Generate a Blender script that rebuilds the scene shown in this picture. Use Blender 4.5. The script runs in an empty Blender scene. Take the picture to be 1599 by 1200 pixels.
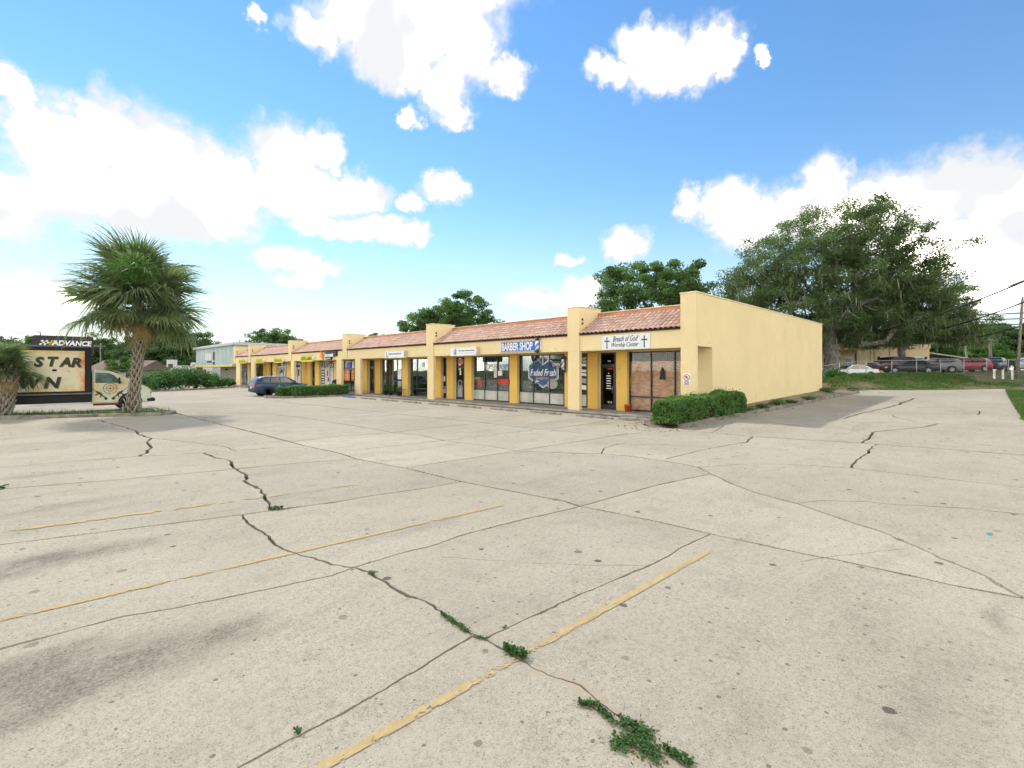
import bpy, bmesh, math, random
import numpy as np
from mathutils import Vector, Matrix, noise, geometry

random.seed(7)
RNG = np.random.default_rng(7)
R = math.radians
scene = bpy.context.scene
COL = scene.collection

# ------------------------------------------------------------------ camera
CAM_H = 2.2                       # eye height above the parking lot
CAM_AZ = R(44.54)                 # clockwise from +Y (the shop front runs along +Y, the end wall along +X)
FPX, CXP, HORP = 750.0, 799.5, 578.0
cam_data = bpy.data.cameras.new('camera')
cam_data.sensor_width = 36.0
cam_data.lens = 36.0 * FPX / 1599.0
cam_data.shift_y = -(600.0 - HORP) / 1599.0
cam_data.clip_start = 0.1
cam_data.clip_end = 4000.0
cam = bpy.data.objects.new('camera', cam_data)
cam.location = (0, 0, CAM_H)
cam.rotation_euler = (R(90), 0, -CAM_AZ)
COL.objects.link(cam)
scene.camera = cam

FWD = (math.sin(CAM_AZ), math.cos(CAM_AZ))
RGT = (math.cos(CAM_AZ), -math.sin(CAM_AZ))

# ------------------------------------------------------------------ sky, sun, exposure
SUN_EL, SUN_AZ = R(50.0), R(1.5)   # azimuth clockwise from +Y
SKY_STRENGTH = 0.15
SUN_STRENGTH = 2.0
EXPOSURE = 0.66
scene.view_settings.view_transform = 'Standard'
scene.view_settings.look = 'None'
scene.view_settings.exposure = EXPOSURE
scene.view_settings.gamma = 1.0
scene.view_settings.use_curve_mapping = False

world = bpy.data.worlds.new('World')
scene.world = world
world.use_nodes = True
wn, wl = world.node_tree.nodes, world.node_tree.links
wn.clear()


def wnode(t, **kw):
    n = wn.new(t)
    for k, v in kw.items():
        setattr(n, k, v)
    return n


def wmath(op, a, b=None, clamp=False):
    n = wnode('ShaderNodeMath', operation=op, use_clamp=clamp)
    for i, v in enumerate((a, b)):
        if v is None:
            continue
        if isinstance(v, (int, float)):
            n.inputs[i].default_value = v
        else:
            wl.new(v, n.inputs[i])
    return n.outputs[0]


def wramp(fac, lo, hi, smooth=True):
    n = wnode('ShaderNodeMapRange', interpolation_type='SMOOTHSTEP' if smooth else 'LINEAR')
    n.inputs['From Min'].default_value = lo
    n.inputs['From Max'].default_value = hi
    wl.new(fac, n.inputs['Value'])
    return n.outputs['Result']


def build_world():
    out = wnode('ShaderNodeOutputWorld')
    bg = wnode('ShaderNodeBackground')
    bg.inputs['Strength'].default_value = SKY_STRENGTH
    wl.new(bg.outputs[0], out.inputs[0])
    sky = wnode('ShaderNodeTexSky', sky_type='NISHITA', sun_disc=False)
    sky.sun_elevation = SUN_EL
    sky.sun_rotation = SUN_AZ
    sky.air_density = 1.25
    sky.dust_density = 0.0
    sky.ozone_density = 2.0
    hsv = wnode('ShaderNodeHueSaturation')
    hsv.inputs['Saturation'].default_value = 1.22
    hsv.inputs['Value'].default_value = 0.80
    wl.new(sky.outputs[0], hsv.inputs['Color'])
    tc = wnode('ShaderNodeTexCoord')
    rot = wnode('ShaderNodeMapping', vector_type='POINT')
    rot.inputs['Rotation'].default_value = (0, 0, CAM_AZ)      # azimuth measured from the lot's diagonal
    wl.new(tc.outputs['Generated'], rot.inputs['Vector'])
    sep = wnode('ShaderNodeSeparateXYZ')
    wl.new(rot.outputs[0], sep.inputs[0])
    az = wmath('ARCTAN2', sep.outputs['X'], sep.outputs['Y'])
    el = wmath('ARCSINE', sep.outputs['Z'])
    comb = wnode('ShaderNodeCombineXYZ')
    wl.new(az, comb.inputs[0]); wl.new(el, comb.inputs[1])
    base = comb.outputs[0]
    # billowing outline: push the lookup point about with layered noise
    def nz(scale, detail, rough=0.55, off=0.0, src=base):
        m = wnode('ShaderNodeMapping'); m.inputs['Location'].default_value = (off, off * .7, off * .3)
        wl.new(src, m.inputs['Vector'])
        n = wnode('ShaderNodeTexNoise'); n.inputs['Scale'].default_value = scale
        n.inputs['Detail'].default_value = detail; n.inputs['Roughness'].default_value = rough
        wl.new(m.outputs[0], n.inputs['Vector'])
        return n
    warp = nz(9.0, 4.0, 0.6, 3.1)
    sub = wnode('ShaderNodeVectorMath', operation='SUBTRACT'); sub.inputs[1].default_value = (.5, .5, .5)
    wl.new(warp.outputs['Color'], sub.inputs[0])
    scl = wnode('ShaderNodeVectorMath', operation='MULTIPLY'); scl.inputs[1].default_value = (.095, .075, 0)
    wl.new(sub.outputs[0], scl.inputs[0])
    add = wnode('ShaderNodeVectorMath', operation='ADD')
    wl.new(base, add.inputs[0]); wl.new(scl.outputs[0], add.inputs[1])
    warp2 = nz(34.0, 3.0, 0.6, 5.3)
    sub2 = wnode('ShaderNodeVectorMath', operation='SUBTRACT'); sub2.inputs[1].default_value = (.5, .5, .5)
    wl.new(warp2.outputs['Color'], sub2.inputs[0])
    scl2 = wnode('ShaderNodeVectorMath', operation='MULTIPLY'); scl2.inputs[1].default_value = (.05, .038, 0)
    wl.new(sub2.outputs[0], scl2.inputs[0])
    add2 = wnode('ShaderNodeVectorMath', operation='ADD')
    wl.new(add.outputs[0], add2.inputs[0]); wl.new(scl2.outputs[0], add2.inputs[1])
    P = add2.outputs[0]
    blobs = [
        (0, 320, 140, 80), (90, 225, 115, 95), (25, 132, 62, 36), (170, 205, 75, 85), (250, 250, 115, 90),
        (180, 312, 220, 74), (330, 285, 130, 90), (440, 240, 80, 58), (505, 235, 40, 42), (470, 300, 130, 55),
        (560, 300, 65, 38), (290, 345, 140, 40),
        (500, 355, 70, 24), (590, 360, 85, 32), (650, 368, 38, 27), (640, 315, 28, 20), (690, 295, 40, 30),
        (440, 400, 70, 28), (500, 420, 60, 20), (470, 440, 42, 16),
        (600, 30, 140, 75), (700, 40, 115, 95), (500, 55, 66, 38), (740, 90, 66, 55), (790, 122, 48, 28),
        (700, 140, 52, 48), (620, 100, 85, 52), (712, 175, 32, 32), (645, 185, 26, 20), (408, 40, 18, 20),
        (560, -60, 190, 80), (730, -60, 150, 90),
        (1030, 90, 76, 52), (1110, 75, 64, 50), (1060, 112, 84, 38), (955, 110, 42, 26), (1000, 60, 48, 36),
        (1140, 85, 34, 38), (1187, 95, 15, 16),
        (1290, 285, 58, 52), (1400, 310, 130, 70), (1480, 300, 150, 70), (1570, 310, 110, 90), (1350, 335, 160, 64),
        (1230, 335, 115, 55), (1130, 325, 66, 44), (1070, 320, 30, 34), (1165, 352, 66, 50), (1450, 390, 190, 80),
        (1600, 400, 120, 80), (1540, 450, 100, 50), (1720, 330, 170, 110),
        (975, 382, 46, 34), (885, 408, 28, 16), (830, 468, 60, 28), (885, 470, 60, 24), (900, 452, 48, 18),
        (40, 475, 150, 48), (-140, 380, 170, 100),
    ]
    total = None
    for (px, py, rx, ry) in blobs:
        a = math.atan((px - CXP) / FPX)
        e = math.atan((HORP - py) / FPX * math.cos(a))
        ca = math.cos(a)
        m = wnode('ShaderNodeMapping', vector_type='TEXTURE')
        m.inputs['Location'].default_value = (a, e, 0)
        m.inputs['Scale'].default_value = (1.1 * rx / FPX * ca * ca, 1.1 * ry / FPX * ca * math.cos(e), 1)
        wl.new(P, m.inputs['Vector'])
        g = wnode('ShaderNodeTexGradient', gradient_type='SPHERICAL')
        wl.new(m.outputs[0], g.inputs[0])
        if total is None:
            total = g.outputs['Fac']
        else:
            n = wnode('ShaderNodeMath', operation='MAXIMUM')
            wl.new(total, n.inputs[0]); wl.new(g.outputs['Fac'], n.inputs[1])
            total = n.outputs[0]
    # the same fair-weather cumulus carries on round the unseen sky, cover widened for neutral ambient light
    gen = nz(2.4, 3.0, .5, 11.0)
    gen_m = wramp(gen.outputs['Fac'], .40, .62)
    side = wramp(wmath('ABSOLUTE', az), .95, 1.25)
    low = wramp(el, 1.15, .7)
    total = wmath('MAXIMUM', total, wmath('MULTIPLY', wmath('MULTIPLY', gen_m, side), low))
    fine = nz(22.0, 4.0, .6, 7.7)
    fld = wmath('ADD', total, wmath('MULTIPLY', wmath('MULTIPLY', wmath('SUBTRACT', fine.outputs['Fac'], .5), .46), wramp(total, .0, .25)))
    mask = wmath('POWER', wramp(fld, .0, .54), 1.5)
    # soft grey modelling inside the cloud
    body = nz(6.0, 2.0, .55, 21.0)
    lum = wramp(body.outputs['Fac'], .30, .66)
    shade = wnode('ShaderNodeMix', data_type='RGBA')
    shade.inputs['A'].default_value = (3.85, 3.90, 4.0, 1)
    shade.inputs['B'].default_value = (4.40, 4.40, 4.42, 1)
    wl.new(lum, shade.inputs['Factor'])
    core = wnode('ShaderNodeMix', data_type='RGBA')        # sunlit cumulus hearts, boosted far past white to add ambient light
    core.inputs['B'].default_value = (32.0, 29.8, 26.0, 1)
    wl.new(wmath('MULTIPLY', wramp(fld, .40, .88, False), wramp(body.outputs['Fac'], .36, .62)), core.inputs['Factor'])
    wl.new(shade.outputs['Result'], core.inputs['A'])
    # bright summer haze towards the horizon
    hz = wmath('POWER', wramp(el, .36, 0.0, False), 2.0)
    hmix = wnode('ShaderNodeMix', data_type='RGBA')
    hmix.inputs['B'].default_value = (3.5, 3.75, 4.05, 1)
    wl.new(wmath('MULTIPLY', hz, .90), hmix.inputs['Factor'])
    wl.new(hsv.outputs[0], hmix.inputs['A'])
    cmix = wnode('ShaderNodeMix', data_type='RGBA')
    wl.new(mask, cmix.inputs['Factor'])
    wl.new(hmix.outputs['Result'], cmix.inputs['A'])
    wl.new(core.outputs['Result'], cmix.inputs['B'])
    wl.new(cmix.outputs['Result'], bg.inputs['Color'])


build_world()
world.cycles.sampling_method = 'MANUAL'
world.cycles.sample_map_resolution = 512

sun_data = bpy.data.lights.new('sun', 'SUN')
sun_data.energy = SUN_STRENGTH
sun_data.angle = R(1.5)
sun_data.color = (1.0, 0.955, 0.88)
sun = bpy.data.objects.new('sun', sun_data)
sun.location = (0, 60, 70)
sun_dir = Vector((math.sin(SUN_AZ) * math.cos(SUN_EL), math.cos(SUN_AZ) * math.cos(SUN_EL), math.sin(SUN_EL)))
sun.rotation_euler = sun_dir.to_track_quat('Z', 'Y').to_euler()
COL.objects.link(sun)

scene.render.engine = 'CYCLES'
scene.cycles.use_denoising = True
scene.cycles.max_bounces = 6
scene.cycles.diffuse_bounces = 3
scene.cycles.glossy_bounces = 3
scene.cycles.adaptive_threshold = 0.02
scene.cycles.transparent_max_bounces = 16
scene.cycles.caustics_reflective = False
scene.cycles.caustics_refractive = False

# ------------------------------------------------------------------ helpers
WM = {}                           # world matrices of the things and parts that carry children


def thing(name, label, cat, loc=(0, 0, 0), rotz=0.0, group=None, kind=None):
    o = bpy.data.objects.new(name, None)
    o.empty_display_size = 0.3
    COL.objects.link(o)
    o.location = loc
    o.rotation_euler = (0, 0, rotz)
    WM[o.name] = Matrix.Translation(loc) @ Matrix.Rotation(rotz, 4, 'Z')
    tag(o, label, cat, group, kind)
    return o


def tag(o, label=None, cat=None, group=None, kind=None):
    if label: o['label'] = label
    if cat: o['category'] = cat
    if group: o['group'] = group
    if kind: o['kind'] = kind
    return o


def put(name, me, parent=None, world=True, loc=None, rot=None, scale=None):
    """Link a mesh; world=True keeps the mesh's coordinates as world ones under its parent."""
    o = bpy.data.objects.new(name, me)
    COL.objects.link(o)
    M = Matrix.Identity(4)
    if loc is not None: o.location = loc; M = Matrix.Translation(loc)
    if rot is not None:
        o.rotation_euler = rot
    if scale is not None: o.scale = scale
    if parent is not None:
        o.parent = parent
        PW = WM.get(parent.name, Matrix.Identity(4))
        if world:
            o.matrix_parent_inverse = PW.inverted()
            WM[o.name] = M
        else:
            WM[o.name] = PW @ M
    else:
        WM[o.name] = M
    return o


def copy_tree(o, parent=None):
    c = o.copy()
    COL.objects.link(c)
    c.parent = parent
    for ch in list(o.children):
        copy_tree(ch, c)
    return c


class MB:
    """Collects shapes and links them as one mesh object."""
    def __init__(self):
        self.v, self.f, self.m, self.s = [], [], [], []

    def add(self, vs, fs, mi=0, smooth=False):
        b = len(self.v)
        self.v += [tuple(p) for p in vs]
        for f in fs:
            self.f.append(tuple(b + i for i in f)); self.m.append(mi); self.s.append(smooth)

    def box(self, x0, x1, y0, y1, z0, z1, mi=0):
        self.add([(x0, y0, z0), (x1, y0, z0), (x1, y1, z0), (x0, y1, z0), (x0, y0, z1), (x1, y0, z1), (x1, y1, z1), (x0, y1, z1)],
                 [(0, 3, 2, 1), (4, 5, 6, 7), (0, 1, 5, 4), (1, 2, 6, 5), (2, 3, 7, 6), (3, 0, 4, 7)], mi)

    def bbox(self, x0, x1, y0, y1, z0, z1, b=0.02, mi=0):
        """box with all its edges chamfered"""
        b = min(b, (x1 - x0) * .45, (y1 - y0) * .45, (z1 - z0) * .45)
        bm = bmesh.new()
        M = Matrix.Translation(((x0 + x1) / 2, (y0 + y1) / 2, (z0 + z1) / 2)) @ Matrix.Diagonal((x1 - x0, y1 - y0, z1 - z0, 1))
        bmesh.ops.create_cube(bm, size=1, matrix=M)
        bmesh.ops.bevel(bm, geom=list(bm.edges), offset=b, segments=1, affect='EDGES')
        self.bm(bm, mi)

    def bm(self, bm, mi=0, smooth=False):
        bm.verts.ensure_lookup_table(); bm.verts.index_update()
        self.add([v.co[:] for v in bm.verts], [[v.index for v in f.verts] for f in bm.faces], mi, smooth)
        bm.free()

    def prism(self, pts, d, mi=0):
        """closed polygon pts (3-D, planar) pushed along the vector d"""
        n = len(pts); d = Vector(d)
        a = [Vector(p) for p in pts]
        nrm = Vector((0, 0, 0))
        for i in range(n):
            nrm += a[i].cross(a[(i + 1) % n])
        if nrm.dot(d) > 0:
            a.reverse()
        vs = a + [p + d for p in a]
        fs = [tuple(range(n)), tuple(range(2 * n - 1, n - 1, -1))]
        for i in range(n):
            j = (i + 1) % n
            fs.append((i, i + n, j + n, j))
        self.add(vs, fs, mi)

    def tube(self, pts, rad, n=8, mi=0, cap=True, smooth=True, twist=0.0):
        pts = [Vector(p) for p in pts]
        if isinstance(rad, (int, float)): rad = [rad] * len(pts)
        vs, fs = [], []
        up = Vector((0, 0, 1))
        prev = None
        for i, p in enumerate(pts):
            t = (pts[min(i + 1, len(pts) - 1)] - pts[max(i - 1, 0)]).normalized()
            if prev is None:
                s = t.cross(up) if abs(t.dot(up)) < .98 else t.cross(Vector((1, 0, 0)))
            else:
                s = prev - t * prev.dot(t)
            s.normalize(); prev = s
            u = s.cross(t)
            for k in range(n):
                a = 2 * math.pi * k / n + twist
                vs.append(p + (s * math.cos(a) + u * math.sin(a)) * rad[i])
        for i in range(len(pts) - 1):
            for k in range(n):
                k2 = (k + 1) % n
                fs.append((i * n + k, i * n + k2, (i + 1) * n + k2, (i + 1) * n + k))
        if cap:
            fs.append(tuple(range(n - 1, -1, -1)))
            fs.append(tuple((len(pts) - 1) * n + k for k in range(n)))
        self.add(vs, [f[::-1] for f in fs], mi, smooth)

    def lathe(self, prof, c, n=20, axis='Z', mi=0, smooth=True):
        """prof: (radius, height) pairs turned about an axis through c"""
        c = Vector(c); vs, fs = [], []
        for r, h in prof:
            for k in range(n):
                a = 2 * math.pi * k / n
                x, y = r * math.cos(a), r * math.sin(a)
                p = {'Z': (x, y, h), 'Y': (x, h, -y), 'X': (h, x, y)}[axis]
                vs.append(c + Vector(p))
        m = len(prof)
        for i in range(m - 1):
            for k in range(n):
                k2 = (k + 1) % n
                fs.append((i * n + k, i * n + k2, (i + 1) * n + k2, (i + 1) * n + k))
        if prof[0][0] > 1e-6: fs.append(tuple(range(n - 1, -1, -1)))
        if prof[-1][0] > 1e-6: fs.append(tuple((m - 1) * n + k for k in range(n)))
        self.add(vs, fs, mi, smooth)

    def mesh(self, name, mats):
        me = bpy.data.meshes.new(name)
        me.from_pydata(self.v, [], self.f)
        for m in (mats if isinstance(mats, (list, tuple)) else [mats]):
            me.materials.append(m)
        if me.polygons:
            me.polygons.foreach_set('material_index', self.m)
            me.polygons.foreach_set('use_smooth', self.s)
        me.update()
        return me

    def build(self, name, mats, parent=None, world=True, **kw):
        return put(name, self.mesh(name, mats), parent, world, **kw)


def quads_mesh(name, V, mats, mi=None, attr=None, per=4, smooth=False):
    """V: (n, per, 3) array of separate polygons"""
    n = V.shape[0]
    me = bpy.data.meshes.new(name)
    me.vertices.add(n * per); me.loops.add(n * per); me.polygons.add(n)
    me.vertices.foreach_set('co', V.reshape(-1).astype(np.float32))
    me.loops.foreach_set('vertex_index', np.arange(n * per, dtype=np.int32))
    me.polygons.foreach_set('loop_start', np.arange(0, n * per, per, dtype=np.int32))
    me.polygons.foreach_set('loop_total', np.full(n, per, dtype=np.int32))
    for m in (mats if isinstance(mats, (list, tuple)) else [mats]):
        me.materials.append(m)
    if mi is not None:
        me.polygons.foreach_set('material_index', np.asarray(mi, dtype=np.int32))
    if attr is not None:
        a = me.attributes.new('tone', 'FLOAT', 'FACE')
        a.data.foreach_set('value', np.asarray(attr, dtype=np.float32))
    me.polygons.foreach_set('use_smooth', np.full(n, smooth))
    me.update(calc_edges=True)
    return me


def text_mesh(body, size=1.0, bold=0.0, shear=0.0, sx=1.0, depth=0.004, align='CENTER', spacing=1.0):
    cu = bpy.data.curves.new('lettering', 'FONT')
    cu.body = body; cu.size = size; cu.offset = bold; cu.shear = shear
    cu.extrude = depth; cu.align_x = align; cu.align_y = 'CENTER'; cu.space_character = spacing
    cu.resolution_u = 3
    o = bpy.data.objects.new('lettering', cu)
    COL.objects.link(o)
    dg = bpy.context.evaluated_depsgraph_get()
    me = bpy.data.meshes.new_from_object(o.evaluated_get(dg))
    bpy.data.objects.remove(o); bpy.data.curves.remove(cu)
    if sx != 1.0:
        me.transform(Matrix.Diagonal((sx, 1, 1, 1)))
    return me


def fit_text(body, w, h, mat, **kw):
    """lettering scaled to fill w x h, centred on its own origin"""
    me = text_mesh(body, **kw)
    co = np.array([v.co[:] for v in me.vertices])
    lo, hi = co.min(0), co.max(0)
    c = (lo + hi) / 2
    me.transform(Matrix.Diagonal((w / (hi[0] - lo[0]), h / (hi[1] - lo[1]), 1, 1)) @ Matrix.Translation((-c[0], -c[1], 0)))
    me.materials.clear(); me.materials.append(mat)
    return me


# ------------------------------------------------------------------ node-material kit
class NM:
    def __init__(self, name):
        self.mat = bpy.data.materials.new(name)
        self.mat.use_nodes = True
        self.n, self.l = self.mat.node_tree.nodes, self.mat.node_tree.links
        self.p = self.n['Principled BSDF']

    def node(self, t, **kw):
        n = self.n.new(t)
        for k, v in kw.items(): setattr(n, k, v)
        return n

    def set(self, sock, v):
        if hasattr(v, 'is_linked') or hasattr(v, 'links'): self.l.new(v, sock)
        else: sock.default_value = v

    def obj(self):
        return self.node('ShaderNodeTexCoord').outputs['Object']

    def pos(self):
        return self.node('ShaderNodeNewGeometry').outputs['Position']

    def mapping(self, src, loc=(0, 0, 0), rot=(0, 0, 0), scale=(1, 1, 1), t='POINT'):
        m = self.node('ShaderNodeMapping', vector_type=t)
        m.inputs['Location'].default_value = loc; m.inputs['Rotation'].default_value = rot; m.inputs['Scale'].default_value = scale
        self.l.new(src, m.inputs['Vector'])
        return m.outputs[0]

    def noise(self, src, scale, detail=4, rough=.55, col=False):
        n = self.node('ShaderNodeTexNoise')
        n.inputs['Scale'].default_value = scale; n.inputs['Detail'].default_value = detail; n.inputs['Roughness'].default_value = rough
        self.l.new(src, n.inputs['Vector'])
        return n.outputs['Color' if col else 'Fac']

    def vor(self, src, scale, feature='F1', out='Distance'):
        n = self.node('ShaderNodeTexVoronoi', feature=feature)
        n.inputs['Scale'].default_value = scale
        self.l.new(src, n.inputs['Vector'])
        return n.outputs[out]

    def ramp(self, fac, lo, hi, a=0.0, b=1.0, smooth=True):
        n = self.node('ShaderNodeMapRange', interpolation_type='SMOOTHSTEP' if smooth else 'LINEAR')
        n.inputs['From Min'].default_value = lo; n.inputs['From Max'].default_value = hi
        n.inputs['To Min'].default_value = a; n.inputs['To Max'].default_value = b
        self.l.new(fac, n.inputs['Value'])
        return n.outputs['Result']

    def math(self, op, a, b=0.0, clamp=False):
        n = self.node('ShaderNodeMath', operation=op, use_clamp=clamp)
        self.set(n.inputs[0], a); self.set(n.inputs[1], b)
        return n.outputs[0]

    def mix(self, fac, a, b, blend='MIX'):
        n = self.node('ShaderNodeMix', data_type='RGBA', blend_type=blend)
        self.set(n.inputs['Factor'], fac)
        for s, v in (('A', a), ('B', b)):
            if isinstance(v, tuple): n.inputs[s].default_value = v if len(v) == 4 else (*v, 1)
            else: self.l.new(v, n.inputs[s])
        return n.outputs['Result']

    def attr(self, name, out='Fac'):
        return self.node('ShaderNodeAttribute', attribute_name=name).outputs[out]

    def rnd(self):
        return self.node('ShaderNodeObjectInfo').outputs['Random']

    def bump(self, h, strength=.3, dist=.01):
        n = self.node('ShaderNodeBump')
        n.inputs['Strength'].default_value = strength; n.inputs['Distance'].default_value = dist
        self.l.new(h, n.inputs['Height']); self.l.new(n.outputs[0], self.p.inputs['Normal'])

    def done(self, col=None, rough=.8, spec=.3, metal=0.0, **kw):
        if col is not None:
            if isinstance(col, tuple): self.p.inputs['Base Color'].default_value = col if len(col) == 4 else (*col, 1)
            else: self.l.new(col, self.p.inputs['Base Color'])
        self.set(self.p.inputs['Roughness'], rough)
        self.p.inputs['Specular IOR Level'].default_value = spec
        self.p.inputs['Metallic'].default_value = metal
        for k, v in kw.items():
            self.set(self.p.inputs[k.replace('_', ' ')], v)
        return self.mat


MATS = {}


def plain(name, col, rough=.7, spec=.3, metal=0.0, var=.12, scale=3.0, bump=0.0, **kw):
    """a colour with mottling and fine relief"""
    if name in MATS: return MATS[name]
    k = NM(name)
    src = k.obj()
    n1 = k.noise(src, scale, 5, .6)
    dark = tuple(c * (1 - var * 1.6) for c in col); lite = tuple(min(1, c * (1 + var * .7)) for c in col)
    c = k.mix(k.ramp(n1, .3, .7), dark, lite)
    if bump: k.bump(k.noise(src, scale * 14, 3), bump, .01)
    MATS[name] = k.done(c, rough, spec, metal, **kw)
    return MATS[name]


def stucco(name, col, stain=.35):
    k = NM(name)
    src = k.pos()
    blot = k.noise(src, .55, 5, .62)
    fine = k.noise(src, 38, 4, .65)
    c = k.mix(k.ramp(blot, .32, .68), tuple(v * .955 for v in col), tuple(min(1, v * 1.03) for v in col))
    st = k.noise(k.mapping(src, scale=(5.0, 5.0, .35)), 1.0, 5, .65)      # rain streaks run down the wall
    c = k.mix(k.math('MULTIPLY', k.ramp(st, .57, .78), stain), c, tuple(v * .62 for v in col))
    grime = k.noise(src, 2.6, 6, .7)
    c = k.mix(k.math('MULTIPLY', k.ramp(grime, .60, .75), .16), c, (.36, .30, .20))
    hair = k.node('ShaderNodeTexVoronoi', feature='DISTANCE_TO_EDGE'); hair.inputs['Scale'].default_value = .55
    wv = k.node('ShaderNodeVectorMath', operation='ADD'); k.l.new(src, wv.inputs[0])
    ws = k.node('ShaderNodeVectorMath', operation='SCALE'); ws.inputs['Scale'].default_value = .5; k.l.new(k.noise(src, 2.2, 5, .6, True), ws.inputs[0]); k.l.new(ws.outputs[0], wv.inputs[1])
    k.l.new(wv.outputs[0], hair.inputs['Vector'])
    c = k.mix(k.math('MULTIPLY', k.math('MULTIPLY', k.ramp(hair.outputs['Distance'], .007, .002), k.ramp(blot, .5, .6)), .45), c, tuple(v * .5 for v in col))
    c = k.mix(k.math('MULTIPLY', k.ramp(fine, .35, .6, 1, 0), .12), c, tuple(v * .5 for v in col))
    k.bump(fine, .35, .012)
    MATS[name] = k.done(c, .92, .15)
    return MATS[name]


def foliage(name, a, b, c=None, trans=.35, rough=.55):
    """leaf colour varies leaf by leaf (tone) and clump by clump"""
    k = NM(name)
    t = k.attr('tone')
    col = k.mix(k.ramp(t, 0, 1, 0, 1, False), a, b)
    if c is not None:
        col = k.mix(k.ramp(k.noise(k.pos(), .9, 3), .52, .72), col, c)
    k.done(col, rough, .25)
    tr = k.node('ShaderNodeBsdfTranslucent')
    k.l.new(k.mix(.5, col, k.mix(1.0, col, (1.5, 1.7, .6), 'MULTIPLY')), tr.inputs['Color'])
    ms = k.node('ShaderNodeMixShader'); ms.inputs[0].default_value = trans
    k.l.new(k.p.outputs[0], ms.inputs[1]); k.l.new(tr.outputs[0], ms.inputs[2])
    k.l.new(ms.outputs[0], k.n['Material Output'].inputs['Surface'])
    MATS[name] = k.mat
    return k.mat


def glass(name, tint=(.55, .6, .6), rough=.02, clear=.75, refl=.75):
    k = NM(name)
    tr = k.node('ShaderNodeBsdfTransparent'); tr.inputs['Color'].default_value = (*[v * clear for v in tint], 1)
    gl = k.node('ShaderNodeBsdfGlossy'); gl.inputs['Roughness'].default_value = rough
    gl.inputs['Color'].default_value = (.9, .93, .95, 1)
    fr = k.node('ShaderNodeFresnel'); fr.inputs['IOR'].default_value = 1.45
    nb = k.node('ShaderNodeBump'); nb.inputs['Strength'].default_value = .05; nb.inputs['Distance'].default_value = .02
    k.l.new(k.noise(k.pos(), 1.2, 2), nb.inputs['Height']); k.l.new(nb.outputs[0], gl.inputs['Normal'])
    ms = k.node('ShaderNodeMixShader')
    k.l.new(k.math('MULTIPLY', fr.outputs[0], refl, True), ms.inputs[0])
    k.l.new(tr.outputs[0], ms.inputs[1]); k.l.new(gl.outputs[0], ms.inputs[2])
    k.l.new(ms.outputs[0], k.n['Material Output'].inputs['Surface'])
    MATS[name] = k.mat
    return k.mat


def px_ray(px):
    a = (px - CXP) / FPX
    return FWD[0] + a * RGT[0], FWD[1] + a * RGT[1]


def sst(a, b, x):
    t = min(1.0, max(0.0, (x - a) / (b - a)))
    return t * t * (3 - 2 * t)


def ground_z(x, y):
    """height of the paved lot, the drive beside the end wall and the bank behind it"""
    rise = (.24 * sst(15.5, 21.5, x) + .0125 * max(0.0, x - 21.0)) * (1 - sst(9.6, 11.5, y))
    q = .454 * x + .892 * y
    bank = 1.0 * sst(24.9, 32.5, q) * sst(38.6, 41.0, x)
    return min(rise, 1.1) + bank


def on_ground(px, py):
    """where the sight line of a surveyed photo point meets the paving"""
    dx, dy = px_ray(px)
    z = 0.0
    for _ in range(12):
        t = (CAM_H - z) * FPX / max(4.0, py - HORP)
        z = .5 * z + .5 * ground_z(dx * t, dy * t)
    return dx * t, dy * t

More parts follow.
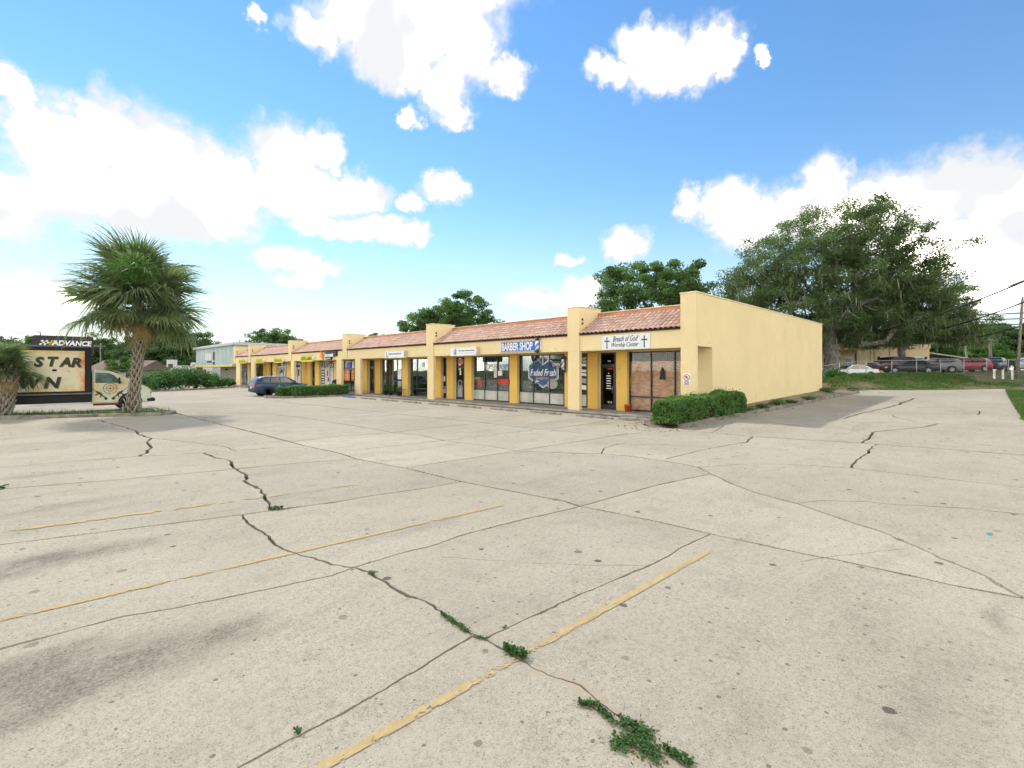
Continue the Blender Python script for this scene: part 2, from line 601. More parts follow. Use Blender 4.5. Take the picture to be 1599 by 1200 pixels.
# ------------------------------------------------------------------ ground, paving, cracks
def concrete_material():
    k = NM('weathered_concrete')
    P = k.pos()
    big = k.noise(P, .22, 5, .6)
    mid = k.noise(P, 1.7, 6, .65)
    c = k.mix(k.ramp(big, .3, .7), (.37, .325, .240), (.445, .396, .300))
    coarse = k.noise(P, 23, 6, .78)
    c = k.mix(k.math('MULTIPLY', k.ramp(coarse, .50, .64), .42), c, (.48, .435, .345))
    c = k.mix(k.math('MULTIPLY', k.ramp(coarse, .48, .36), k.ramp(k.noise(P, .55, 4, .65), .35, .65, .22, .85)), c, (.185, .163, .122))
    c = k.mix(k.math('MULTIPLY', k.ramp(mid, .48, .72), .30), c, (.215, .192, .147))
    # darker, algae-touched weathering in broad drifts that run with the traffic
    drift = k.noise(k.mapping(P, rot=(0, 0, .25), scale=(.35, 1.3, 1)), .9, 6, .68)
    c = k.mix(k.math('MULTIPLY', k.ramp(drift, .53, .73), .36), c, (.185, .165, .13))
    patchy = k.noise(P, 8.5, 6, .72)
    c = k.mix(k.math('MULTIPLY', k.ramp(patchy, .52, .70), k.ramp(k.noise(P, .33, 3, .6), .35, .65, .12, .55)), c, (.19, .167, .125))
    # exposed shell aggregate: pale chips, dark pits between
    ag = k.node('ShaderNodeTexVoronoi', feature='F1'); ag.inputs['Scale'].default_value = 75
    k.l.new(P, ag.inputs['Vector'])
    agd, agc = ag.outputs['Distance'], ag.outputs['Color']
    sep = k.node('ShaderNodeSeparateColor'); k.l.new(agc, sep.inputs[0])
    wear = k.noise(P, .8, 4, .6)
    pale = k.math('MULTIPLY', k.ramp(sep.outputs[0], .62, .8), k.ramp(agd, .6, .25))
    c = k.mix(k.math('MULTIPLY', pale, k.ramp(wear, .3, .65, .25, .75)), c, (.50, .465, .385))
    pit = k.math('MAXIMUM', k.math('MULTIPLY', k.math('MULTIPLY', k.ramp(sep.outputs[1], .72, .85), k.ramp(agd, .62, .35)), .6), k.ramp(k.noise(P, 46, 3, .62), .60, .68))
    c = k.mix(k.math('MULTIPLY', pit, k.ramp(wear, .3, .65, .45, .95)), c, (.125, .112, .09))
    grit = k.noise(P, 95, 3, .7)
    c = k.mix(k.math('MULTIPLY', k.ramp(grit, .53, .68), .6), c, (.145, .13, .10))
    # trodden-in gum and tar drips
    gum = k.node('ShaderNodeTexVoronoi', feature='F1', voronoi_dimensions='2D'); gum.inputs['Scale'].default_value = 1.5
    wob = k.node('ShaderNodeVectorMath', operation='ADD')
    k.l.new(P, wob.inputs[0])
    wsc = k.node('ShaderNodeVectorMath', operation='SCALE'); wsc.inputs['Scale'].default_value = .028
    k.l.new(k.noise(P, 24, 2, .5, True), wsc.inputs[0]); k.l.new(wsc.outputs[0], wob.inputs[1])
    flat = k.mapping(wob.outputs[0], scale=(1, 1, 0))
    k.l.new(flat, gum.inputs['Vector'])
    gs = k.node('ShaderNodeSeparateColor'); k.l.new(gum.outputs['Color'], gs.inputs[0])
    rad = k.ramp(gs.outputs[0], .60, 1.0, .018, .072, False)
    dot = k.math('MULTIPLY', k.math('LESS_THAN', gum.outputs['Distance'], rad), k.math('GREATER_THAN', gs.outputs[0], .60))
    c = k.mix(k.math('MULTIPLY', dot, k.ramp(gs.outputs[1], 0, 1, .35, .9, False)), c, (.05, .045, .038))
    sp = k.node('ShaderNodeTexVoronoi', feature='F1', voronoi_dimensions='2D'); sp.inputs['Scale'].default_value = 5.5
    k.l.new(flat, sp.inputs['Vector'])
    ss_ = k.node('ShaderNodeSeparateColor'); k.l.new(sp.outputs['Color'], ss_.inputs[0])
    fleck = k.math('MULTIPLY', k.math('LESS_THAN', sp.outputs['Distance'], k.ramp(ss_.outputs[0], .7, 1.0, .02, .09, False)), k.math('GREATER_THAN', ss_.outputs[0], .7))
    c = k.mix(k.math('MULTIPLY', fleck, .7), c, (.09, .078, .06))
    # oil soaked in where engines stood: x, y, half-length, half-width, strength
    stains = []
    for (px, py, rx, ry, s) in [(105, 1072, .55, .26, 1.4), (15, 1052, .5, .3, 1.2), (45, 1110, .5, .25, .7), (230, 1030, .7, .42, .75), (345, 992, .42, .30, .8), (300, 1000, .3, .2, .5),
                                (50, 880, 1.0, .36, .9), (170, 862, .8, .30, .6), (70, 795, 1.1, .35, .55), (60, 742, 1.0, .32, .5),
                                (430, 690, 2.6, .5, .25), (100, 690, 2.5, .4, .3), (540, 652, 2.2, .4, .35), (700, 652, 2.2, .4, .35),
                                (860, 660, 2.0, .45, .4), (800, 650, 1.6, .35, .4), (640, 640, 2, .4, .35), (935, 664, 1.4, .4, .35),
                                (1560, 965, .5, .10, .5), (1290, 915, .9, .2, .3), (1150, 1120, .8, .3, .28), (1450, 1090, 1.3, .5, .38),
                                (1350, 1000, 1.2, .4, .28), (330, 1150, .5, .3, .2)]:
        x, y = on_ground(px, py)
        stains.append((x, y, rx, ry, s))
    sn = k.noise(P, 2.2, 6, .7)
    wx = k.node('ShaderNodeVectorMath', operation='ADD'); k.l.new(P, wx.inputs[0])
    ws = k.node('ShaderNodeVectorMath', operation='SCALE'); ws.inputs['Scale'].default_value = .55
    k.l.new(k.noise(P, 1.4, 4, .6, True), ws.inputs[0]); k.l.new(ws.outputs[0], wx.inputs[1])
    tot = None
    for (x, y, rx, ry, s) in stains:
        g = k.node('ShaderNodeTexGradient', gradient_type='SPHERICAL')
        k.l.new(k.mapping(wx.outputs[0], (x + .27, y + .27, ground_z(x, y) + .27), scale=(rx * 1.5, ry * 1.5, 3), t='TEXTURE'), g.inputs[0])
        v = k.math('MULTIPLY', g.outputs['Fac'], s)
        tot = v if tot is None else k.math('MAXIMUM', tot, v)
    oil = k.math('MULTIPLY', k.math('MULTIPLY', k.ramp(tot, .04, .7), k.ramp(sn, .3, .62, .35, 1.0)), k.ramp(k.noise(P, 38, 4, .7), .36, .60, 1.0, .5))
    c = k.mix(k.math('MULTIPLY', oil, .82, True), c, (.075, .064, .047))
    # sand washed out along the weedy crack
    sand = None
    for (px, py, r) in [(842, 1048, .10), (880, 1060, .11), (905, 1072, .12), (930, 1092, .13), (955, 1115, .14), (975, 1140, .16), (1005, 1170, .2), (1050, 1195, .2)]:
        x, y = on_ground(px, py)
        g = k.node('ShaderNodeTexGradient', gradient_type='SPHERICAL')
        k.l.new(k.mapping(P, (x, y, 0), scale=(r, r, 3), t='TEXTURE'), g.inputs[0])
        sand = g.outputs['Fac'] if sand is None else k.math('MAXIMUM', sand, g.outputs['Fac'])
    sand = k.math('ADD', sand, k.math('MULTIPLY', k.math('SUBTRACT', k.noise(P, 14, 4, .6), .5), .9))
    c = k.mix(k.math('MULTIPLY', k.ramp(sand, .28, .5), .85), c, (.38, .315, .225))
    # every pour cured to its own shade
    c = k.mix(1.0, c, k.mix(k.rnd(), (.90, .90, .91), (1.06, 1.055, 1.04)), 'MULTIPLY')
    h = k.math('ADD', k.math('MULTIPLY', k.ramp(agd, 0, .6), .6), grit)
    k.bump(h, .55, .006)
    return k.done(c, .9, .2)


def dirt_material(name, a, b, c, scale=1.0):
    k = NM(name)
    P = k.pos()
    col = k.mix(k.ramp(k.noise(P, .5 * scale, 6, .65), .38, .62), a, b)
    col = k.mix(k.ramp(k.noise(P, 6 * scale, 5, .7), .5, .7), col, c)
    k.bump(k.noise(P, 20 * scale, 4), .6, .03)
    MATS[name] = k.done(col, .95, .1)
    return MATS[name]


M_CONC = concrete_material()
M_SOIL = dirt_material('crack_soil', (.022, .018, .013), (.035, .029, .02), (.055, .046, .03))
M_TURF = dirt_material('rough_turf', (.075, .105, .032), (.20, .15, .085), (.05, .075, .022))
M_BED = dirt_material('planting_soil', (.20, .165, .115), (.30, .25, .18), (.10, .085, .055))
M_KERB = plain('kerb_concrete', (.24, .22, .175), .95, .15, var=.3, scale=2.5, bump=.5)
M_WALK = plain('walk_concrete', (.33, .305, .255), .9, .2, var=.2, scale=1.5, bump=.3)

KERB_PX = [(1062, 669), (1100, 660.5), (1155, 650.5), (1205, 641), (1250, 632), (1284, 624.5), (1340, 613.5)]
KERB = [on_ground(*p) for p in KERB_PX]
FAR_PX = [(1372, 609.5), (1420, 606.5), (1500, 604), (1560, 602.3), (1620, 600.5)]
FAR = [on_ground(*p) for p in FAR_PX]
NOSE = [(19.22, 10.35), (17.9, 10.3), (17.0, 9.9), (16.55, 9.2), (KERB[0][0] - .25, KERB[0][1] + .15)]
LAWN_EDGE = [(62.5, -.25), (48, -.3), (36, -.45), (28, -.6), (25.6, -.9), (24.6, -2.0), (24.2, -30)]
LOT = [(-30, -30), (24.2, -30)] + LAWN_EDGE[::-1][1:] + FAR[::-1] + [(KERB[-1][0] + 1.0, KERB[-1][1] + .35)] + KERB[::-1] + NOSE[::-1] + [(19.22, 112), (-30, 112)]


def in_poly(x, y, poly):
    c = False
    j = len(poly) - 1
    for i in range(len(poly)):
        xi, yi = poly[i]; xj, yj = poly[j]
        if (yi > y) != (yj > y) and x < (xj - xi) * (y - yi) / (yj - yi) + xi:
            c = not c
        j = i
    return c


# joints (j) and cracks (c) surveyed on the lot: photo points, jaggedness, width factor
JOINTS = [
    ([(232, 635), (325, 658), (414, 680), (474, 696), (530, 708), (556, 717), (631, 731), (721, 752.6), (879, 782.6), (903, 790), (1025, 814.5), (1110, 834), (1250, 864), (1306, 874.5), (1421, 899), (1487, 914), (1599, 935), (1800, 990)], .25, 1.25),
    ([(-120, 775), (0, 764), (166, 751), (365, 733), (414, 728), (530, 718.5), (556, 717)], .3, 1.1),
    ([(-150, 872), (0, 851), (205, 825.5), (378, 804), (530, 783.4), (582, 774), (669, 762), (721, 752.6)], .35, 1.15),
    ([(-250, 1085), (0, 1014), (112, 984), (196, 962), (277, 949), (371, 930), (448, 914), (519, 899), (552, 886.5), (616, 867), (680, 851), (725, 835), (778, 821), (905, 791), (984, 769.5), (1033, 756), (1112, 740)], .4, 1.2),
    ([(200, 1300), (375, 1197), (466, 1150), (500, 1132.6), (601, 1077), (694, 1019), (736, 994), (760, 997)], .5, 1.2),
    ([(760, 997), (768, 992), (830, 963), (872, 943), (923, 922), (977, 899), (1020, 881), (1054, 862), (1082, 846.5), (1110, 834)], .6, 1.1),
    ([(318, 708), (331, 713), (358, 719.5), (364, 729), (384, 741), (381, 751), (401, 762.5), (414, 772.5), (421, 789), (427, 797)], 1.3, 1.5),
    ([(378, 804), (401, 827), (431, 852), (464, 865), (497, 875), (530, 883), (552, 886.5)], 1.1, 1.3),
    ([(552, 886.5), (581, 897), (608, 914), (632, 928), (670, 943), (690, 955), (717, 976), (736, 990), (756, 998.4), (787, 1015), (822, 1034.5)], 1.0, 1.3),
    ([(822, 1034.5), (849, 1050), (907, 1071), (965, 1118), (1004, 1155), (1043, 1178), (1089, 1203), (1200, 1290)], .9, .8),
    ([(151, 655), (186, 665), (212, 672), (215, 678), (237, 684.6), (229, 691), (237, 699.5), (220, 713)], 1.2, 1.2),
    ([(237, 684.6), (298, 691), (351, 698), (368, 703.5)], .8, .7),
    ([(-60, 736), (17, 729), (99, 721), (220, 713), (326, 707), (411, 701), (477, 698)], .3, .8),
    ([(305, 645), (414, 646.5), (464, 651.5), (530, 661.4), (612, 675.6), (661, 681), (695, 689), (759, 696), (806, 704.5)], .5, .9),
    ([(457, 690), (530, 682), (612, 675.6), (733, 662.5), (815, 653)], .3, .9),
    ([(530, 705.7), (687, 689), (838, 671), (894, 665.5), (950, 657)], .3, .8),
    ([(631, 731), (806, 704.5), (913, 688), (980, 677.5)], .3, 1.1),
    ([(430, 627), (556, 640), (740, 659), (838, 670), (958, 681.5), (1000, 676)], .25, .9),
    ([(806, 704.5), (883, 707.5), (939, 708.7), (988, 713), (1025, 719), (1063, 724.4), (1090, 730), (1106, 738), (1145, 757), (1180, 769.6), (1215, 779), (1246, 787), (1285, 801), (1337, 818.5), (1372, 829), (1431, 853.5), (1466, 871), (1505, 886), (1540, 900), (1557, 912), (1599, 935)], .7, 1.3),
    ([(1090, 730), (1162, 725), (1225, 725), (1327, 731), (1466, 747), (1599, 762), (1760, 782)], .25, .9),
    ([(1246, 786), (1285, 782), (1355, 783.6), (1390, 788), (1512, 794), (1599, 804), (1760, 822)], .4, .8),
    ([(1045, 672), (1110, 676), (1176, 682), (1264, 687.4), (1355, 692.7), (1599, 711), (1760, 723)], .2, 1.2),
    ([(1040, 717), (1110, 700), (1166, 691), (1168, 687), (1176, 682)], .6, 1.1),
    ([(939, 708.7), (943, 700), (965, 693.7), (1040, 695), (1110, 700)], .5, .8),
    ([(1346, 692), (1358, 684), (1363, 675), (1407, 671), (1442, 667.5), (1465, 662)], .9, 1.2),
    ([(1330, 730.8), (1333, 724), (1349, 712), (1367, 693.5)], 1.2, 1.0),
    ([(1316, 654), (1348, 645), (1386, 637), (1405, 631), (1428, 622)], 1.4, 1.4),
    ([(1348, 645), (1440, 646.5), (1526, 648), (1530, 645), (1528, 642)], .4, .7),
    ([(1393, 649), (1398, 652), (1431, 659.5)], .4, .6),
    ([(1250, 657.7), (1340, 659.5), (1465, 662), (1540, 664.7), (1640, 668)], .2, .7),
    ([(1112, 675), (1126, 668), (1130, 665)], .5, .8),
    ([(1190, 657), (1246, 666), (1300, 674)], .6, .5),
    ([(690, 870), (810, 878.6), (926, 883), (1010, 884)], .5, .35),
    ([(1250, 877), (1306, 868), (1420, 857)], .5, .4),
    ([(1430, 637), (1500, 636), (1560, 637)], .4, .5),
]


def make_polylines():
    out = []
    for ci, (pts, jag, wf) in enumerate(JOINTS):
        w = [Vector(on_ground(px, py)) for px, py in pts]
        P, W = [], []
        s = 0.0
        for a, b in zip(w[:-1], w[1:]):
            L = (b - a).length
            t = .5 * (a.length + b.length)
            step = min(max(.045, .014 * t), 1.2)
            n = max(1, int(L / step))
            d = (b - a).normalized() if L > 1e-6 else Vector((1, 0)); nr = Vector((-d.y, d.x))
            for i in range(n):
                u = i / n
                p = a.lerp(b, u)
                amp = jag * (.017 + .0012 * t)
                ss = s + L * u
                k1 = noise.noise(Vector((ss * 2.3, ci * 7.1, 1.3))) * 1.5 + noise.noise(Vector((ss * 8, ci * 3.3, 5.2))) + .6 * noise.noise(Vector((ss * 21, ci * 5.3, 7.2)))
                edge = 0.0 if (i == 0) else 1.0
                P.append(p + nr * amp * k1 * edge)
                hw = wf * (.0050 + .00185 * min(t, 40)) * (.8 + .55 * noise.noise(Vector((ss * 3.1, ci * 1.7, 9.9))) + .45 * noise.noise(Vector((ss * 13, ci, 2.9))) + 3.2 * max(0, noise.noise(Vector((ss * 4.3, ci * 2.2, 6.1))) - .42))
                W.append(max(.0022, hw))
            s += L
        P.append(w[-1]); W.append(W[-1])
        out.append((P, W))
    return out


POLYS = make_polylines()
SEG_A = np.array([(*P[i],) for P, W in POLYS for i in range(len(P) - 1)])
SEG_B = np.array([(*P[i + 1],) for P, W in POLYS for i in range(len(P) - 1)])
SEG_WA = np.array([W[i] for P, W in POLYS for i in range(len(P) - 1)])
SEG_WB = np.array([W[i + 1] for P, W in POLYS for i in range(len(P) - 1)])


def crack_inside(Q, grow=0.0):
    """for each point: does it lie in a crack?"""
    Q = np.asarray(Q, dtype=float)
    res = np.zeros(len(Q), bool)
    d = SEG_B - SEG_A
    dd = (d ** 2).sum(1) + 1e-12
    for i in range(0, len(Q), 2000):
        q = Q[i:i + 2000]
        r = q[:, None, :] - SEG_A[None]
        t = np.clip((r * d[None]).sum(2) / dd[None], 0, 1)
        c = r - t[..., None] * d[None]
        dist = np.sqrt((c ** 2).sum(2))
        w = SEG_WA[None] * (1 - t) + SEG_WB[None] * t
        res[i:i + 2000] = (dist < w * 1.0001 + grow).any(1)
    return res


def build_lot():
    verts, edges = [], []

    def loop(pts, closed=True):
        b = len(verts)
        verts.extend(Vector(p[:2]) for p in pts)
        n = len(pts)
        for i in range(n if closed else n - 1):
            edges.append((b + i, b + (i + 1) % n))

    # boundary, subdivided where the paving is not level
    bd = []
    for i in range(len(LOT)):
        a, b = Vector(LOT[i]), Vector(LOT[(i + 1) % len(LOT)])
        n = max(1, int((b - a).length / 1.2)) if max(a.x, b.x) > 15 and min(a.y, b.y) < 12 and min(a.y, b.y) > -20 else 1
        bd += [a.lerp(b, k / n) for k in range(n)]
    loop(bd)
    for P, W in POLYS:
        L, Rr = [], []
        for i, p in enumerate(P):
            t = (P[min(i + 1, len(P) - 1)] - P[max(i - 1, 0)])
            t = t.normalized() if t.length > 1e-9 else Vector((1, 0))
            n = Vector((-t.y, t.x))
            L.append(p + n * W[i]); Rr.append(p - n * W[i])
        loop(L + Rr[::-1])
    gx = np.arange(15.2, 64, 1.3)
    for x in gx:
        for y in np.arange(-10, 11.6, 1.3):
            if in_poly(x, y, LOT):
                verts.append(Vector((x, y)))
    res = geometry.delaunay_2d_cdt(verts, edges, [], 0, 1e-5)
    V = np.array([v[:] for v in res[0]]); T = np.array([f for f in res[2] if len(f) == 3])
    C = V[T].mean(1)
    keep = np.array([in_poly(x, y, LOT) for x, y in C])
    ins = np.zeros(len(T), bool)
    ins[keep] = crack_inside(C[keep])
    T = T[keep & ~ins]
    # flood each pour between its joints
    par = list(range(len(T)))

    def find(a):
        while par[a] != a:
            par[a] = par[par[a]]; a = par[a]
        return a
    em = {}
    for ti, t in enumerate(T):
        for k in range(3):
            e = (int(t[k]), int(t[(k + 1) % 3])); key = (min(e), max(e))
            if key in em: par[find(ti)] = find(em[key][0]); em[key] = (em[key][0], None)
            else: em[key] = (ti, e)
    comps = {}
    for ti in range(len(T)):
        comps.setdefault(find(ti), []).append(ti)
    bedges = {}
    for key, (ti, e) in em.items():
        if e is not None: bedges.setdefault(find(ti), []).append(e)
    # soil sheet under the pours
    lot = MB()
    xs = list(np.linspace(-30, 14, 5)) + list(np.linspace(15.2, 64, 38)); ys = list(np.linspace(-30, -10, 3)) + list(np.linspace(-9, 12, 18)) + list(np.linspace(20, 112, 6))
    for i in range(len(xs) - 1):
        for j in range(len(ys) - 1):
            q = [(xs[i], ys[j]), (xs[i + 1], ys[j]), (xs[i + 1], ys[j + 1]), (xs[i], ys[j + 1])]
            if any(in_poly(x, y, LOT) for x, y in q):
                lot.add([(x, y, ground_z(x, y) - .085) for x, y in q], [(0, 1, 2, 3)])
    lo = lot.build('parking_lot', M_SOIL)
    tag(lo, kind='structure')
    big = 0
    for r, tis in comps.items():
        tri = T[tis]
        a = V[tri[:, 1]] - V[tri[:, 0]]; b = V[tri[:, 2]] - V[tri[:, 0]]
        area = abs(a[:, 0] * b[:, 1] - a[:, 1] * b[:, 0]).sum() / 2
        if area < .004: continue
        ids = sorted(set(tri.ravel().tolist()) | {i for e in bedges.get(r, []) for i in e})
        mp = {v: i for i, v in enumerate(ids)}
        vs = [(V[i][0], V[i][1], ground_z(*V[i])) for i in ids]
        n = len(vs)
        fs = []
        for t in tri:
            p, q, s_ = V[t[0]], V[t[1]], V[t[2]]
            ccw = (q[0] - p[0]) * (s_[1] - p[1]) - (q[1] - p[1]) * (s_[0] - p[0]) > 0
            fs.append(tuple(mp[i] for i in (t if ccw else t[::-1])))
        be = bedges.get(r, [])
        bset = {}
        for e in be:
            for i in e:
                if i not in bset:
                    bset[i] = len(vs); vs.append((V[i][0], V[i][1], ground_z(*V[i]) - .095))
        for e in be:
            fs.append((mp[e[0]], bset[e[0]], bset[e[1]], mp[e[1]]))
        m = MB(); m.add(vs, fs)
        m.build('concrete_slab', M_CONC, lo)
        big += 1
    return lo


lot = build_lot()

# terrain under and beyond the lot
def build_terrain():
    xs = [-900, -400, -150, -60, -31] + [-20, -10, 0, 8, 12] + list(np.arange(13, 24, .5)) + list(np.arange(24, 100, 2.0)) + [110, 130, 180, 300, 900]
    ys = [-900, -300, -100, -40, -31, -20] + [-12, -10, -8, -6, -4, -3, -2, -1, 0, 2, 4, 6, 8, 9, 9.5, 10, 10.5, 11, 11.5] + list(np.arange(12, 60, 2.0)) + list(np.arange(62, 116, 8)) + [130, 180, 300, 900]
    m = MB()
    vs, fs = [], []
    for x in xs:
        for y in ys:
            z = ground_z(x, y)
            under = in_poly(x, y, LOT) or (x < 62 and -1 < y < 10 and x > 14)
            if 18 < x < 41 and y > 8: under = True
            d = .14 if under else .005
            bump_ = .12 * noise.noise(Vector((x * .35, y * .35, 0))) if (x > 41 and .454 * x + .892 * y > 26 and x < 70) else 0
            vs.append((x, y, z - d + bump_))
    ny = len(ys)
    for i in range(len(xs) - 1):
        for j in range(ny - 1):
            fs.append((i * ny + j, (i + 1) * ny + j, (i + 1) * ny + j + 1, i * ny + j + 1))
    m.add(vs, fs, 0, True)
    o = m.build('ground', M_TURF)
    tag(o, kind='structure')


build_terrain()


# the grassy verge beside the drive and the bank up to the car lot: fine strips so that their edges meet the paving
def strip(name, inner, outer, zi, zo, mat, rows=8, wob=.0):
    m = MB(); vs, fs = [], []
    n = len(inner)
    for i in range(n):
        for r in range(rows + 1):
            u = r / rows
            x = inner[i][0] * (1 - u) + outer[i][0] * u; y = inner[i][1] * (1 - u) + outer[i][1] * u
            z = zi[i] * (1 - u) + zo[i] * u
            z += wob * noise.noise(Vector((x * .9, y * .9, 3))) * math.sin(math.pi * u)
            vs.append((x, y, z))
    for i in range(n - 1):
        for r in range(rows):
            a = i * (rows + 1) + r
            fs.append((a, a + 1, a + rows + 2, a + rows + 1))
    m.add(vs, fs, 0, True)
    # a sheet built either way round faces up
    me = m.mesh(name, mat)
    if sum(p.normal.z for p in me.polygons) < 0:
        me.flip_normals()
    o = put(name, me)
    tag(o, kind='structure')
    return o


def densify(pts, step):
    out = []
    for a, b in zip(pts[:-1], pts[1:]):
        a, b = Vector(a), Vector(b)
        n = max(1, int((b - a).length / step))
        out += [tuple(a.lerp(b, k / n)) for k in range(n)]
    return out + [tuple(pts[-1])]


bank_in = densify([(KERB[-1][0] + 1.0, KERB[-1][1] + .35)] + FAR, 1.0)
bank_out = [(x + 9 * .454, y + 9 * .892) for x, y in bank_in]
strip('bank', bank_in, bank_out, [ground_z(x, y) + .02 for x, y in bank_in], [ground_z(x, y) + .02 for x, y in bank_out], M_TURF, 14, .35)
lw = densify(LAWN_EDGE[:-1], 1.2)
strip('lawn', lw, [(x + .5, y - 9) for x, y in lw], [ground_z(x, y) + .03 for x, y in lw], [ground_z(x, y - 9) + .05 for x, y in lw], M_TURF, 6, .1)

# planting bed between the kerb and the end wall
kb = densify(NOSE + KERB, .6)
kb_out = []
for x, y in kb:
    if x < 19.5: kb_out.append((max(17.4, min(19.45, x + 1.2)), 9.5 if y > 9.3 else 9.2))
    else: kb_out.append((x, 8.95))
kb_in = [(x, y) if x <= KERB[0][0] or y > 9.25 else (x, y + .10) for x, y in kb]
wall_base = lambda x: .12 if x < 19.5 else .42 + .018 * (x - 20)
strip('planting_bed', kb_in, kb_out, [ground_z(x, y) + (.07 if x > KERB[0][0] else -.03) for x, y in kb_in], [wall_base(x) for x, y in kb_out], M_BED, 5, .12)


def kerb(name, path, w=.16, h=.14, base=None):
    m = MB(); vs, fs = [], []
    n = len(path)
    for i in range(n):
        p = Vector(path[i]); t = (Vector(path[min(i + 1, n - 1)]) - Vector(path[max(i - 1, 0)])).normalized()
        nr = Vector((-t.y, t.x))
        z = (ground_z(p.x, p.y) if base is None else base)
        hh = h * (1 + .10 * noise.noise(Vector((p.x * .8, p.y * .8, 7))))
        ww = w / 2
        for (o, zz) in [(-ww, -.10), (-ww, hh - .03), (-ww + .03, hh), (ww - .03, hh), (ww, hh - .03), (ww, -.10)]:
            q = p + nr * o
            vs.append((q.x, q.y, z + zz))
    for i in range(n - 1):
        for k in range(5):
            a = i * 6 + k
            fs.append((a, a + 1, a + 7, a + 6))
    fs.append(tuple(range(6))); fs.append(tuple((n - 1) * 6 + k for k in range(5, -1, -1)))
    m.add(vs, fs)
    o = m.build(name, M_KERB)
    tag(o, kind='structure')
    return o


kerb('kerb', densify(KERB, .5), .2, .15)

# raised walk in front of the shops, poured in panels
def sidewalk():
    m = MB()
    m.box(19.26, 21.6, 9.58, 78, -.2, .12)
    w = m.build('sidewalk', M_KERB)
    tag(w, kind='structure')
    y = 9.58
    while y < 77.9:
        e = min(y + 3.05, 78.0)
        p = MB(); p.bbox(19.22, 21.09, y + .006, e - .006, .05, .15, .012)
        p.build('walk_panel', M_WALK, w)
        y = e


sidewalk()


# painted bay lines: flakes of old paint, broken where the concrete has cracked
def paint_material():
    k = NM('worn_yellow_paint')
    P = k.pos()
    c = k.mix(k.ramp(k.noise(P, 9, 5, .7), .35, .65), (.45, .305, .115), (.50, .37, .17))
    c = k.mix(k.math('MULTIPLY', k.ramp(k.noise(P, 60, 4, .7), .47, .62), .8), c, (.36, .31, .22))
    k.bump(k.noise(P, 90, 3), .4, .004)
    return k.done(c, .8, .25)


M_PAINT = paint_material()


STRIPES = [0]


def stripe(a, b, width, wear, cell=.022, ext=0.0):
    STRIPES[0] += 1
    lift = .004 + .0012 * (STRIPES[0] % 4)
    A, B = Vector(on_ground(*a)), Vector(on_ground(*b))
    d = (B - A).normalized(); B = B + d * ext; nr = Vector((-d.y, d.x)); L = (B - A).length
    nu, nv = int(L / cell), max(3, int(width / cell))
    Q, C = [], []
    for i in range(nu):
        for j in range(nv):
            u = (i + .5) * cell; v = (j + .5) / nv * width - width / 2
            c = A + d * u + nr * v
            f = noise.noise(Vector((c.x * 1.3, c.y * 1.3, 4))) * .7 + noise.noise(Vector((c.x * 9, c.y * 9, 8))) * .5 + noise.noise(Vector((c.x * 31, c.y * 31, 1))) * .35
            f -= .45 * max(0, abs(v) / (width / 2) - .45)
            f += .35 * noise.noise(Vector((c.x * 70, c.y * 70, 6)))
            if f < wear: continue
            hu, hv = cell * .60, width / nv * .60
            jt = lambda k_: 1 + .45 * noise.noise(Vector((c.x * 97 + k_ * 3.1, c.y * 89, k_)))
            qd = [c - d * hu * jt(0) - nr * hv * jt(1), c + d * hu * jt(2) - nr * hv * jt(3), c + d * hu * jt(4) + nr * hv * jt(5), c - d * hu * jt(6) + nr * hv * jt(7)]
            dz = lift + .0001 * ((i * 7 + j * 3) % 9)
            Q.append([(p.x, p.y, ground_z(p.x, p.y) + dz) for p in qd]); C.append(c[:])
    if not Q: return
    Q = np.array(Q); ok = ~crack_inside(np.array(C), cell * .45)
    me = quads_mesh('bay_line', Q[ok], M_PAINT)
    o = put('bay_line', me, lot)
    return o


stripe((1104, 863), (470, 1217), .072, -.42, .011, .9)
stripe((785, 789), (0, 969), .075, -.30, .016, .6)
stripe((560, 757), (0, 832), .12, -.02, .03)
stripe((189, 806), (0, 832), .10, -.2, .03)
stripe((470, 722), (0, 770), .10, .22, .03)
stripe((166, 751.5), (0, 770), .09, .05, .03)
for (a, b, wr) in [((868, 669), (943, 659.5), -.15), ((735, 660), (820, 650), .1), ((985, 668), (1000, 662), -.1), ((640, 653), (730, 643), .15), ((770, 662), (850, 653), .2)]:
    stripe(a, b, .13, wr, .06)


# ------------------------------------------------------------------ weeds in the cracks, grass on the bank
M_WEED = foliage('weed_leaf', (.035, .085, .022), (.085, .175, .05), None, .3)
M_GRASS = foliage('grass_blade', (.045, .10, .018), (.105, .20, .04), (.16, .17, .06), .3)
M_LITTER = plain('dry_litter', (.20, .13, .075), .95, .1, var=.4, scale=6)


def leaf_faces(c, n, size, rng, up=.6, aspect=.55):
    """one six-cornered leaf on each centre, fanned about the growing direction n"""
    N = len(c)
    t = rng.normal(size=(N, 3)); t[:, 2] = np.abs(t[:, 2]) * .5
    t /= np.linalg.norm(t, axis=1, keepdims=True)
    nn = n + rng.normal(size=(N, 3)) * up
    nn /= np.linalg.norm(nn, axis=1, keepdims=True)
    s = np.cross(nn, t); s /= np.linalg.norm(s, axis=1, keepdims=True) + 1e-9
    t = np.cross(s, nn)
    L = (size * rng.uniform(.6, 1.3, N))[:, None]
    w = L * aspect
    V = np.stack([c - t * L * .5, c - t * L * .15 + s * w * .5, c + t * L * .25 + s * w * .42, c + t * L * .55,
                  c + t * L * .25 - s * w * .42, c - t * L * .15 - s * w * .5], axis=1)
    return V


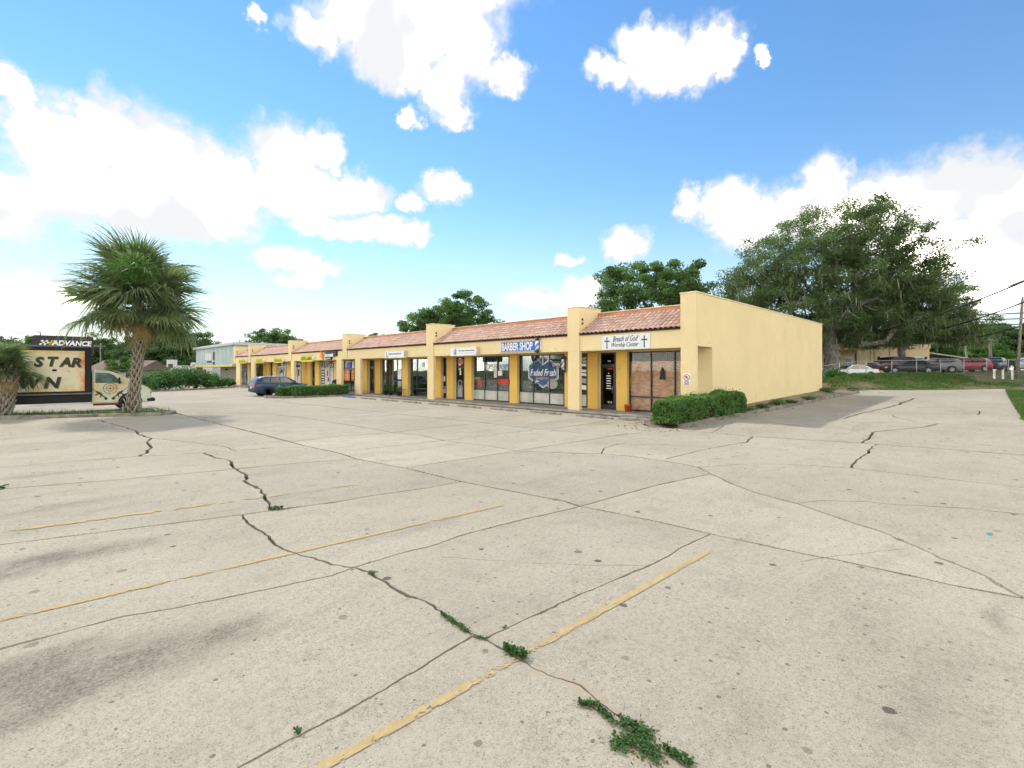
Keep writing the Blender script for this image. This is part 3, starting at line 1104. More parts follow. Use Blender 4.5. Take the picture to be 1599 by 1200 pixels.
def weed(path, spread, n, leaf, label, h=.03, grp='weeds growing in the cracks'):
    rng = np.random.default_rng(n)
    pts = [Vector(on_ground(*p)) for p in path]
    cum = []
    dense = densify([p[:] for p in pts], .01) if len(pts) > 1 else [pts[0][:]]
    C = []
    for i in range(n):
        b = dense[rng.integers(len(dense))]
        a = rng.uniform(0, 6.28); r = spread * abs(rng.normal()) * .6
        C.append((b[0] + r * math.cos(a), b[1] + r * math.sin(a), 0))
    C = np.array(C)
    gz = ground_z(*dense[0])
    d = np.linalg.norm(C[:, :2] - np.array(dense[len(dense) // 2])[None, :2], axis=1)
    C[:, 2] = gz + .006 + h * rng.uniform(.1, 1, n)
    V = leaf_faces(C, np.tile([[0, 0, 1.0]], (n, 1)), leaf, rng, .55, .7)
    base = dense[len(dense) // 2]
    root = thing('weed', label, 'weed', (base[0], base[1], gz), 0, grp)
    me = quads_mesh('foliage', V, M_WEED, attr=rng.uniform(0, 1, n), per=6)
    put('foliage', me, root)
    st = MB()
    for i in range(max(4, n // 16)):
        q = C[rng.integers(n)]; b = dense[rng.integers(len(dense))]
        st.tube([(b[0], b[1], gz - .01), ((b[0] + q[0]) / 2, (b[1] + q[1]) / 2, gz + h * .4), (q[0], q[1], q[2])], .0018, 4)
    st.build('stem', plain('weed_stem', (.16, .11, .05), .9), root)


weed([(958, 1166), (985, 1160), (1005, 1158), (1024, 1188)], .075, 560, .022, 'large dark green weed sprawling over the cracked concrete, nearest the camera', .016)
weed([(972, 1132), (995, 1138), (1012, 1150)], .06, 400, .021, 'dense upper weed clump just behind the largest foreground weed', .02)
weed([(905, 1102), (930, 1104), (945, 1118), (957, 1130)], .026, 330, .02, 'narrow weed strip on the crack, left of the largest foreground weed', .03)
weed([(1040, 1172), (1058, 1184), (1080, 1198)], .03, 300, .02, 'weed strip at the bottom edge of the photo, right of the largest one', .03)
weed([(790, 1017), (806, 1024), (822, 1031)], .035, 300, .028, 'grassy weed tuft where the yellow line crosses the crack', .06)
weed([(690, 960), (712, 976), (732, 990)], .028, 300, .02, 'weed strip along the crack above the yellow line', .025)
weed([(740, 996), (762, 1000)], .022, 60, .016, 'small dry weed patch where two cracks meet', .015)
weed([(577, 896), (584, 899)], .03, 60, .022, 'small weed on the crack at the centre left of the lot', .03)
weed([(420, 797), (440, 796)], .06, 110, .035, 'weed tuft at the end of the jagged crack on the left', .05)
weed([(462, 1144), (468, 1147)], .018, 36, .02, 'tiny weed on the lower left joint', .03)
weed([(785, 983), (790, 980)], .012, 26, .014, 'tiny weed on the joint just above the grassy tuft', .015)
weed([(0, 765), (6, 763)], .05, 60, .035, 'small weed on the joint at the left edge of the photo', .06)


def grass(name, label, N, sampler, hmin, hmax, mat, wid=.012):
    rng = np.random.default_rng(N)
    B = np.array([sampler(rng) for _ in range(N)])
    hgt = rng.uniform(hmin, hmax, N)[:, None]
    a = rng.uniform(0, 6.28, N)
    s = np.stack([np.cos(a), np.sin(a), np.zeros(N)], 1) * wid * (.6 + rng.random((N, 1)))
    lean = np.concatenate([rng.normal(size=(N, 2)) * .35, np.ones((N, 1))], 1) * hgt
    V = np.stack([B - s, B + s, B + lean * .6 + s * .6, B + lean, B + lean * .6 - s * .6], 1)
    o = put(name, quads_mesh(name, V, mat, attr=rng.random(N), per=5))
    tag(o, label, 'grass', kind='stuff')


def bank_pt(rng):
    while True:
        i = rng.integers(len(bank_in)); j = min(i + 1, len(bank_in) - 1)
        u = rng.random(); v = rng.random() ** .8
        x = bank_in[i][0] * (1 - u) + bank_in[j][0] * u + v * 9 * .454
        y = bank_in[i][1] * (1 - u) + bank_in[j][1] * u + v * 9 * .892
        den = noise.noise(Vector((x * .45, y * .45, 0))) + .6 * noise.noise(Vector((x * 1.7, y * 1.7, 2))) + .8 * v - .25
        if den > rng.uniform(-.35, .5):
            return (x, y, ground_z(x, y) + .02 + .35 * noise.noise(Vector((x * .9, y * .9, 3))) * math.sin(math.pi * v) - .03)


def lawn_pt(rng):
    x = rng.uniform(25.2, 52); i = 0
    u = (x - 25) / 27
    y = -.62 + .3 * u - abs(rng.normal()) * 1.1 + .12 * noise.noise(Vector((x * 1.3, 0, 0)))
    return (x, y, ground_z(x, y) + .02)


grass('bank_grass', 'rough green grass with bare patches on the bank below the parked cars', 26000, bank_pt, .08, .26, M_GRASS, .02)
grass('lawn_grass', 'short mown green lawn at the right edge beside the drive', 26000, lawn_pt, .05, .12, M_GRASS, .01)

# ------------------------------------------------------------------ the shop row
XF, XP, XW = 19.5, 20.86, 21.1            # fascia front, pilaster front, glazing plane
ZS, ZE, ZT, ZP = 3.15, 4.0, 5.12, 5.38    # soffit, eave, top of tiles, parapet
YA, YB = 8.88, 75.7
M_WALL = stucco('cream_stucco', (.775, .63, .355), .26)
M_PIL = stucco('yellow_stucco', (.76, .48, .115), .2)
M_COPE = plain('coping_cream', (.76, .64, .40), .6, .3, var=.12, scale=1.5)
M_FRAME = plain('bronze_frame', (.022, .020, .018), .35, .5, var=.2)
M_GLASS = glass('shop_glass', (.80, .86, .84), clear=.95)
M_GLASSD = glass('dark_door_glass', (.42, .44, .46))
M_INT = plain('interior_grey', (.33, .33, .31), .9, .2, var=.2, scale=.8)
M_WHITE = plain('white_vinyl', (.80, .80, .79), .55, .3, var=.05)
M_BLACK = plain('black_vinyl', (.014, .014, .016), .5, .3, var=.1)
M_KICK = plain('pale_kick_panel', (.50, .49, .44), .6, .3, var=.15, scale=1.2)
M_RED = plain('red_print', (.52, .045, .035), .6)
M_NAVY = plain('navy_print', (.035, .095, .20), .5, var=.2)
M_BLUE = plain('blue_print', (.035, .14, .50), .5)
M_ORANGE = plain('orange_print', (.80, .24, .035), .6)
M_STEEL = plain('brushed_metal', (.45, .46, .47), .35, .5, .8)


def on_plane_x(px, X):
    dx, dy = px_ray(px)
    return dy * X / dx


yw = lambda px: on_plane_x(px, XW)
yp = lambda px: on_plane_x(px, XP)


def face_front(x, y, z):
    """text frame on a wall that looks towards -X"""
    return Matrix(((0, 0, -1, x), (-1, 0, 0, y), (0, 1, 0, z), (0, 0, 0, 1)))


def face_south(x, y, z):
    """text frame on a wall that looks towards -Y"""
    return Matrix(((1, 0, 0, x), (0, 0, -1, y), (0, 1, 0, z), (0, 0, 0, 1)))


def lettering(body, w, h, M, mat, parent, name='lettering', **kw):
    me = fit_text(body, w, h, mat, **kw)
    me.transform(M)
    return put(name, me, parent)


def decal(polys, M, mat, parent, name, depth=.002):
    """flat cut-out shapes given as lists of (right, up) points"""
    m = MB()
    for pts in polys:
        a = [M @ Vector((u, v, 0)) for u, v in pts]
        m.prism(a, (M @ Vector((0, 0, depth))) - (M @ Vector((0, 0, 0))))
    return m.build(name, mat, parent)


def ngon(n, rx, ry, cx=0, cy=0, rot=0):
    return [(cx + rx * math.cos(rot + 2 * math.pi * i / n), cy + ry * math.sin(rot + 2 * math.pi * i / n)) for i in range(n)]


def ring(n, r0, r1, cx=0, cy=0, rot=0, sx=1.0):
    out = []
    for i in range(n):
        a, b = rot + 2 * math.pi * i / n, rot + 2 * math.pi * (i + 1) / n
        out.append([(cx + sx * r * math.cos(t), cy + r * math.sin(t)) for r, t in ((r0, a), (r1, a), (r1, b), (r0, b))])
    return out


def line2(pts, w):
    out = []
    for (a, b) in zip(pts[:-1], pts[1:]):
        d = Vector((b[0] - a[0], b[1] - a[1]));
        if d.length < 1e-6: continue
        d.normalize(); n = Vector((-d.y, d.x)) * w / 2
        out.append([(a[0] + n.x, a[1] + n.y), (a[0] - n.x, a[1] - n.y), (b[0] - n.x, b[1] - n.y), (b[0] + n.x, b[1] + n.y)])
    return out


def rect2(x0, x1, y0, y1):
    return [(x0, y0), (x1, y0), (x1, y1), (x0, y1)]


plaza = thing('shopping_plaza', 'long cream stucco shop row with yellow pillars and red barrel-tile mansard', 'building', (30, 42, 0))

# end wall with its square pass-through at the walk
m = MB()
m.prism([(XF, YA, ZS + .05), (XW, YA, ZS + .05), (XW, YA, -.1), (39.7, YA, -.1), (39.7, YA, 5.43), (XF, YA, 5.43)], (0, .69, 0))
m.build('end_wall', M_WALL, plaza)
m = MB(); m.bbox(XF - .035, 39.74, YA - .035, YA + .725, 5.43, 5.49, .012); m.build('coping', M_COPE, plaza)
m = MB()
m.box(39.4, 39.7, YA + .69, YB, -.1, 5.2); m.box(XW + .2, 39.4, YB - .3, YB, -.1, 5.2)
m.build('rear_wall', M_WALL, plaza)
m = MB(); m.box(21.3, 39.4, YA + .69, YB - .3, 4.85, 4.98); m.build('flat_roof', plain('roof_membrane', (.5, .49, .46), .9), plaza)

# free-standing columns under the fascia
for (a, b) in [(8.90, 9.56), (14.95, 15.70), (27.58, 28.32), (38.22, 39.2), (41.82, 42.85), (53.2, 54.15), (66.5, 67.9), (72.7, 74.5)]:
    m = MB(); m.bbox(XF - .01, XF + .21, a, b, .14, ZS + .05, .012)
    m.build('column', M_WALL, plaza)

# parapet piers between the tiled bays
PIERS = [(YA, 9.57), (14.94, 15.72), (27.58, 28.45), (40.72, 41.6), (53.96, 54.85), (68.1, 68.95), (74.9, YB)]
for i, (a, b) in enumerate(PIERS):
    if i > 0:
        m = MB(); m.bbox(XF - .02, 21.35, a, b, ZS, ZP, .012)
        p = m.build('parapet_pier', M_WALL, plaza)
        m = MB(); m.bbox(XF - .05, 21.38, a - .03, b + .03, ZP, ZP + .05, .01); m.build('pier_cap', M_COPE, p)
        for zz in (4.52, 4.72):
            m = MB(); m.bbox(XF + .17, XF + .30, a - .03, a + .01, zz, zz + .11, .01)
            m.build('scupper', plain('rusty_scupper', (.12, .07, .04), .8), p)
# fascia, soffit, tiles
M_TILE = None


def tile_material():
    k = NM('barrel_tile')
    t = k.attr('tone')
    P = k.pos()
    c = k.mix(k.ramp(t, 0, 1, 0, 1, False), (.42, .262, .195), (.57, .395, .31))
    c = k.mix(k.math('MULTIPLY', k.ramp(k.noise(P, 1.1, 5, .65), .45, .7), .65), c, (.53, .40, .33))
    c = k.mix(k.math('MULTIPLY', k.ramp(k.noise(P, 3.2, 5, .7), .55, .72), .55), c, (.20, .15, .11))
    k.bump(k.noise(P, 30, 3), .3, .01)
    return k.done(c, .85, .2)


M_TILE = tile_material()
M_RIDGE = plain('painted_ridge', (.52, .235, .13), .6, .3, var=.15, scale=1)


def tiles(y0, y1):
    """overlapping clay barrel tiles laid up the mansard"""
    x0, z0, x1, z1 = XF - .07, ZE + .02, 21.18, 4.99
    rows = 6
    n = max(2, int(round((y1 - y0) / .245)))
    w = (y1 - y0) / n
    Q, T = [], []
    rng = np.random.default_rng(int(y0 * 10))
    sl = Vector((x1 - x0, 0, z1 - z0)); L = sl.length; sl.normalize(); up = Vector((-sl.z, 0, sl.x))
    arc = [(-.5, 0.0), (-.38, .038), (-.16, .064), (.08, .064), (.28, .036), (.38, .005), (.5, 0.0)]
    for r in range(rows):
        s0 = L * r / rows - .05; s1 = L * (r + 1) / rows + .03
        for c in range(n):
            yc = y0 + (c + .5) * w + rng.normal() * .004
            lift = .040 + rng.normal() * .004; tone = rng.random()
            ds = rng.normal() * .006
            pts0, pts1, ptsb = [], [], []
            for (u, hh) in arc:
                p0 = Vector((x0, yc + u * w, z0)) + sl * (s0 + ds) + up * (hh + lift)
                p1 = Vector((x0, yc + u * w, z0)) + sl * (s1 + ds) + up * (hh + .002)
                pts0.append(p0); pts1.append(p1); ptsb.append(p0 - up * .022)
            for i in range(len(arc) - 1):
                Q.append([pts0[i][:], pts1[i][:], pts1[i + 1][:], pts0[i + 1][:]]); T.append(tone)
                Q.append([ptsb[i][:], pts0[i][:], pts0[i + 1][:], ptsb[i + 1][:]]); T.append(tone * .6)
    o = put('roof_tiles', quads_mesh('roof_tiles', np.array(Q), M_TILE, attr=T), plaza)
    o['kind'] = 'stuff'
    m = MB()
    m.prism([(x0 + .05, y0, z0), (21.3, y0, z0), (21.3, y0, z1 + .02)], (0, y1 - y0, 0))
    m.build('roof_deck', plain('tile_underlay', (.10, .07, .055), .9), plaza)
    m = MB()
    m.prism([(21.06, y0, 4.985), (21.30, y0, 4.985), (21.30, y0, ZT + .06), (21.12, y0, ZT + .06)], (0, y1 - y0, 0))
    m.build('ridge_flashing', M_RIDGE, plaza)
    m = MB(); m.bbox(21.06, 21.40, y0, y1, ZT + .06, ZT + .10, .008); m.build('ridge_cap', M_COPE, plaza)


M_SOFFIT = stucco('soffit_stucco', (.80, .58, .22), .1)
for i in range(len(PIERS) - 1):
    y0, y1 = PIERS[i][1], PIERS[i + 1][0]
    m = MB(); m.bbox(XF + .04, XF + .34, y0, y1, ZS, ZE - .01, .01); m.build('fascia', M_WALL, plaza)
    m = MB(); m.box(XF + .34, XW + .3, y0, y1, ZS + .012, ZS + .12); m.build('soffit', M_SOFFIT, plaza)
    m = MB(); m.box(XF - .015, XF + .04, y0 + .01, y1 - .01, ZE - .06, ZE - .012); m.build('drip_edge', plain('drip_metal', (.10, .055, .04), .6), plaza)
    tiles(y0, y1)

# ---- glazing, doors and yellow pilasters along the walk
OPEN = []      # (ya, yb) of every opening in the glazing plane


def pilaster(px0, px1):
    b, a = yp(px0), yp(px1)
    m = MB()
    m.bbox(XP, XW + .12, a, b, .14, ZS + .03, .008)
    me = m.mesh('pilaster', [M_WALL, M_PIL])
    for p in me.polygons:
        if p.normal.x < -.5: p.material_index = 1
    put('pilaster', me, plaza)


def window(px0, px1, mull=(), rail=.88, kick=None, glassm=None, z1=3.1, rails=True):
    b, a = (yw(px0) if px0 is not None else None), (yw(px1) if px1 is not None else None)
    if a is None: a = 9.60
    OPEN.append((a, b))
    fr = MB()
    t = .055
    z0 = .15
    ys = [a] + sorted(yw(p) for p in mull) + [b]
    fr.box(XW - .03, XW + .06, a, b, z0, z0 + .09); fr.box(XW - .03, XW + .06, a, b, z1 - .06, z1)
    for i, y in enumerate(ys):
        lo = y if i == 0 else (y - t if i == len(ys) - 1 else y - t / 2)
        fr.box(XW - .032, XW + .062, lo, lo + t, z0 + .001, z1 - .001)
    if rails: fr.box(XW - .028, XW + .058, a, b, rail - .03, rail + .03)
    w = fr.build('shop_window', M_FRAME, plaza)
    for lo, hi in zip(ys[:-1], ys[1:]):
        g = MB(); g.box(XW + .005, XW + .013, lo + .02, hi - .02, rail + .03 if rails else z0 + .09, z1 - .06)
        g.build('pane', glassm or M_GLASS, w)
        if rails:
            g = MB(); g.box(XW + .005, XW + .013, lo + .02, hi - .02, z0 + .09, rail - .03)
            g.build('kick_panel' if kick else 'pane', kick or glassm or M_GLASS, w)
    m = MB(); m.box(XW - .02, XW + .12, a, b, z1, ZS + .012); m.build('head_trim', M_WALL, w)
    return w


def door(px0, px1, glassm=None):
    b, a = yw(px0), yw(px1)
    OPEN.append((a, b))
    fr = MB(); t = .06
    fr.box(XW - .03, XW + .06, a, a + t, .15, 3.1); fr.box(XW - .03, XW + .06, b - t, b, .15, 3.1)
    fr.box(XW - .028, XW + .058, a + t, b - t, 2.42, 2.50); fr.box(XW - .028, XW + .058, a + t, b - t, 3.02, 3.1)
    d = fr.build('door_frame', M_FRAME, plaza)
    g = MB(); g.box(XW + .005, XW + .013, a + t, b - t, 2.5, 3.02); g.build('transom_pane', M_GLASSD, d)
    lf = MB()
    lf.box(XW - .01, XW + .03, a + t + .004, a + t + .09, .17, 2.41); lf.box(XW - .01, XW + .03, b - t - .09, b - t - .004, .17, 2.41)
    lf.box(XW - .009, XW + .029, a + t + .09, b - t - .09, .17, .40); lf.box(XW - .009, XW + .029, a + t + .09, b - t - .09, 2.31, 2.41)
    lf.build('door_leaf', M_FRAME, d)
    g = MB(); g.box(XW + .006, XW + .014, a + t + .09, b - t - .09, .40, 2.31); g.build('door_pane', glassm or M_GLASSD, d)
    h = MB(); yy = a + t + .13
    h.tube([(XW - .02, yy, 1.0), (XW - .07, yy, 1.02), (XW - .07, yy, 1.35), (XW - .02, yy, 1.37)], .012, 6); h.build('handle', M_STEEL, d)
    m = MB(); m.box(XW - .02, XW + .12, a, b, 3.1, ZS + .012); m.build('head_trim', M_WALL, d)
    return d


# bay 1, worship centre
w_num = window(906, 917.4, (), kick=M_KICK)
pilaster(917.5, 932.5)
d_ch = door(938.5, 962)
pilaster(963, 979)
w_ch = window(982.5, None, (1017, 1054), glassm=glass('church_glass', (.95, .97, .95), clear=1.0, refl=.35))
# bay 2, smoke shop and barber
pilaster(677.5, 688.2)
w_s0 = window(689.5, 697.4, (), glassm=M_GLASSD)
pilaster(698, 707.7)
d_sm = door(713, 725.3)
pilaster(726, 736)
w_vp = window(738.5, 795.5, (757, 777), kick=M_KICK)
pilaster(796, 807.4)
w_bb = window(811, 881.5, (833.4, 858.3), kick=M_KICK)
pilaster(882, 887)
# bay 3
w_n3 = window(561.5, 566.3, (), glassm=M_GLASSD)
pilaster(567, 573)
d_3 = door(578, 585)
pilaster(585.3, 593)
w_fl = window(594.5, 628, (605.5, 620.6), rails=False)
pilaster(628.8, 636.6)
w_3b = window(639, 669, (651.7,), rail=.75)
# bay 4
w_4a = window(459.5, 471, (465,), rails=False)
pilaster(471.5, 477)
pilaster(478.8, 484.5)
d_4 = door(487.2, 491.8)
pilaster(492, 498)
w_wt = window(499.5, 521.5, (507, 515.5), rails=False)
pilaster(522, 526)
w_or = window(533.8, 553.5, (538, 548.5), rails=False)
# bay 5
w_5a = window(398, 411, (405,), rails=False)
pilaster(411, 414)
pilaster(415.3, 420)
d_5 = door(422, 425.6)
pilaster(426, 431)
w_5b = window(432.5, 447.5, (437.5, 443), rails=False)
pilaster(448, 453)
# solid infill between the openings
OPEN.sort()
prev = YA + .69
for (a, b) in OPEN + [(75.0, 75.01)]:
    if a - prev > .01:
        m = MB(); m.box(XW - .005, XW + .1, prev, a, .1, ZS + .01); m.build('front_wall', M_WALL, plaza)
    prev = max(prev, b)


# rooms behind the glass
def brick_material():
    k = NM('tan_brick')
    b = k.node('ShaderNodeTexBrick')
    b.inputs['Scale'].default_value = 1.0
    b.inputs['Color1'].default_value = (.60, .27, .16, 1); b.inputs['Color2'].default_value = (.80, .48, .32, 1)
    b.inputs['Mortar'].default_value = (.50, .42, .34, 1)
    b.inputs['Brick Width'].default_value = .22; b.inputs['Row Height'].default_value = .078; b.inputs['Mortar Size'].default_value = .008
    b.inputs['Bias'].default_value = -.1
    sw = k.node('ShaderNodeSeparateXYZ'); k.l.new(k.pos(), sw.inputs[0])
    cb = k.node('ShaderNodeCombineXYZ'); k.l.new(sw.outputs['Y'], cb.inputs[0]); k.l.new(sw.outputs['Z'], cb.inputs[1])
    k.l.new(cb.outputs[0], b.inputs['Vector'])
    k.bump(b.outputs['Fac'], -.4, .01)
    return k.done(k.mix(k.math('MULTIPLY', k.ramp(k.noise(k.pos(), 2.5, 4), .45, .7), .3), b.outputs['Color'], (.25, .14, .09)), .9, .1)


m = MB()
m.box(26.0, 26.1, 13.6, 75, .1, 3.2); m.box(XW + .1, 26.0, 9.6, 75, .09, .149)
for y in (15.3, 21.1, 28.0, 33.3, 41.2, 46.5, 54.5, 61.0, 68.5): m.box(XW + .1, 26.0, y, y + .1, .15, 3.16)
m.build('interior', M_INT, plaza)
m = MB(); m.box(XW + .07, XW + .17, 9.62, 13.05, .16, 2.62)
m.build('brick_screen', brick_material(), plaza)
m = MB(); m.box(XW + .05, XW + .06, yw(881.5) + .03, yw(811) - .03, .9, 3.04); m.build('window_backing', plain('backing_grey', (.15, .15, .135), .6, var=.3, scale=.9), plaza)  # grey sheet added behind the barber panes to brighten their dark look
m = MB(); m.box(23.4, 23.5, 13.1, 15.2, .15, 3.1); m.build('lobby_wall', plain('lobby_grey', (.42, .42, .40), .8), plaza)
m = MB(); m.bbox(22.3, 23.0, 21.6, 25.0, .15, 1.12, .02); m.build('display_counter', plain('counter_white', (.72, .71, .66), .5), plaza)
m = MB(); m.bbox(22.1, 22.5, 24.3, 24.7, 1.12, 1.75, .02); m.build('display_box', M_RED, plaza)

# window print
FRX = XW - .004
MF = lambda px, z, dx=0.0: face_front(FRX - dx, yw(px), z)
lettering('OPEN', 1.05, .36, MF(767, 2.41), M_WHITE, w_vp, bold=.012)
lettering('VAPE', .90, .34, MF(787.5, 2.41), plain('pale_blue_print', (.35, .50, .85), .5), w_vp, bold=.012)
lettering('CUSTOM', .62, .14, MF(745.5, 1.62), plain('cream_print', (.68, .62, .42), .6), w_vp)
decal([rect2(-.16, .16, -.3, .3)], MF(774, 2.0), plain('poster_paper', (.68, .64, .55), .7), w_vp, 'poster')
decal([rect2(-.2, .2, -.15, .15)], MF(781, 1.98), M_WHITE, w_vp, 'poster')
decal([rect2(-.62, .62, -.17, .17)], MF(787, 1.45), M_RED, w_vp, 'banner')
decal([rect2(-.2, .2, -.18, .18)], MF(750, 1.3), M_RED, w_vp, 'sticker')
# barber's hexagonal emblem
HX = MF(848, 2.05)
hexo = [(0, .98), (-1.18, .46), (-1.18, -.35), (0, -.92), (1.18, -.35), (1.18, .46)]
hexs = lambda s: [(u * s, v * s) for u, v in hexo]
decal([hexs(1.0)], HX, M_WHITE, w_bb, 'emblem_border')
decal([hexs(.955)], face_front(FRX - .003, yw(848), 2.05), M_NAVY, w_bb, 'emblem_field')
H2 = face_front(FRX - .006, yw(848), 2.05)
decal(sum([line2([hexs(.90)[i], hexs(.90)[(i + 1) % 6]], .018) for i in range(6)], []), H2, M_WHITE, w_bb, 'emblem_line')
lettering('Faded Fresh', 2.0, .40, face_front(FRX - .010, yw(848), 2.05), M_WHITE, w_bb, shear=.35, bold=.012)
lettering('BARBER SHOP', 1.1, .14, face_front(FRX - .010, yw(848), 1.70), plain('salmon_print', (.72, .36, .28), .6), w_bb)
decal([[(-.06, .42), (.02, .44), (.05, 1.12), (-.02, 1.14)], [(-.02, .40), (.40, .64), (.52, .78), (.42, .76), (.0, .48)], [(.02, .40), (-.42, .84), (-.46, .80)]], H2, plain('razor_print', (.62, .72, .76), .4), w_bb, 'razor')
decal(ring(14, .05, .10, .5, .86), H2, M_WHITE, w_bb, 'scissor_loop')
for (u, v, rx, ry) in [(-.62, .88, .34, .30), (-.52, -.62, .34, .2)]:
    decal([ngon(18, rx, ry, u, v)], HX, M_BLACK, w_bb, 'pole_badge')
    decal([[(u + rx * .8 * math.cos(a), v + ry * .8 * math.sin(a)), (u + rx * .9 * math.cos(a + .3), v + ry * .9 * math.sin(a + .3)),
            (u - rx * .8 * math.cos(a - .2), v + ry * .7 * math.sin(a + 2.4)), (u - rx * .7 * math.cos(a), v + ry * .6 * math.sin(a + 2.2))] for a in (.5, 1.2)], H2, M_WHITE, w_bb, 'pole_stripe')
decal([ngon(20, .46, .20)], MF(869, 2.50), M_BLACK, w_bb, 'open_badge')
decal(ring(20, .17, .185, 0, 0, 0, 2.4), face_front(FRX - .003, yw(869), 2.5), M_WHITE, w_bb, 'open_ring')
lettering('OPEN', .58, .20, face_front(FRX - .006, yw(869), 2.5), M_WHITE, w_bb, shear=.25, bold=.01)
decal([ngon(12, .07, .05, -1.0, -.9), ngon(14, .42, .30, .72, -.66)], H2, plain('smoke_print', (.30, .30, .28), .5), w_bb, 'sticker')
# street number and photographs in the narrow light
lettering('102', .40, .30, MF(911.8, 2.74), M_WHITE, w_num, bold=.012, shear=.2)
for i, (z0, z1) in enumerate([(2.42, 2.52), (2.1, 2.2), (1.9, 2.0), (1.5, 1.72), (1.15, 1.35)]):
    decal([[(-.22, z0), (.2, z0 - .04), (.22, z1), (-.2, z1 + .03)]], MF(911.8, 0), M_WHITE if i != 3 else plain('grey_print', (.35, .36, .37), .6), w_num, 'photo_print')
decal([rect2(-.23, .23, .95, 2.6)], face_front(FRX + .0025, yw(911.8), 0), M_BLACK, w_num, 'dark_print')
# worship centre door and window
yd = (yw(938.5) + yw(962)) / 2
lettering('910', .26, .11, face_front(FRX - .02, yd - .1, .52), M_WHITE, d_ch)
lettering('910', .17, .09, face_front(FRX - .003, yd - .05, 2.66), M_WHITE, d_ch)
for i, wd in enumerate((.06, .28, .3, .26, .3, .24, .3)):
    decal([rect2(-wd / 2, wd / 2, -.022, .022)], face_front(FRX - .004, yd - .02, 2.02 - i * .13), M_WHITE, d_ch, 'print_line')
decal([rect2(-.16, .16, -.03, .03)], face_front(FRX - .004, yd - .1, 2.25), M_RED, d_ch, 'exit_print')
pray = [(-.05, -.30), (-.15, -.27), (-.16, -.2), (-.11, -.1), (-.12, .08), (-.06, .24), (0, .31), (.06, .24), (.12, .06), (.11, -.1), (.16, -.2), (.15, -.28), (.06, -.31), (.02, -.24)]
decal([pray], MF(1034.5, 2.03), M_BLACK, w_ch, 'praying_hands')
tree_l = line2([(-.35, -.55), (-.28, .1), (.05, .55), (.5, .9)], .03) + line2([(-.22, -.5), (-.2, .05), (.1, .5)], .02) + line2([(-.38, -.55), (-.2, -.52)], .03)
decal(tree_l, MF(993, 1.75), plain('gold_print', (.62, .42, .16), .5), w_ch, 'gold_branch')
# flag drape in bay 3 and other prints
decal([[(-.95, -.9), (.95, -.9), (.75, .95), (-.75, .95)]], face_front(XW + .03, yw(607), 1.72), plain('flag_blue', (.06, .10, .30), .8, var=.4, scale=2.0), w_fl, 'banner')
decal([[(-.5, -.55), (.5, -.55), (.35, .75), (0, .95), (-.4, .7)]], face_front(XW + .026, yw(607), 1.72), plain('flag_coral', (.72, .27, .18), .8, var=.4, scale=5.0), w_fl, 'banner_figure')
decal([[(u - .05, -.85), (u + .06, -.85), (u * .75 + .03, .0), (u * .75 - .04, .0)] for u in (-.8, -.5, -.2, .15, .5, .8)], face_front(XW + .022, yw(607), 1.72), M_WHITE, w_fl, 'banner_fringe')
decal([rect2(-.33, .33, -.42, .42)], MF(624.5, 1.85), M_WHITE, w_fl, 'poster')
decal([rect2(-.33, .33, -.45, .45)], MF(624.5, .85), plain('grey_poster', (.38, .37, .34), .7), w_fl, 'poster')
decal([rect2(-.4, .4, -.55, .55)], face_front(XW + .03, yd * 0 + (yw(578) + yw(585)) / 2, 1.9), plain('magazine_print', (.5, .16, .13), .7, var=.5, scale=5), d_3, 'poster')
decal([ngon(8, .2, .22)], MF(661, 2.6), M_WHITE, w_3b, 'sticker')
yv = (yw(713) + yw(725.3)) / 2
decal([rect2(-.09, .09, -.16, .16)], face_front(FRX - .004, yv, 2.0), M_WHITE, d_sm, 'notice')
decal(ring(16, .20, .235, 0, 0, 0, 1) + [rect2(-.2, -.16, -.5, .0), rect2(.16, .2, -.3, .0)], face_front(FRX - .004, yv + .05, 1.25), plain('silver_print', (.5, .52, .53), .5), d_sm, 'door_emblem')
decal([rect2(-.28, .28, -.42, .42)], face_front(FRX - .004, yv + .05, .72), plain('grey_panel', (.36, .37, .38), .6), d_sm, 'door_panel')
decal([rect2(-.3, .3, -.18, .18)], face_front(FRX + .002, yv, 2.78), plain('salmon_panel', (.55, .25, .17), .7), d_sm, 'transom_print')
decal([rect2(-.1, .1, -.18, .18)], MF(694, 1.55), M_WHITE, w_s0, 'notice')
decal([rect2(-.2, .2, -.25, .25)], MF(693.5, .75), plain('grey_panel', (.36, .37, .38), .6), w_s0, 'notice')
# pawn-shop prints
lettering('WANTED', 3.1, .52, MF(510.5, 2.68), M_BLACK, w_wt, bold=.03)
decal([rect2(-1.6, 1.6, -1.15, 1.22)], face_front(XW + .002, yw(510.5), 1.75), plain('window_paper', (.58, .56, .52), .7, var=.2), w_wt, 'paper')
decal([rect2(-.5, .5, z0, z0 + .12) for z0 in (.75, 1.0, 1.25, 1.52, 1.8, 2.08)], MF(503.5, 0), M_BLACK, w_wt, 'print_line')
decal([[(-.12, 1.0), (.2, 1.0), (.3, 1.35), (.05, 1.5)], [(-.25, 1.62), (.1, 1.6), (.1, 2.05), (-.1, 2.2)]], MF(512, 0), M_BLACK, w_wt, 'print_figure')
for p in (537, 543, 551.5):
    decal([rect2(-.42, .42, -.55, .55)], MF(p, 1.72), M_ORANGE, w_or, 'orange_poster')
    decal([rect2(-.3, .3, -.05, .05), rect2(-.3, .3, -.3, -.2), rect2(-.18, .18, .2, .36)], face_front(FRX - .004, yw(p), 1.72), plain('cream_print', (.68, .62, .42), .6), w_or, 'poster_print')
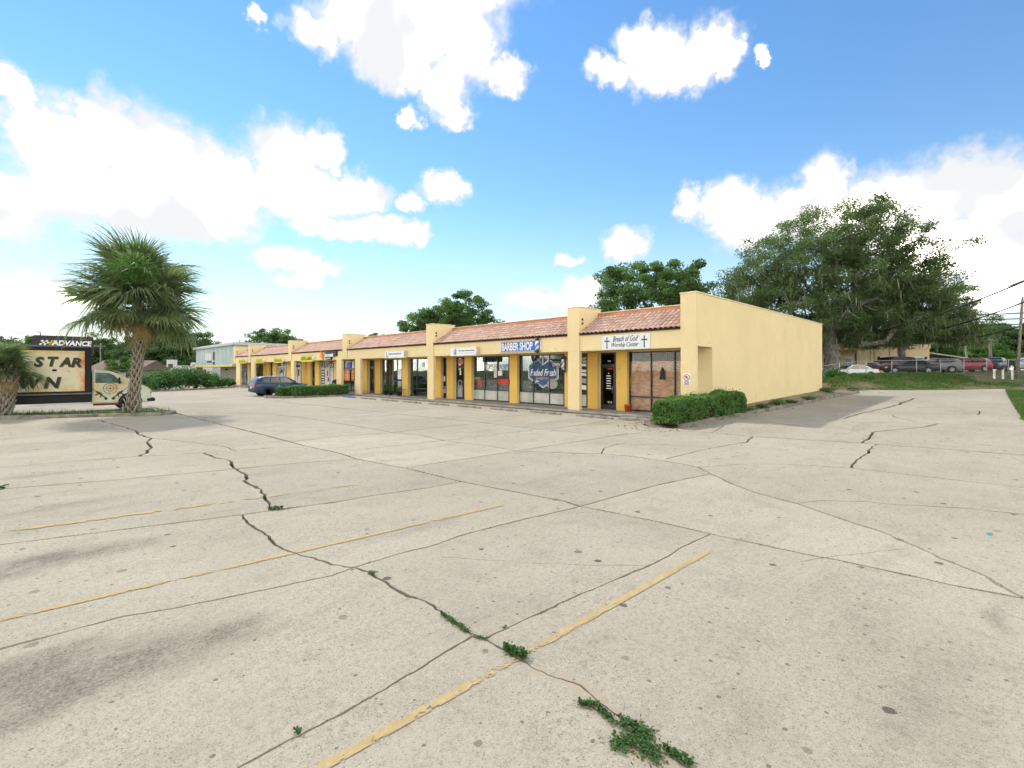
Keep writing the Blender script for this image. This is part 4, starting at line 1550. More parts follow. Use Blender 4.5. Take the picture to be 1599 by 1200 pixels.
decal([ngon(9, .42, .36)], MF(545, 2.6), plain('blue_lamp_print', (.12, .16, .75), .5), w_or, 'blue_sticker')
decal([rect2(-.85, .85, -1.0, 1.2)], face_front(XW + .002, yw(465), 1.7), plain('window_paper', (.58, .56, .52), .7, var=.2), w_4a, 'paper')
decal([rect2(-.7, .7, .8, 1.1), rect2(-.7, -.4, -.1, .5), rect2(.1, .5, -.2, .6)], face_front(FRX, yw(465), 1.7), M_BLACK, w_4a, 'print_figure')
decal([rect2(-1.3, 1.3, -1.0, 1.05)], face_front(XW + .002, yw(440), 1.65), plain('window_paper', (.58, .56, .52), .7, var=.2), w_5b, 'paper')
decal(line2([(-1.1, .8), (-.6, -.2), (-.6, -.9)], .12) + line2([(-.2, .8), (-.6, -.2)], .1) + line2([(.2, -.9), (.5, .1), (1.1, .8)], .12) + [rect2(-.4, .4, .2, .6)], face_front(FRX, yw(440), 1.65), M_BLACK, w_5b, 'print_figure')


# ------------------------------------------------------------------ signs on the fascia
def sign_root(name, label, y, z):
    return thing(name, label, 'sign', (XF + .04, y, z))


s = sign_root('shop_sign', 'white church sign with two black crosses and grey script lettering', 12.3, 3.14)
m = MB(); m.bbox(XF - .012, XF + .034, 11.0, 13.58, 3.16, 3.86, .006); m.build('panel', plain('sign_white', (.72, .745, .755), .5, .3, var=.06), s)
M_INK = plain('ink_grey', (.055, .055, .06), .6)
lettering('Breath of God', 1.36, .27, face_front(XF - .018, 12.27, 3.67), M_INK, s, shear=.45)
lettering('Worship Center', 1.46, .27, face_front(XF - .018, 12.29, 3.36), M_INK, s, shear=.45)
for yy in (11.28, 13.28):
    M = face_front(XF - .014, yy, 3.50)
    cr = [rect2(-.022, .022, -.235, .22), rect2(-.115, .115, .055, .10)] + [ngon(8, .036, .036, a, b) for a, b in ((0, .225), (-.115, .078), (.115, .078), (0, -.235))]
    c_ = MB()
    for k_, pts in enumerate(cr):
        q = [M @ Vector((u, v, 0)) for u, v in pts]
        c_.prism(q, (-.006 - .0015 * k_, 0, 0))
    c_.build('cross', M_BLACK, s)

s = sign_root('shop_sign', 'blue BARBER SHOP banner with striped border and barber pole', 19.1, 3.2)
m = MB(); m.bbox(XF - .008, XF + .03, 17.55, 20.82, 3.21, 3.87, .005)
m.build('panel', M_WHITE, s)
for i in range(30):
    for (za, zb) in ((3.215, 3.272), (3.808, 3.865)):
        y0 = 20.79 - i * .109
        q = [(XF - .012, y0, za), (XF - .012, y0 - .055, za), (XF - .012, y0 - .085, zb), (XF - .012, y0 - .03, zb)]
        m = MB(); m.prism(q, (.003, 0, 0)); m.build('border_stripe', M_NAVY if i % 2 else M_RED, s)


def banner_mat():
    k = NM('barber_blue')
    sx = k.node('ShaderNodeSeparateXYZ'); k.l.new(k.pos(), sx.inputs[0])
    c = k.mix(k.ramp(sx.outputs['Y'], 20.8, 18.6), (.09, .06, .16), (.02, .17, .52))
    return k.done(c, .5, .3)


m = MB(); m.box(XF - .0135, XF - .006, 17.62, 20.74, 3.28, 3.80); m.build('field', banner_mat(), s)
lettering('BARBER SHOP', 2.5, .46, face_front(XF - .020, 19.42, 3.54), M_WHITE, s, bold=.025)
m = MB(); m.lathe([(.0, 3.13), (.10, 3.15), (.13, 3.22), (.11, 3.28), (.11, 3.80), (.13, 3.86), (.10, 3.93), (0, 3.97)], (XF - .07, 17.78, 0), 16)
pole = m.build('barber_pole', plain('pole_dark', (.03, .035, .05), .4, .5), s)
m = MB(); m.lathe([(.118, 3.29), (.118, 3.79)], (XF - .07, 17.78, 0), 16)
k = NM('barber_stripes'); sx = k.node('ShaderNodeSeparateXYZ'); k.l.new(k.pos(), sx.inputs[0])
wv = k.math('FRACT', k.math('MULTIPLY', k.math('ADD', sx.outputs['Z'], k.math('MULTIPLY', sx.outputs['Y'], 1.1)), 3.2))
k.done(k.mix(k.math('GREATER_THAN', wv, .5), (.75, .78, .80), k.mix(k.math('GREATER_THAN', wv, .78), (.05, .2, .55), (.55, .06, .06))), .35, .5)
m.build('striped_cylinder', k.mat, pole)


def box_sign(y0, y1, z0, z1, d, label, rims):
    s = sign_root('shop_sign', label, (y0 + y1) / 2, z0)
    m = MB(); m.bbox(XF + .035 - d, XF + .035, y0, y1, z0, z1, .012); m.build('cabinet', rims, s)
    m = MB(); m.box(XF + .030 - d, XF + .034 - d, y0 + .05, y1 - .05, z0 + .04, z1 - .04); m.build('face', plain('sign_face', (.74, .755, .76), .4, .4, var=.05), s)
    return s


M_CAB = plain('sign_cabinet', (.62, .57, .44), .6, .3)
s = box_sign(22.72, 25.41, 3.09, 3.64, .26, 'white cabinet sign of the smoke shop, between barber banner and next pier', M_CAB)
xs_ = XF + .026 - .26
lettering('The Vape Smoke Shop', 1.62, .13, face_front(xs_, 23.72, 3.42), M_INK, s, bold=.006)
decal([rect2(-.78, .78, -.012, .012)], face_front(xs_, 23.72, 3.27), plain('pale_print', (.42, .46, .5), .6), s, 'print_line')
decal(ring(16, .15, .18, 0, 0) + [[(-.02, -.17), (.07, -.17), (.07, .04), (.02, .22), (-.05, .02)], [(-.09, -.1), (-.04, -.1), (-.02, .14)]], face_front(xs_, 24.85, 3.36), plain('logo_blue', (.10, .20, .33), .5), s, 'logo')
s = box_sign(31.0, 33.78, 3.1, 3.64, .26, 'white cabinet sign with one line of blue lettering above the flag window', M_CAB)
decal([rect2(-.95 + i * .105, -.95 + i * .105 + (.075 if i % 5 else .05), -.055, .055) for i in range(18)], face_front(xs_, 32.3, 3.42), plain('logo_blue', (.10, .20, .33), .5), s, 'print_line')
decal([rect2(-.07, .0, -.22, .22), rect2(.03, .10, -.22, -.05)], face_front(xs_, 33.45, 3.36), M_INK, s, 'logo')
# phone shop: black cloud-edged board with an orange swirl
s = sign_root('shop_sign', 'black phone shop sign with white boost lettering and orange swirl', 44.4, 3.2)
bp = [(-1.15, .38), (-1.15, .05), (-.95, -.25), (-.75, -.45), (-.1, -.48), (.15, -.5), (.35, -.22), (1.2, -.08), (1.35, .1), (1.2, .22), (1.3, .48), (.95, .40), (.6, .46), (-.3, .42)]
decal([[(u * 1.1, v * .85) for u, v in bp]], face_front(XF + .03, 44.1, 3.57), M_BLACK, s, 'board', .12)
lettering('boost', 1.85, .40, face_front(XF - .098, 44.25, 3.62), M_WHITE, s, bold=.045)
lettering('mobile', .95, .15, face_front(XF - .098, 44.45, 3.30), M_WHITE, s)
decal([[(-.38, .42), (-.1, .48), (.12, .2), (.28, -.12), (.22, -.42), (0, -.2), (-.42, -.1), (-.3, .15)]], face_front(XF + .03, 45.95, 3.55), M_ORANGE, s, 'swirl', .1)
# yellow boards over the pawn shop
M_YB = plain('board_yellow', (.66, .58, .06), .6, .3, var=.15)
M_GR = plain('board_green', (.16, .19, .03), .6)
for (y0, y1, z0, z1, lab, n) in [(48.2, 51.3, 3.02, 3.70, 'widest yellow board with green lettering, left of the black phone sign', 2),
                                 (56.5, 59.4, 3.0, 3.58, 'yellow board with green lettering just left of the third pier from the far end', 1),
                                 (63.0, 65.9, 3.02, 3.60, 'yellow board with two lines of small lettering above the blue car roof', 3),
                                 (69.9, 73.3, 3.06, 3.62, 'yellow board on the farthest bay beside the grey-green building', 1)]:
    s = sign_root('shop_sign', lab, (y0 + y1) / 2, z0)
    m = MB(); m.bbox(XF - .03, XF + .035, y0, y1, z0, z1, .008); m.build('board', M_YB, s)
    w = y1 - y0
    if n == 2:
        lettering('GUNS & AMMO', w * .88, .36, face_front(XF - .036, (y0 + y1) / 2, (z0 + z1) / 2), M_GR, s, bold=.03)
    else:
        zz = [(z0 + z1) / 2] if n == 1 else [z0 + .17, z1 - .17]
        for z_ in zz:
            hh = .15 if n == 1 else .07
            decal([rect2(-w * .4 + i * w * .8 / 7, -w * .4 + i * w * .8 / 7 + w * .085, -hh, hh * (1 - .2 * (i % 3))) for i in range(7)], face_front(XF - .033, (y0 + y1) / 2, z_), M_GR, s, 'print_line')
    lm = MB(); lm.bbox(XF - .18, XF + .035, y0 - .5, y0 - .32, z0 + .25, z0 + .55, .02); lm.build('floodlight', M_WHITE, s)

# projecting barber lamp by the second column
s = thing('barber_lamp', 'small black projecting sign with a striped barber pole beside the second column', 'sign', (XW - .1, 17.05, 2.3))
m = MB(); m.bbox(XP - .32, XP - .24, 16.72, 17.02, 2.05, 2.95, .03); m.build('housing', M_BLACK, s)
m = MB(); m.box(XP - .327, XP - .318, 16.78, 16.97, 2.22, 2.78); m.build('striped_face', bpy.data.materials['barber_stripes'], s)
m = MB(); m.box(XP - .24, XW, 16.82, 16.9, 2.8, 2.86); m.build('bracket', M_FRAME, s)
# no parking plate on the corner column
s = thing('no_parking_sign', 'small white no parking plate with red ring on the corner column', 'sign', (XF - .01, 9.28, 1.55))
m = MB(); m.bbox(XF - .022, XF - .011, 9.13, 9.43, 1.56, 2.06, .003); m.build('plate', M_WHITE, s)
decal(ring(20, .105, .135) + [[(-.085, .06), (-.06, .085), (.085, -.06), (.06, -.085)]], face_front(XF - .0235, 9.28, 1.88), M_RED, s, 'red_ring')
lettering('P', .08, .13, face_front(XF - .0245, 9.28, 1.88), M_INK, s, bold=.02)
decal([rect2(-.11, .11, z_, z_ + .018) for z_ in (-.05, -.02, .01, .05, .08)], face_front(XF - .0235, 9.28, 1.63), plain('violet_print', (.20, .16, .34), .6), s, 'print_line')


# ------------------------------------------------------------------ wheel stops
M_STOP = plain('stop_concrete', (.30, .275, .23), .95, .1, var=.35, scale=2.0, bump=.5)
m = MB()
n_, L_ = 9, 2.05
vs, fs = [], []
for i in range(n_):
    u = i / (n_ - 1); y = (u - .5) * L_
    e = .75 if i in (0, n_ - 1) else 1.0
    wob = .004 * ((i * 7) % 5 - 2)
    for (x, z) in [(-.085 * e, -.01), (-.075 * e, .085 * e), (-.04 * e, .125 * e + wob), (.04 * e, .125 * e - wob), (.075 * e, .085 * e), (.085 * e, -.01)]:
        vs.append((x, y, z))
for i in range(n_ - 1):
    for k_ in range(5):
        a = i * 6 + k_; fs.append((a, a + 6, a + 7, a + 1))
fs.append(tuple(range(6))); fs.append(tuple((n_ - 1) * 6 + k_ for k_ in range(5, -1, -1)))
m.add(vs, fs)
STOP_ME = m.mesh('wheel_stop', M_STOP)
spots = [(18.2, 10.75, 'wheel stop partly hidden behind the corner hedge'), (18.2, 13.1, 'wheel stop in front of the church door'),
         (18.15, 16.05, 'wheel stop below the right half of the barber window'), (17.95, 18.9, 'wheel stop below the left half of the barber window'),
         (17.9, 21.8, 'wheel stop in front of the vape window'), (17.85, 24.7, 'wheel stop in front of the smoke shop door'),
         (17.75, 27.6, 'wheel stop by the third column from the right'), (17.7, 30.4, 'wheel stop below the double window left of the third column'),
         (17.6, 33.3, 'wheel stop below the potted plants'), ]
for i, (x, y, lab) in enumerate(spots):
    o = put('wheel_stop', STOP_ME, loc=(x, y, ground_z(x, y)), rot=(0, 0, R(((i * 37) % 9 - 4) * .5)))
    tag(o, 'grey concrete ' + lab, 'wheel stop', 'wheel stops along the shop walk')
me = STOP_ME.copy(); me.materials.clear(); me.materials.append(plain('handicap_blue', (.07, .19, .36), .8, .2, var=.25))
o = put('wheel_stop', me, loc=(17.6, 36.4, 0)); tag(o, 'blue painted wheel stop at the end of the long hedge', 'wheel stop', 'wheel stops along the shop walk')
for i, (px, lab) in enumerate([(369, 'farthest wheel stop beside the last column'), (379, 'wheel stop between the last two columns'), (387, 'wheel stop just left of the blue car')]):
    o = put('wheel_stop', STOP_ME, loc=(18.0, on_plane_x(px, 18.0), 0)); tag(o, 'pale concrete ' + lab, 'wheel stop', 'wheel stops along the shop walk')

# ------------------------------------------------------------------ vehicles
M_TYRE = plain('tyre_rubber', (.018, .018, .018), .9, .2, var=.2)
M_RIM = plain('alloy_rim', (.42, .43, .44), .35, .5, .7)
M_RIMD = plain('dark_alloy_rim', (.10, .10, .105), .4, .5, .6)
M_CLAD = plain('black_trim', (.022, .022, .023), .6, .3)
M_CGLASS = plain('car_glass', (.012, .015, .017), .06, .6, var=.1)
M_LENSR = plain('tail_lens', (.42, .02, .025), .15, .6)
M_LENSW = plain('head_lens', (.62, .64, .66), .12, .6)
M_PLATE = plain('number_plate', (.66, .68, .64), .4)


def car_paint(name, col):
    k = NM(name)
    c = k.mix(k.ramp(k.noise(k.obj(), 1.5, 3), .3, .7), tuple(v * .93 for v in col), tuple(min(1, v * 1.05) for v in col))
    MATS[name] = k.done(c, .42, .4, .0, Coat_Weight=.45, Coat_Roughness=.08)
    return MATS[name]


def lerp_tab(tab, f):
    for (a, va), (b, vb) in zip(tab[:-1], tab[1:]):
        if f <= b:
            u = (f - a) / (b - a) if b > a else 0
            return va + (vb - va) * u
    return tab[-1][1]


CAR_KINDS = {
    'suv': dict(L=4.62, W=1.86, H=1.66, wb=2.66, wr=.355, clad=True,
                top=[(0, .60), (.012, .74), (.05, .93), (.12, 1.0), (.26, 1.07), (.5, 1.10), (.8, 1.14), (.95, 1.16), (.985, 1.08), (1, .86)],
                wid=[(0, .70), (.03, .84), (.1, .96), (.25, 1.0), (.8, 1.0), (.92, .97), (.98, .90), (1, .82)],
                low=[(0, .34), (.03, .24), (.2, .22), (.85, .22), (.97, .30), (1, .42)],
                cab=[(.245, 1.06), (.33, 1.34), (.41, 1.585), (.47, 1.64), (.60, 1.66), (.78, 1.645), (.90, 1.59), (.945, 1.42), (.985, 1.12)],
                glass=[[(.325, 1.14), (.435, 1.545), (.555, 1.575), (.555, 1.13)], [(.567, 1.13), (.567, 1.578), (.70, 1.575), (.735, 1.14)], [(.748, 1.15), (.715, 1.57), (.80, 1.545), (.865, 1.36), (.84, 1.20)]],
                roofw=.70),
    'sedan': dict(L=4.85, W=1.84, H=1.45, wb=2.8, wr=.33, clad=False,
                  top=[(0, .52), (.012, .64), (.06, .80), (.15, .89), (.28, .95), (.5, .96), (.82, 1.0), (.95, 1.0), (.985, .93), (1, .76)],
                  wid=[(0, .68), (.03, .84), (.1, .96), (.25, 1.0), (.8, 1.0), (.92, .97), (.98, .90), (1, .80)],
                  low=[(0, .30), (.03, .20), (.2, .18), (.85, .19), (.97, .26), (1, .38)],
                  cab=[(.27, .94), (.36, 1.18), (.44, 1.38), (.50, 1.43), (.60, 1.445), (.68, 1.42), (.76, 1.29), (.85, .99)],
                  glass=[[(.345, 1.02), (.46, 1.355), (.565, 1.385), (.565, 1.0)], [(.577, 1.0), (.577, 1.385), (.67, 1.36), (.74, 1.21), (.755, 1.02)]],
                  roofw=.66),
    'coupe_suv': dict(L=4.7, W=1.88, H=1.70, wb=2.75, wr=.36, clad=True,
                      top=[(0, .66), (.012, .84), (.05, 1.0), (.12, 1.06), (.26, 1.10), (.5, 1.12), (.8, 1.16), (.95, 1.18), (.985, 1.10), (1, .86)],
                      wid=[(0, .76), (.03, .9), (.1, .98), (.25, 1.0), (.8, 1.0), (.92, .98), (.98, .92), (1, .84)],
                      low=[(0, .38), (.03, .26), (.2, .25), (.85, .25), (.97, .32), (1, .44)],
                      cab=[(.255, 1.09), (.33, 1.36), (.40, 1.62), (.46, 1.68), (.60, 1.70), (.80, 1.69), (.93, 1.66), (.965, 1.48), (.99, 1.14)],
                      glass=[[(.33, 1.17), (.425, 1.59), (.545, 1.615), (.545, 1.16)], [(.557, 1.16), (.557, 1.618), (.70, 1.618), (.70, 1.17)], [(.713, 1.18), (.713, 1.618), (.86, 1.60), (.88, 1.22)]],
                      roofw=.76),
}


def make_car(kind, name, label, paint, loc, rotz, rim=None, group=None, cat='car', scale=1.0):
    P = CAR_KINDS[kind]
    L, W, wb, wr = P['L'], P['W'], P['wb'], P['wr']
    root = thing(name, label, cat, loc, rotz, group)
    hx = lambda f: L * (.5 - f)
    # lower body, lofted nose to tail
    m = MB(); vs, fs = [], []
    F = sorted(set([0, .012, .03, .05, .08, .12, .18, .26, .35, .45, .55, .65, .75, .82, .88, .93, .97, .985, 1]))
    ns = 14
    for f in F:
        zt, hw, zl = lerp_tab(P['top'], f), lerp_tab(P['wid'], f) * W / 2, lerp_tab(P['low'], f)
        sh = zl + (zt - zl) * .80
        half = [(hw * .80, zl), (hw * .95, zl + .05), (hw * .985, zl + (zt - zl) * .35), (hw, zl + (zt - zl) * .62), (hw * .985, sh), (hw * .90, zt - .015), (hw * .45, zt + .012)]
        sec = [(-y, z) for y, z in half] + [(y, z) for y, z in half[::-1]]
        vs += [(hx(f), y, z) for y, z in sec]
    for i in range(len(F) - 1):
        for k in range(ns):
            k2 = (k + 1) % ns
            fs.append((i * ns + k, i * ns + k2, (i + 1) * ns + k2, (i + 1) * ns + k))
    fs.append(tuple(range(ns - 1, -1, -1))); fs.append(tuple((len(F) - 1) * ns + k for k in range(ns)))
    m.add(vs, fs, 0, True)
    me = m.mesh('body', paint)
    body = put('body', me, root, False)
    # cabin shell
    cab = P['cab']; zb = cab[0][1] - .02; roofz = max(z for _, z in cab)
    base_w = W / 2 * .965; rw = W / 2 * P['roofw']
    cw = lambda z: base_w + (rw - base_w) * max(0, min(1, (z - zb) / (roofz - zb)))
    m = MB(); vs, fs = [], []
    for f, z in cab:
        zlow = min(z, lerp_tab(P['top'], f)) - .05
        w0, w1 = cw(zlow) * .985, cw(z)
        vs += [(hx(f), -w0, zlow), (hx(f), -w1, z - .035), (hx(f), -w1 * .86, z), (hx(f), 0, z + .018), (hx(f), w1 * .86, z), (hx(f), w1, z - .035), (hx(f), w0, zlow)]
    n = 7
    for i in range(len(cab) - 1):
        for k in range(n - 1):
            fs.append((i * n + k, i * n + k + 1, (i + 1) * n + k + 1, (i + 1) * n + k))
    fs.append(tuple(range(n - 1, -1, -1))); fs.append(tuple((len(cab) - 1) * n + k for k in range(n)))
    m.add(vs, fs, 0, True)
    put('cabin', m.mesh('cabin', paint), root, False)
    # side windows, windscreen, rear window
    for s in (-1, 1):
        for poly in P['glass']:
            g = MB()
            pts = [(hx(f), s * (cw(z) + .004 - .012 * (z - zb)), z) for f, z in poly]
            g.prism(pts, (0, s * .008, 0))
            put('window', g.mesh('window', M_CGLASS), root, False)
    for (ia, ib, nm) in ((0, 2, 'windscreen'), (-1, -3, 'rear_window')):
        (fa, za), (fb, zb_) = cab[ia], cab[ib]
        d = Vector((hx(fb) - hx(fa), 0, zb_ - za)); nr = Vector((d.z, 0, -d.x)) if ia == 0 else Vector((-d.z, 0, d.x))
        if nr.z < 0: nr = -nr
        nr = nr.normalized() * .022
        u0, u1 = .10, .93
        pa = Vector((hx(fa), 0, za)) + d * u0 + nr; pb = Vector((hx(fa), 0, za)) + d * u1 + nr
        wa, wb2 = cw(pa.z) * .90, cw(pb.z) * .86
        g = MB(); mid = (pa + pb) / 2 + nr * .8; wm = (wa + wb2) / 2
        g.add([(pa.x, -wa, pa.z), (pa.x, wa, pa.z), (mid.x, wm, mid.z), (mid.x, -wm, mid.z), (pb.x, wb2, pb.z), (pb.x, -wb2, pb.z)], [(0, 1, 2, 3), (3, 2, 4, 5)], 0, True)
        put(nm, g.mesh(nm, M_CGLASS), root, False)
    # wheels and arches
    xf, xr = L / 2 - (L - wb) * .47, L / 2 - (L - wb) * .47 - wb
    for x in (xf, xr):
        for s in (-1, 1):
            yo = s * (W / 2 * .985)
            a = MB(); a.lathe([(0, 0), (wr + .055, 0), (wr + .075, .012), (wr + .075, .03), (wr + .06, .04)] if s > 0 else [(wr + .06, -.04), (wr + .075, -.03), (wr + .075, -.012), (wr + .055, 0), (0, 0)][::1], (x, yo - s * .02, wr + .02), 24, 'Y')
            put('wheel_arch', a.mesh('wheel_arch', M_CLAD), root, False)
            t = MB()
            prof = [(wr * .62, -.11), (wr * .93, -.11), (wr, -.08), (wr, .08), (wr * .93, .11), (wr * .62, .11), (wr * .60, .06), (wr * .60, -.06), (wr * .62, -.11)]
            t.lathe(prof, (0, 0, 0), 24, 'Y')
            w = put('wheel', t.mesh('wheel', M_TYRE), root, False, loc=(x, yo - s * .055, wr))
            r = MB()
            r.lathe([(0, s * .06), (wr * .12, s * .075), (wr * .14, s * .05)], (0, 0, 0), 12, 'Y')
            r.lathe([(wr * .54, s * .03), (wr * .54, s * .105), (wr * .63, s * .112), (wr * .63, s * .02)], (0, 0, 0), 24, 'Y')
            for k in range(5):
                a0 = 2 * math.pi * k / 5 + .3
                ca, sa = math.cos(a0), math.sin(a0)
                pts = []
                for (rr, ww) in ((wr * .08, .045), (wr * .56, .03), (wr * .56, -.03), (wr * .08, -.045)):
                    pts.append((ca * rr - sa * ww, s * .055, sa * rr + ca * ww))
                r.prism(pts, (0, s * .035, 0))
            put('rim', r.mesh('rim', rim or M_RIM), w, False)
    # sills, lights, mirrors, handles, plate
    if P['clad']:
        for s in (-1, 1):
            c = MB(); c.bbox(xr + wr + .1, xf - wr - .1, s * W / 2 * .985 - .02, s * W / 2 * .985 + .02, .24, .40, .015)
            put('sill_trim', c.mesh('sill_trim', M_CLAD), root, False)
        c = MB(); c.bbox(-L / 2 - .01, -L / 2 + .12, -W * .40, W * .40, .36, .62, .03); put('rear_bumper', c.mesh('rear_bumper', M_CLAD), root, False)
    zt = lerp_tab(P['top'], .07)
    for s in (-1, 1):
        h = MB(); h.bbox(L / 2 - .34, L / 2 - .065, s * W * .36 - .15, s * W * .36 + .15, zt - .24, zt - .08, .04); put('headlight', h.mesh('headlight', M_LENSW), root, False)
        zr = lerp_tab(P['top'], .97)
        h = MB(); h.bbox(-L / 2 + .035, -L / 2 + .30, s * W * .405 - .09, s * W * .405 + .09, zr - .34, zr - .03, .04); put('taillight', h.mesh('taillight', M_LENSR), root, False)
        zc = lerp_tab(P['top'], .33)
        h = MB(); h.bbox(hx(.315) - .08, hx(.315) + .08, s * (W / 2 + .10) - .10, s * (W / 2 + .10) + .08, zc + .02, zc + .19, .04); put('mirror', h.mesh('mirror', paint), root, False)
        for f in (.53, .72):
            h = MB(); h.bbox(hx(f) - .1, hx(f) + .1, s * W / 2 * .99 - .01, s * W / 2 * .99 + .018, zc - .16, zc - .12, .008); put('door_handle', h.mesh('door_handle', paint), root, False)
    c = MB(); c.bbox(-L / 2 - .022, -L / 2 + .02, -.17, .17, .66, .80, .006); put('number_plate', c.mesh('number_plate', M_PLATE), root, False)
    c = MB(); c.bbox(L / 2 - .07, L / 2 + .01, -.55, .55, .46, .66, .02); put('grille', c.mesh('grille', M_CLAD), root, False)
    if scale != 1.0: root.scale = (scale,) * 3
    return root


make_car('suv', 'parked_car', 'dark blue SUV parked nose-in at the shops behind the long hedge', car_paint('blue_paint', (.020, .048, .115)), (14.9, 43.85, 0), 0, M_RIMD)


def back_lot(px, t):
    dx, dy = px_ray(px)
    x, y = dx * t, dy * t
    return (x, y, ground_z(x, y))


LEFT = math.atan2(-RGT[1], -RGT[0])         # facing left as seen from the drive
GRP = 'cars parked on the lot above the bank'
make_car('sedan', 'parked_car', 'white sedan parked behind the wire fence, nearest the end wall', car_paint('white_paint', (.72, .71, .67)), back_lot(1329, 49), LEFT, group=GRP)
make_car('suv', 'parked_car', 'dark vehicle behind the white sedan, half hidden by the end wall', car_paint('charcoal_paint', (.03, .032, .036)), back_lot(1300, 58), LEFT, group=GRP)
make_car('coupe_suv', 'parked_car', 'maroon SUV standing behind the white sedan and under the mossy oak', car_paint('maroon_paint', (.085, .022, .02)), back_lot(1391, 57), LEFT + R(8), group=GRP, scale=1.12)
make_car('sedan', 'parked_car', 'black sedan between the maroon SUV and the grey SUV', car_paint('black_paint', (.018, .018, .02)), back_lot(1424, 53), LEFT - R(38), group=GRP)
make_car('suv', 'parked_car', 'grey SUV parked just left of the bright red SUV', car_paint('grey_paint', (.16, .18, .185)), back_lot(1459, 55), LEFT - R(25), group=GRP)
make_car('suv', 'parked_car', 'bright red SUV parked on the bank between grey and black SUVs', car_paint('red_paint', (.22, .008, .018)), back_lot(1509, 57.5), LEFT - R(6), group=GRP)
make_car('coupe_suv', 'parked_car', 'black SUV with its tail towards the drive, right of the red SUV', car_paint('black_metallic', (.028, .028, .03)), back_lot(1553, 60), LEFT + R(38), group=GRP)
make_car('suv', 'parked_car', 'silver car cut off by the right edge of the photo', car_paint('silver_paint', (.40, .42, .44)), back_lot(1612, 60), LEFT + R(60), group=GRP)


# ------------------------------------------------------------------ painted box truck behind the palms
def mural(name, base):
    k = NM(name)
    P = k.obj()
    c = k.mix(k.ramp(k.noise(P, 1.1, 4, .6), .35, .65), base, (.72, .55, .28))
    c = k.mix(k.math('MULTIPLY', k.ramp(k.noise(P, 1.6, 5, .65), .54, .68), .7), c, (.66, .40, .10))
    c = k.mix(k.math('MULTIPLY', k.ramp(k.noise(k.mapping(P, (5, 3, 1)), 1.5, 5, .7), .46, .6), .8), c, (.52, .62, .46))
    MATS[name] = k.done(c, .5, .35)
    return MATS[name]


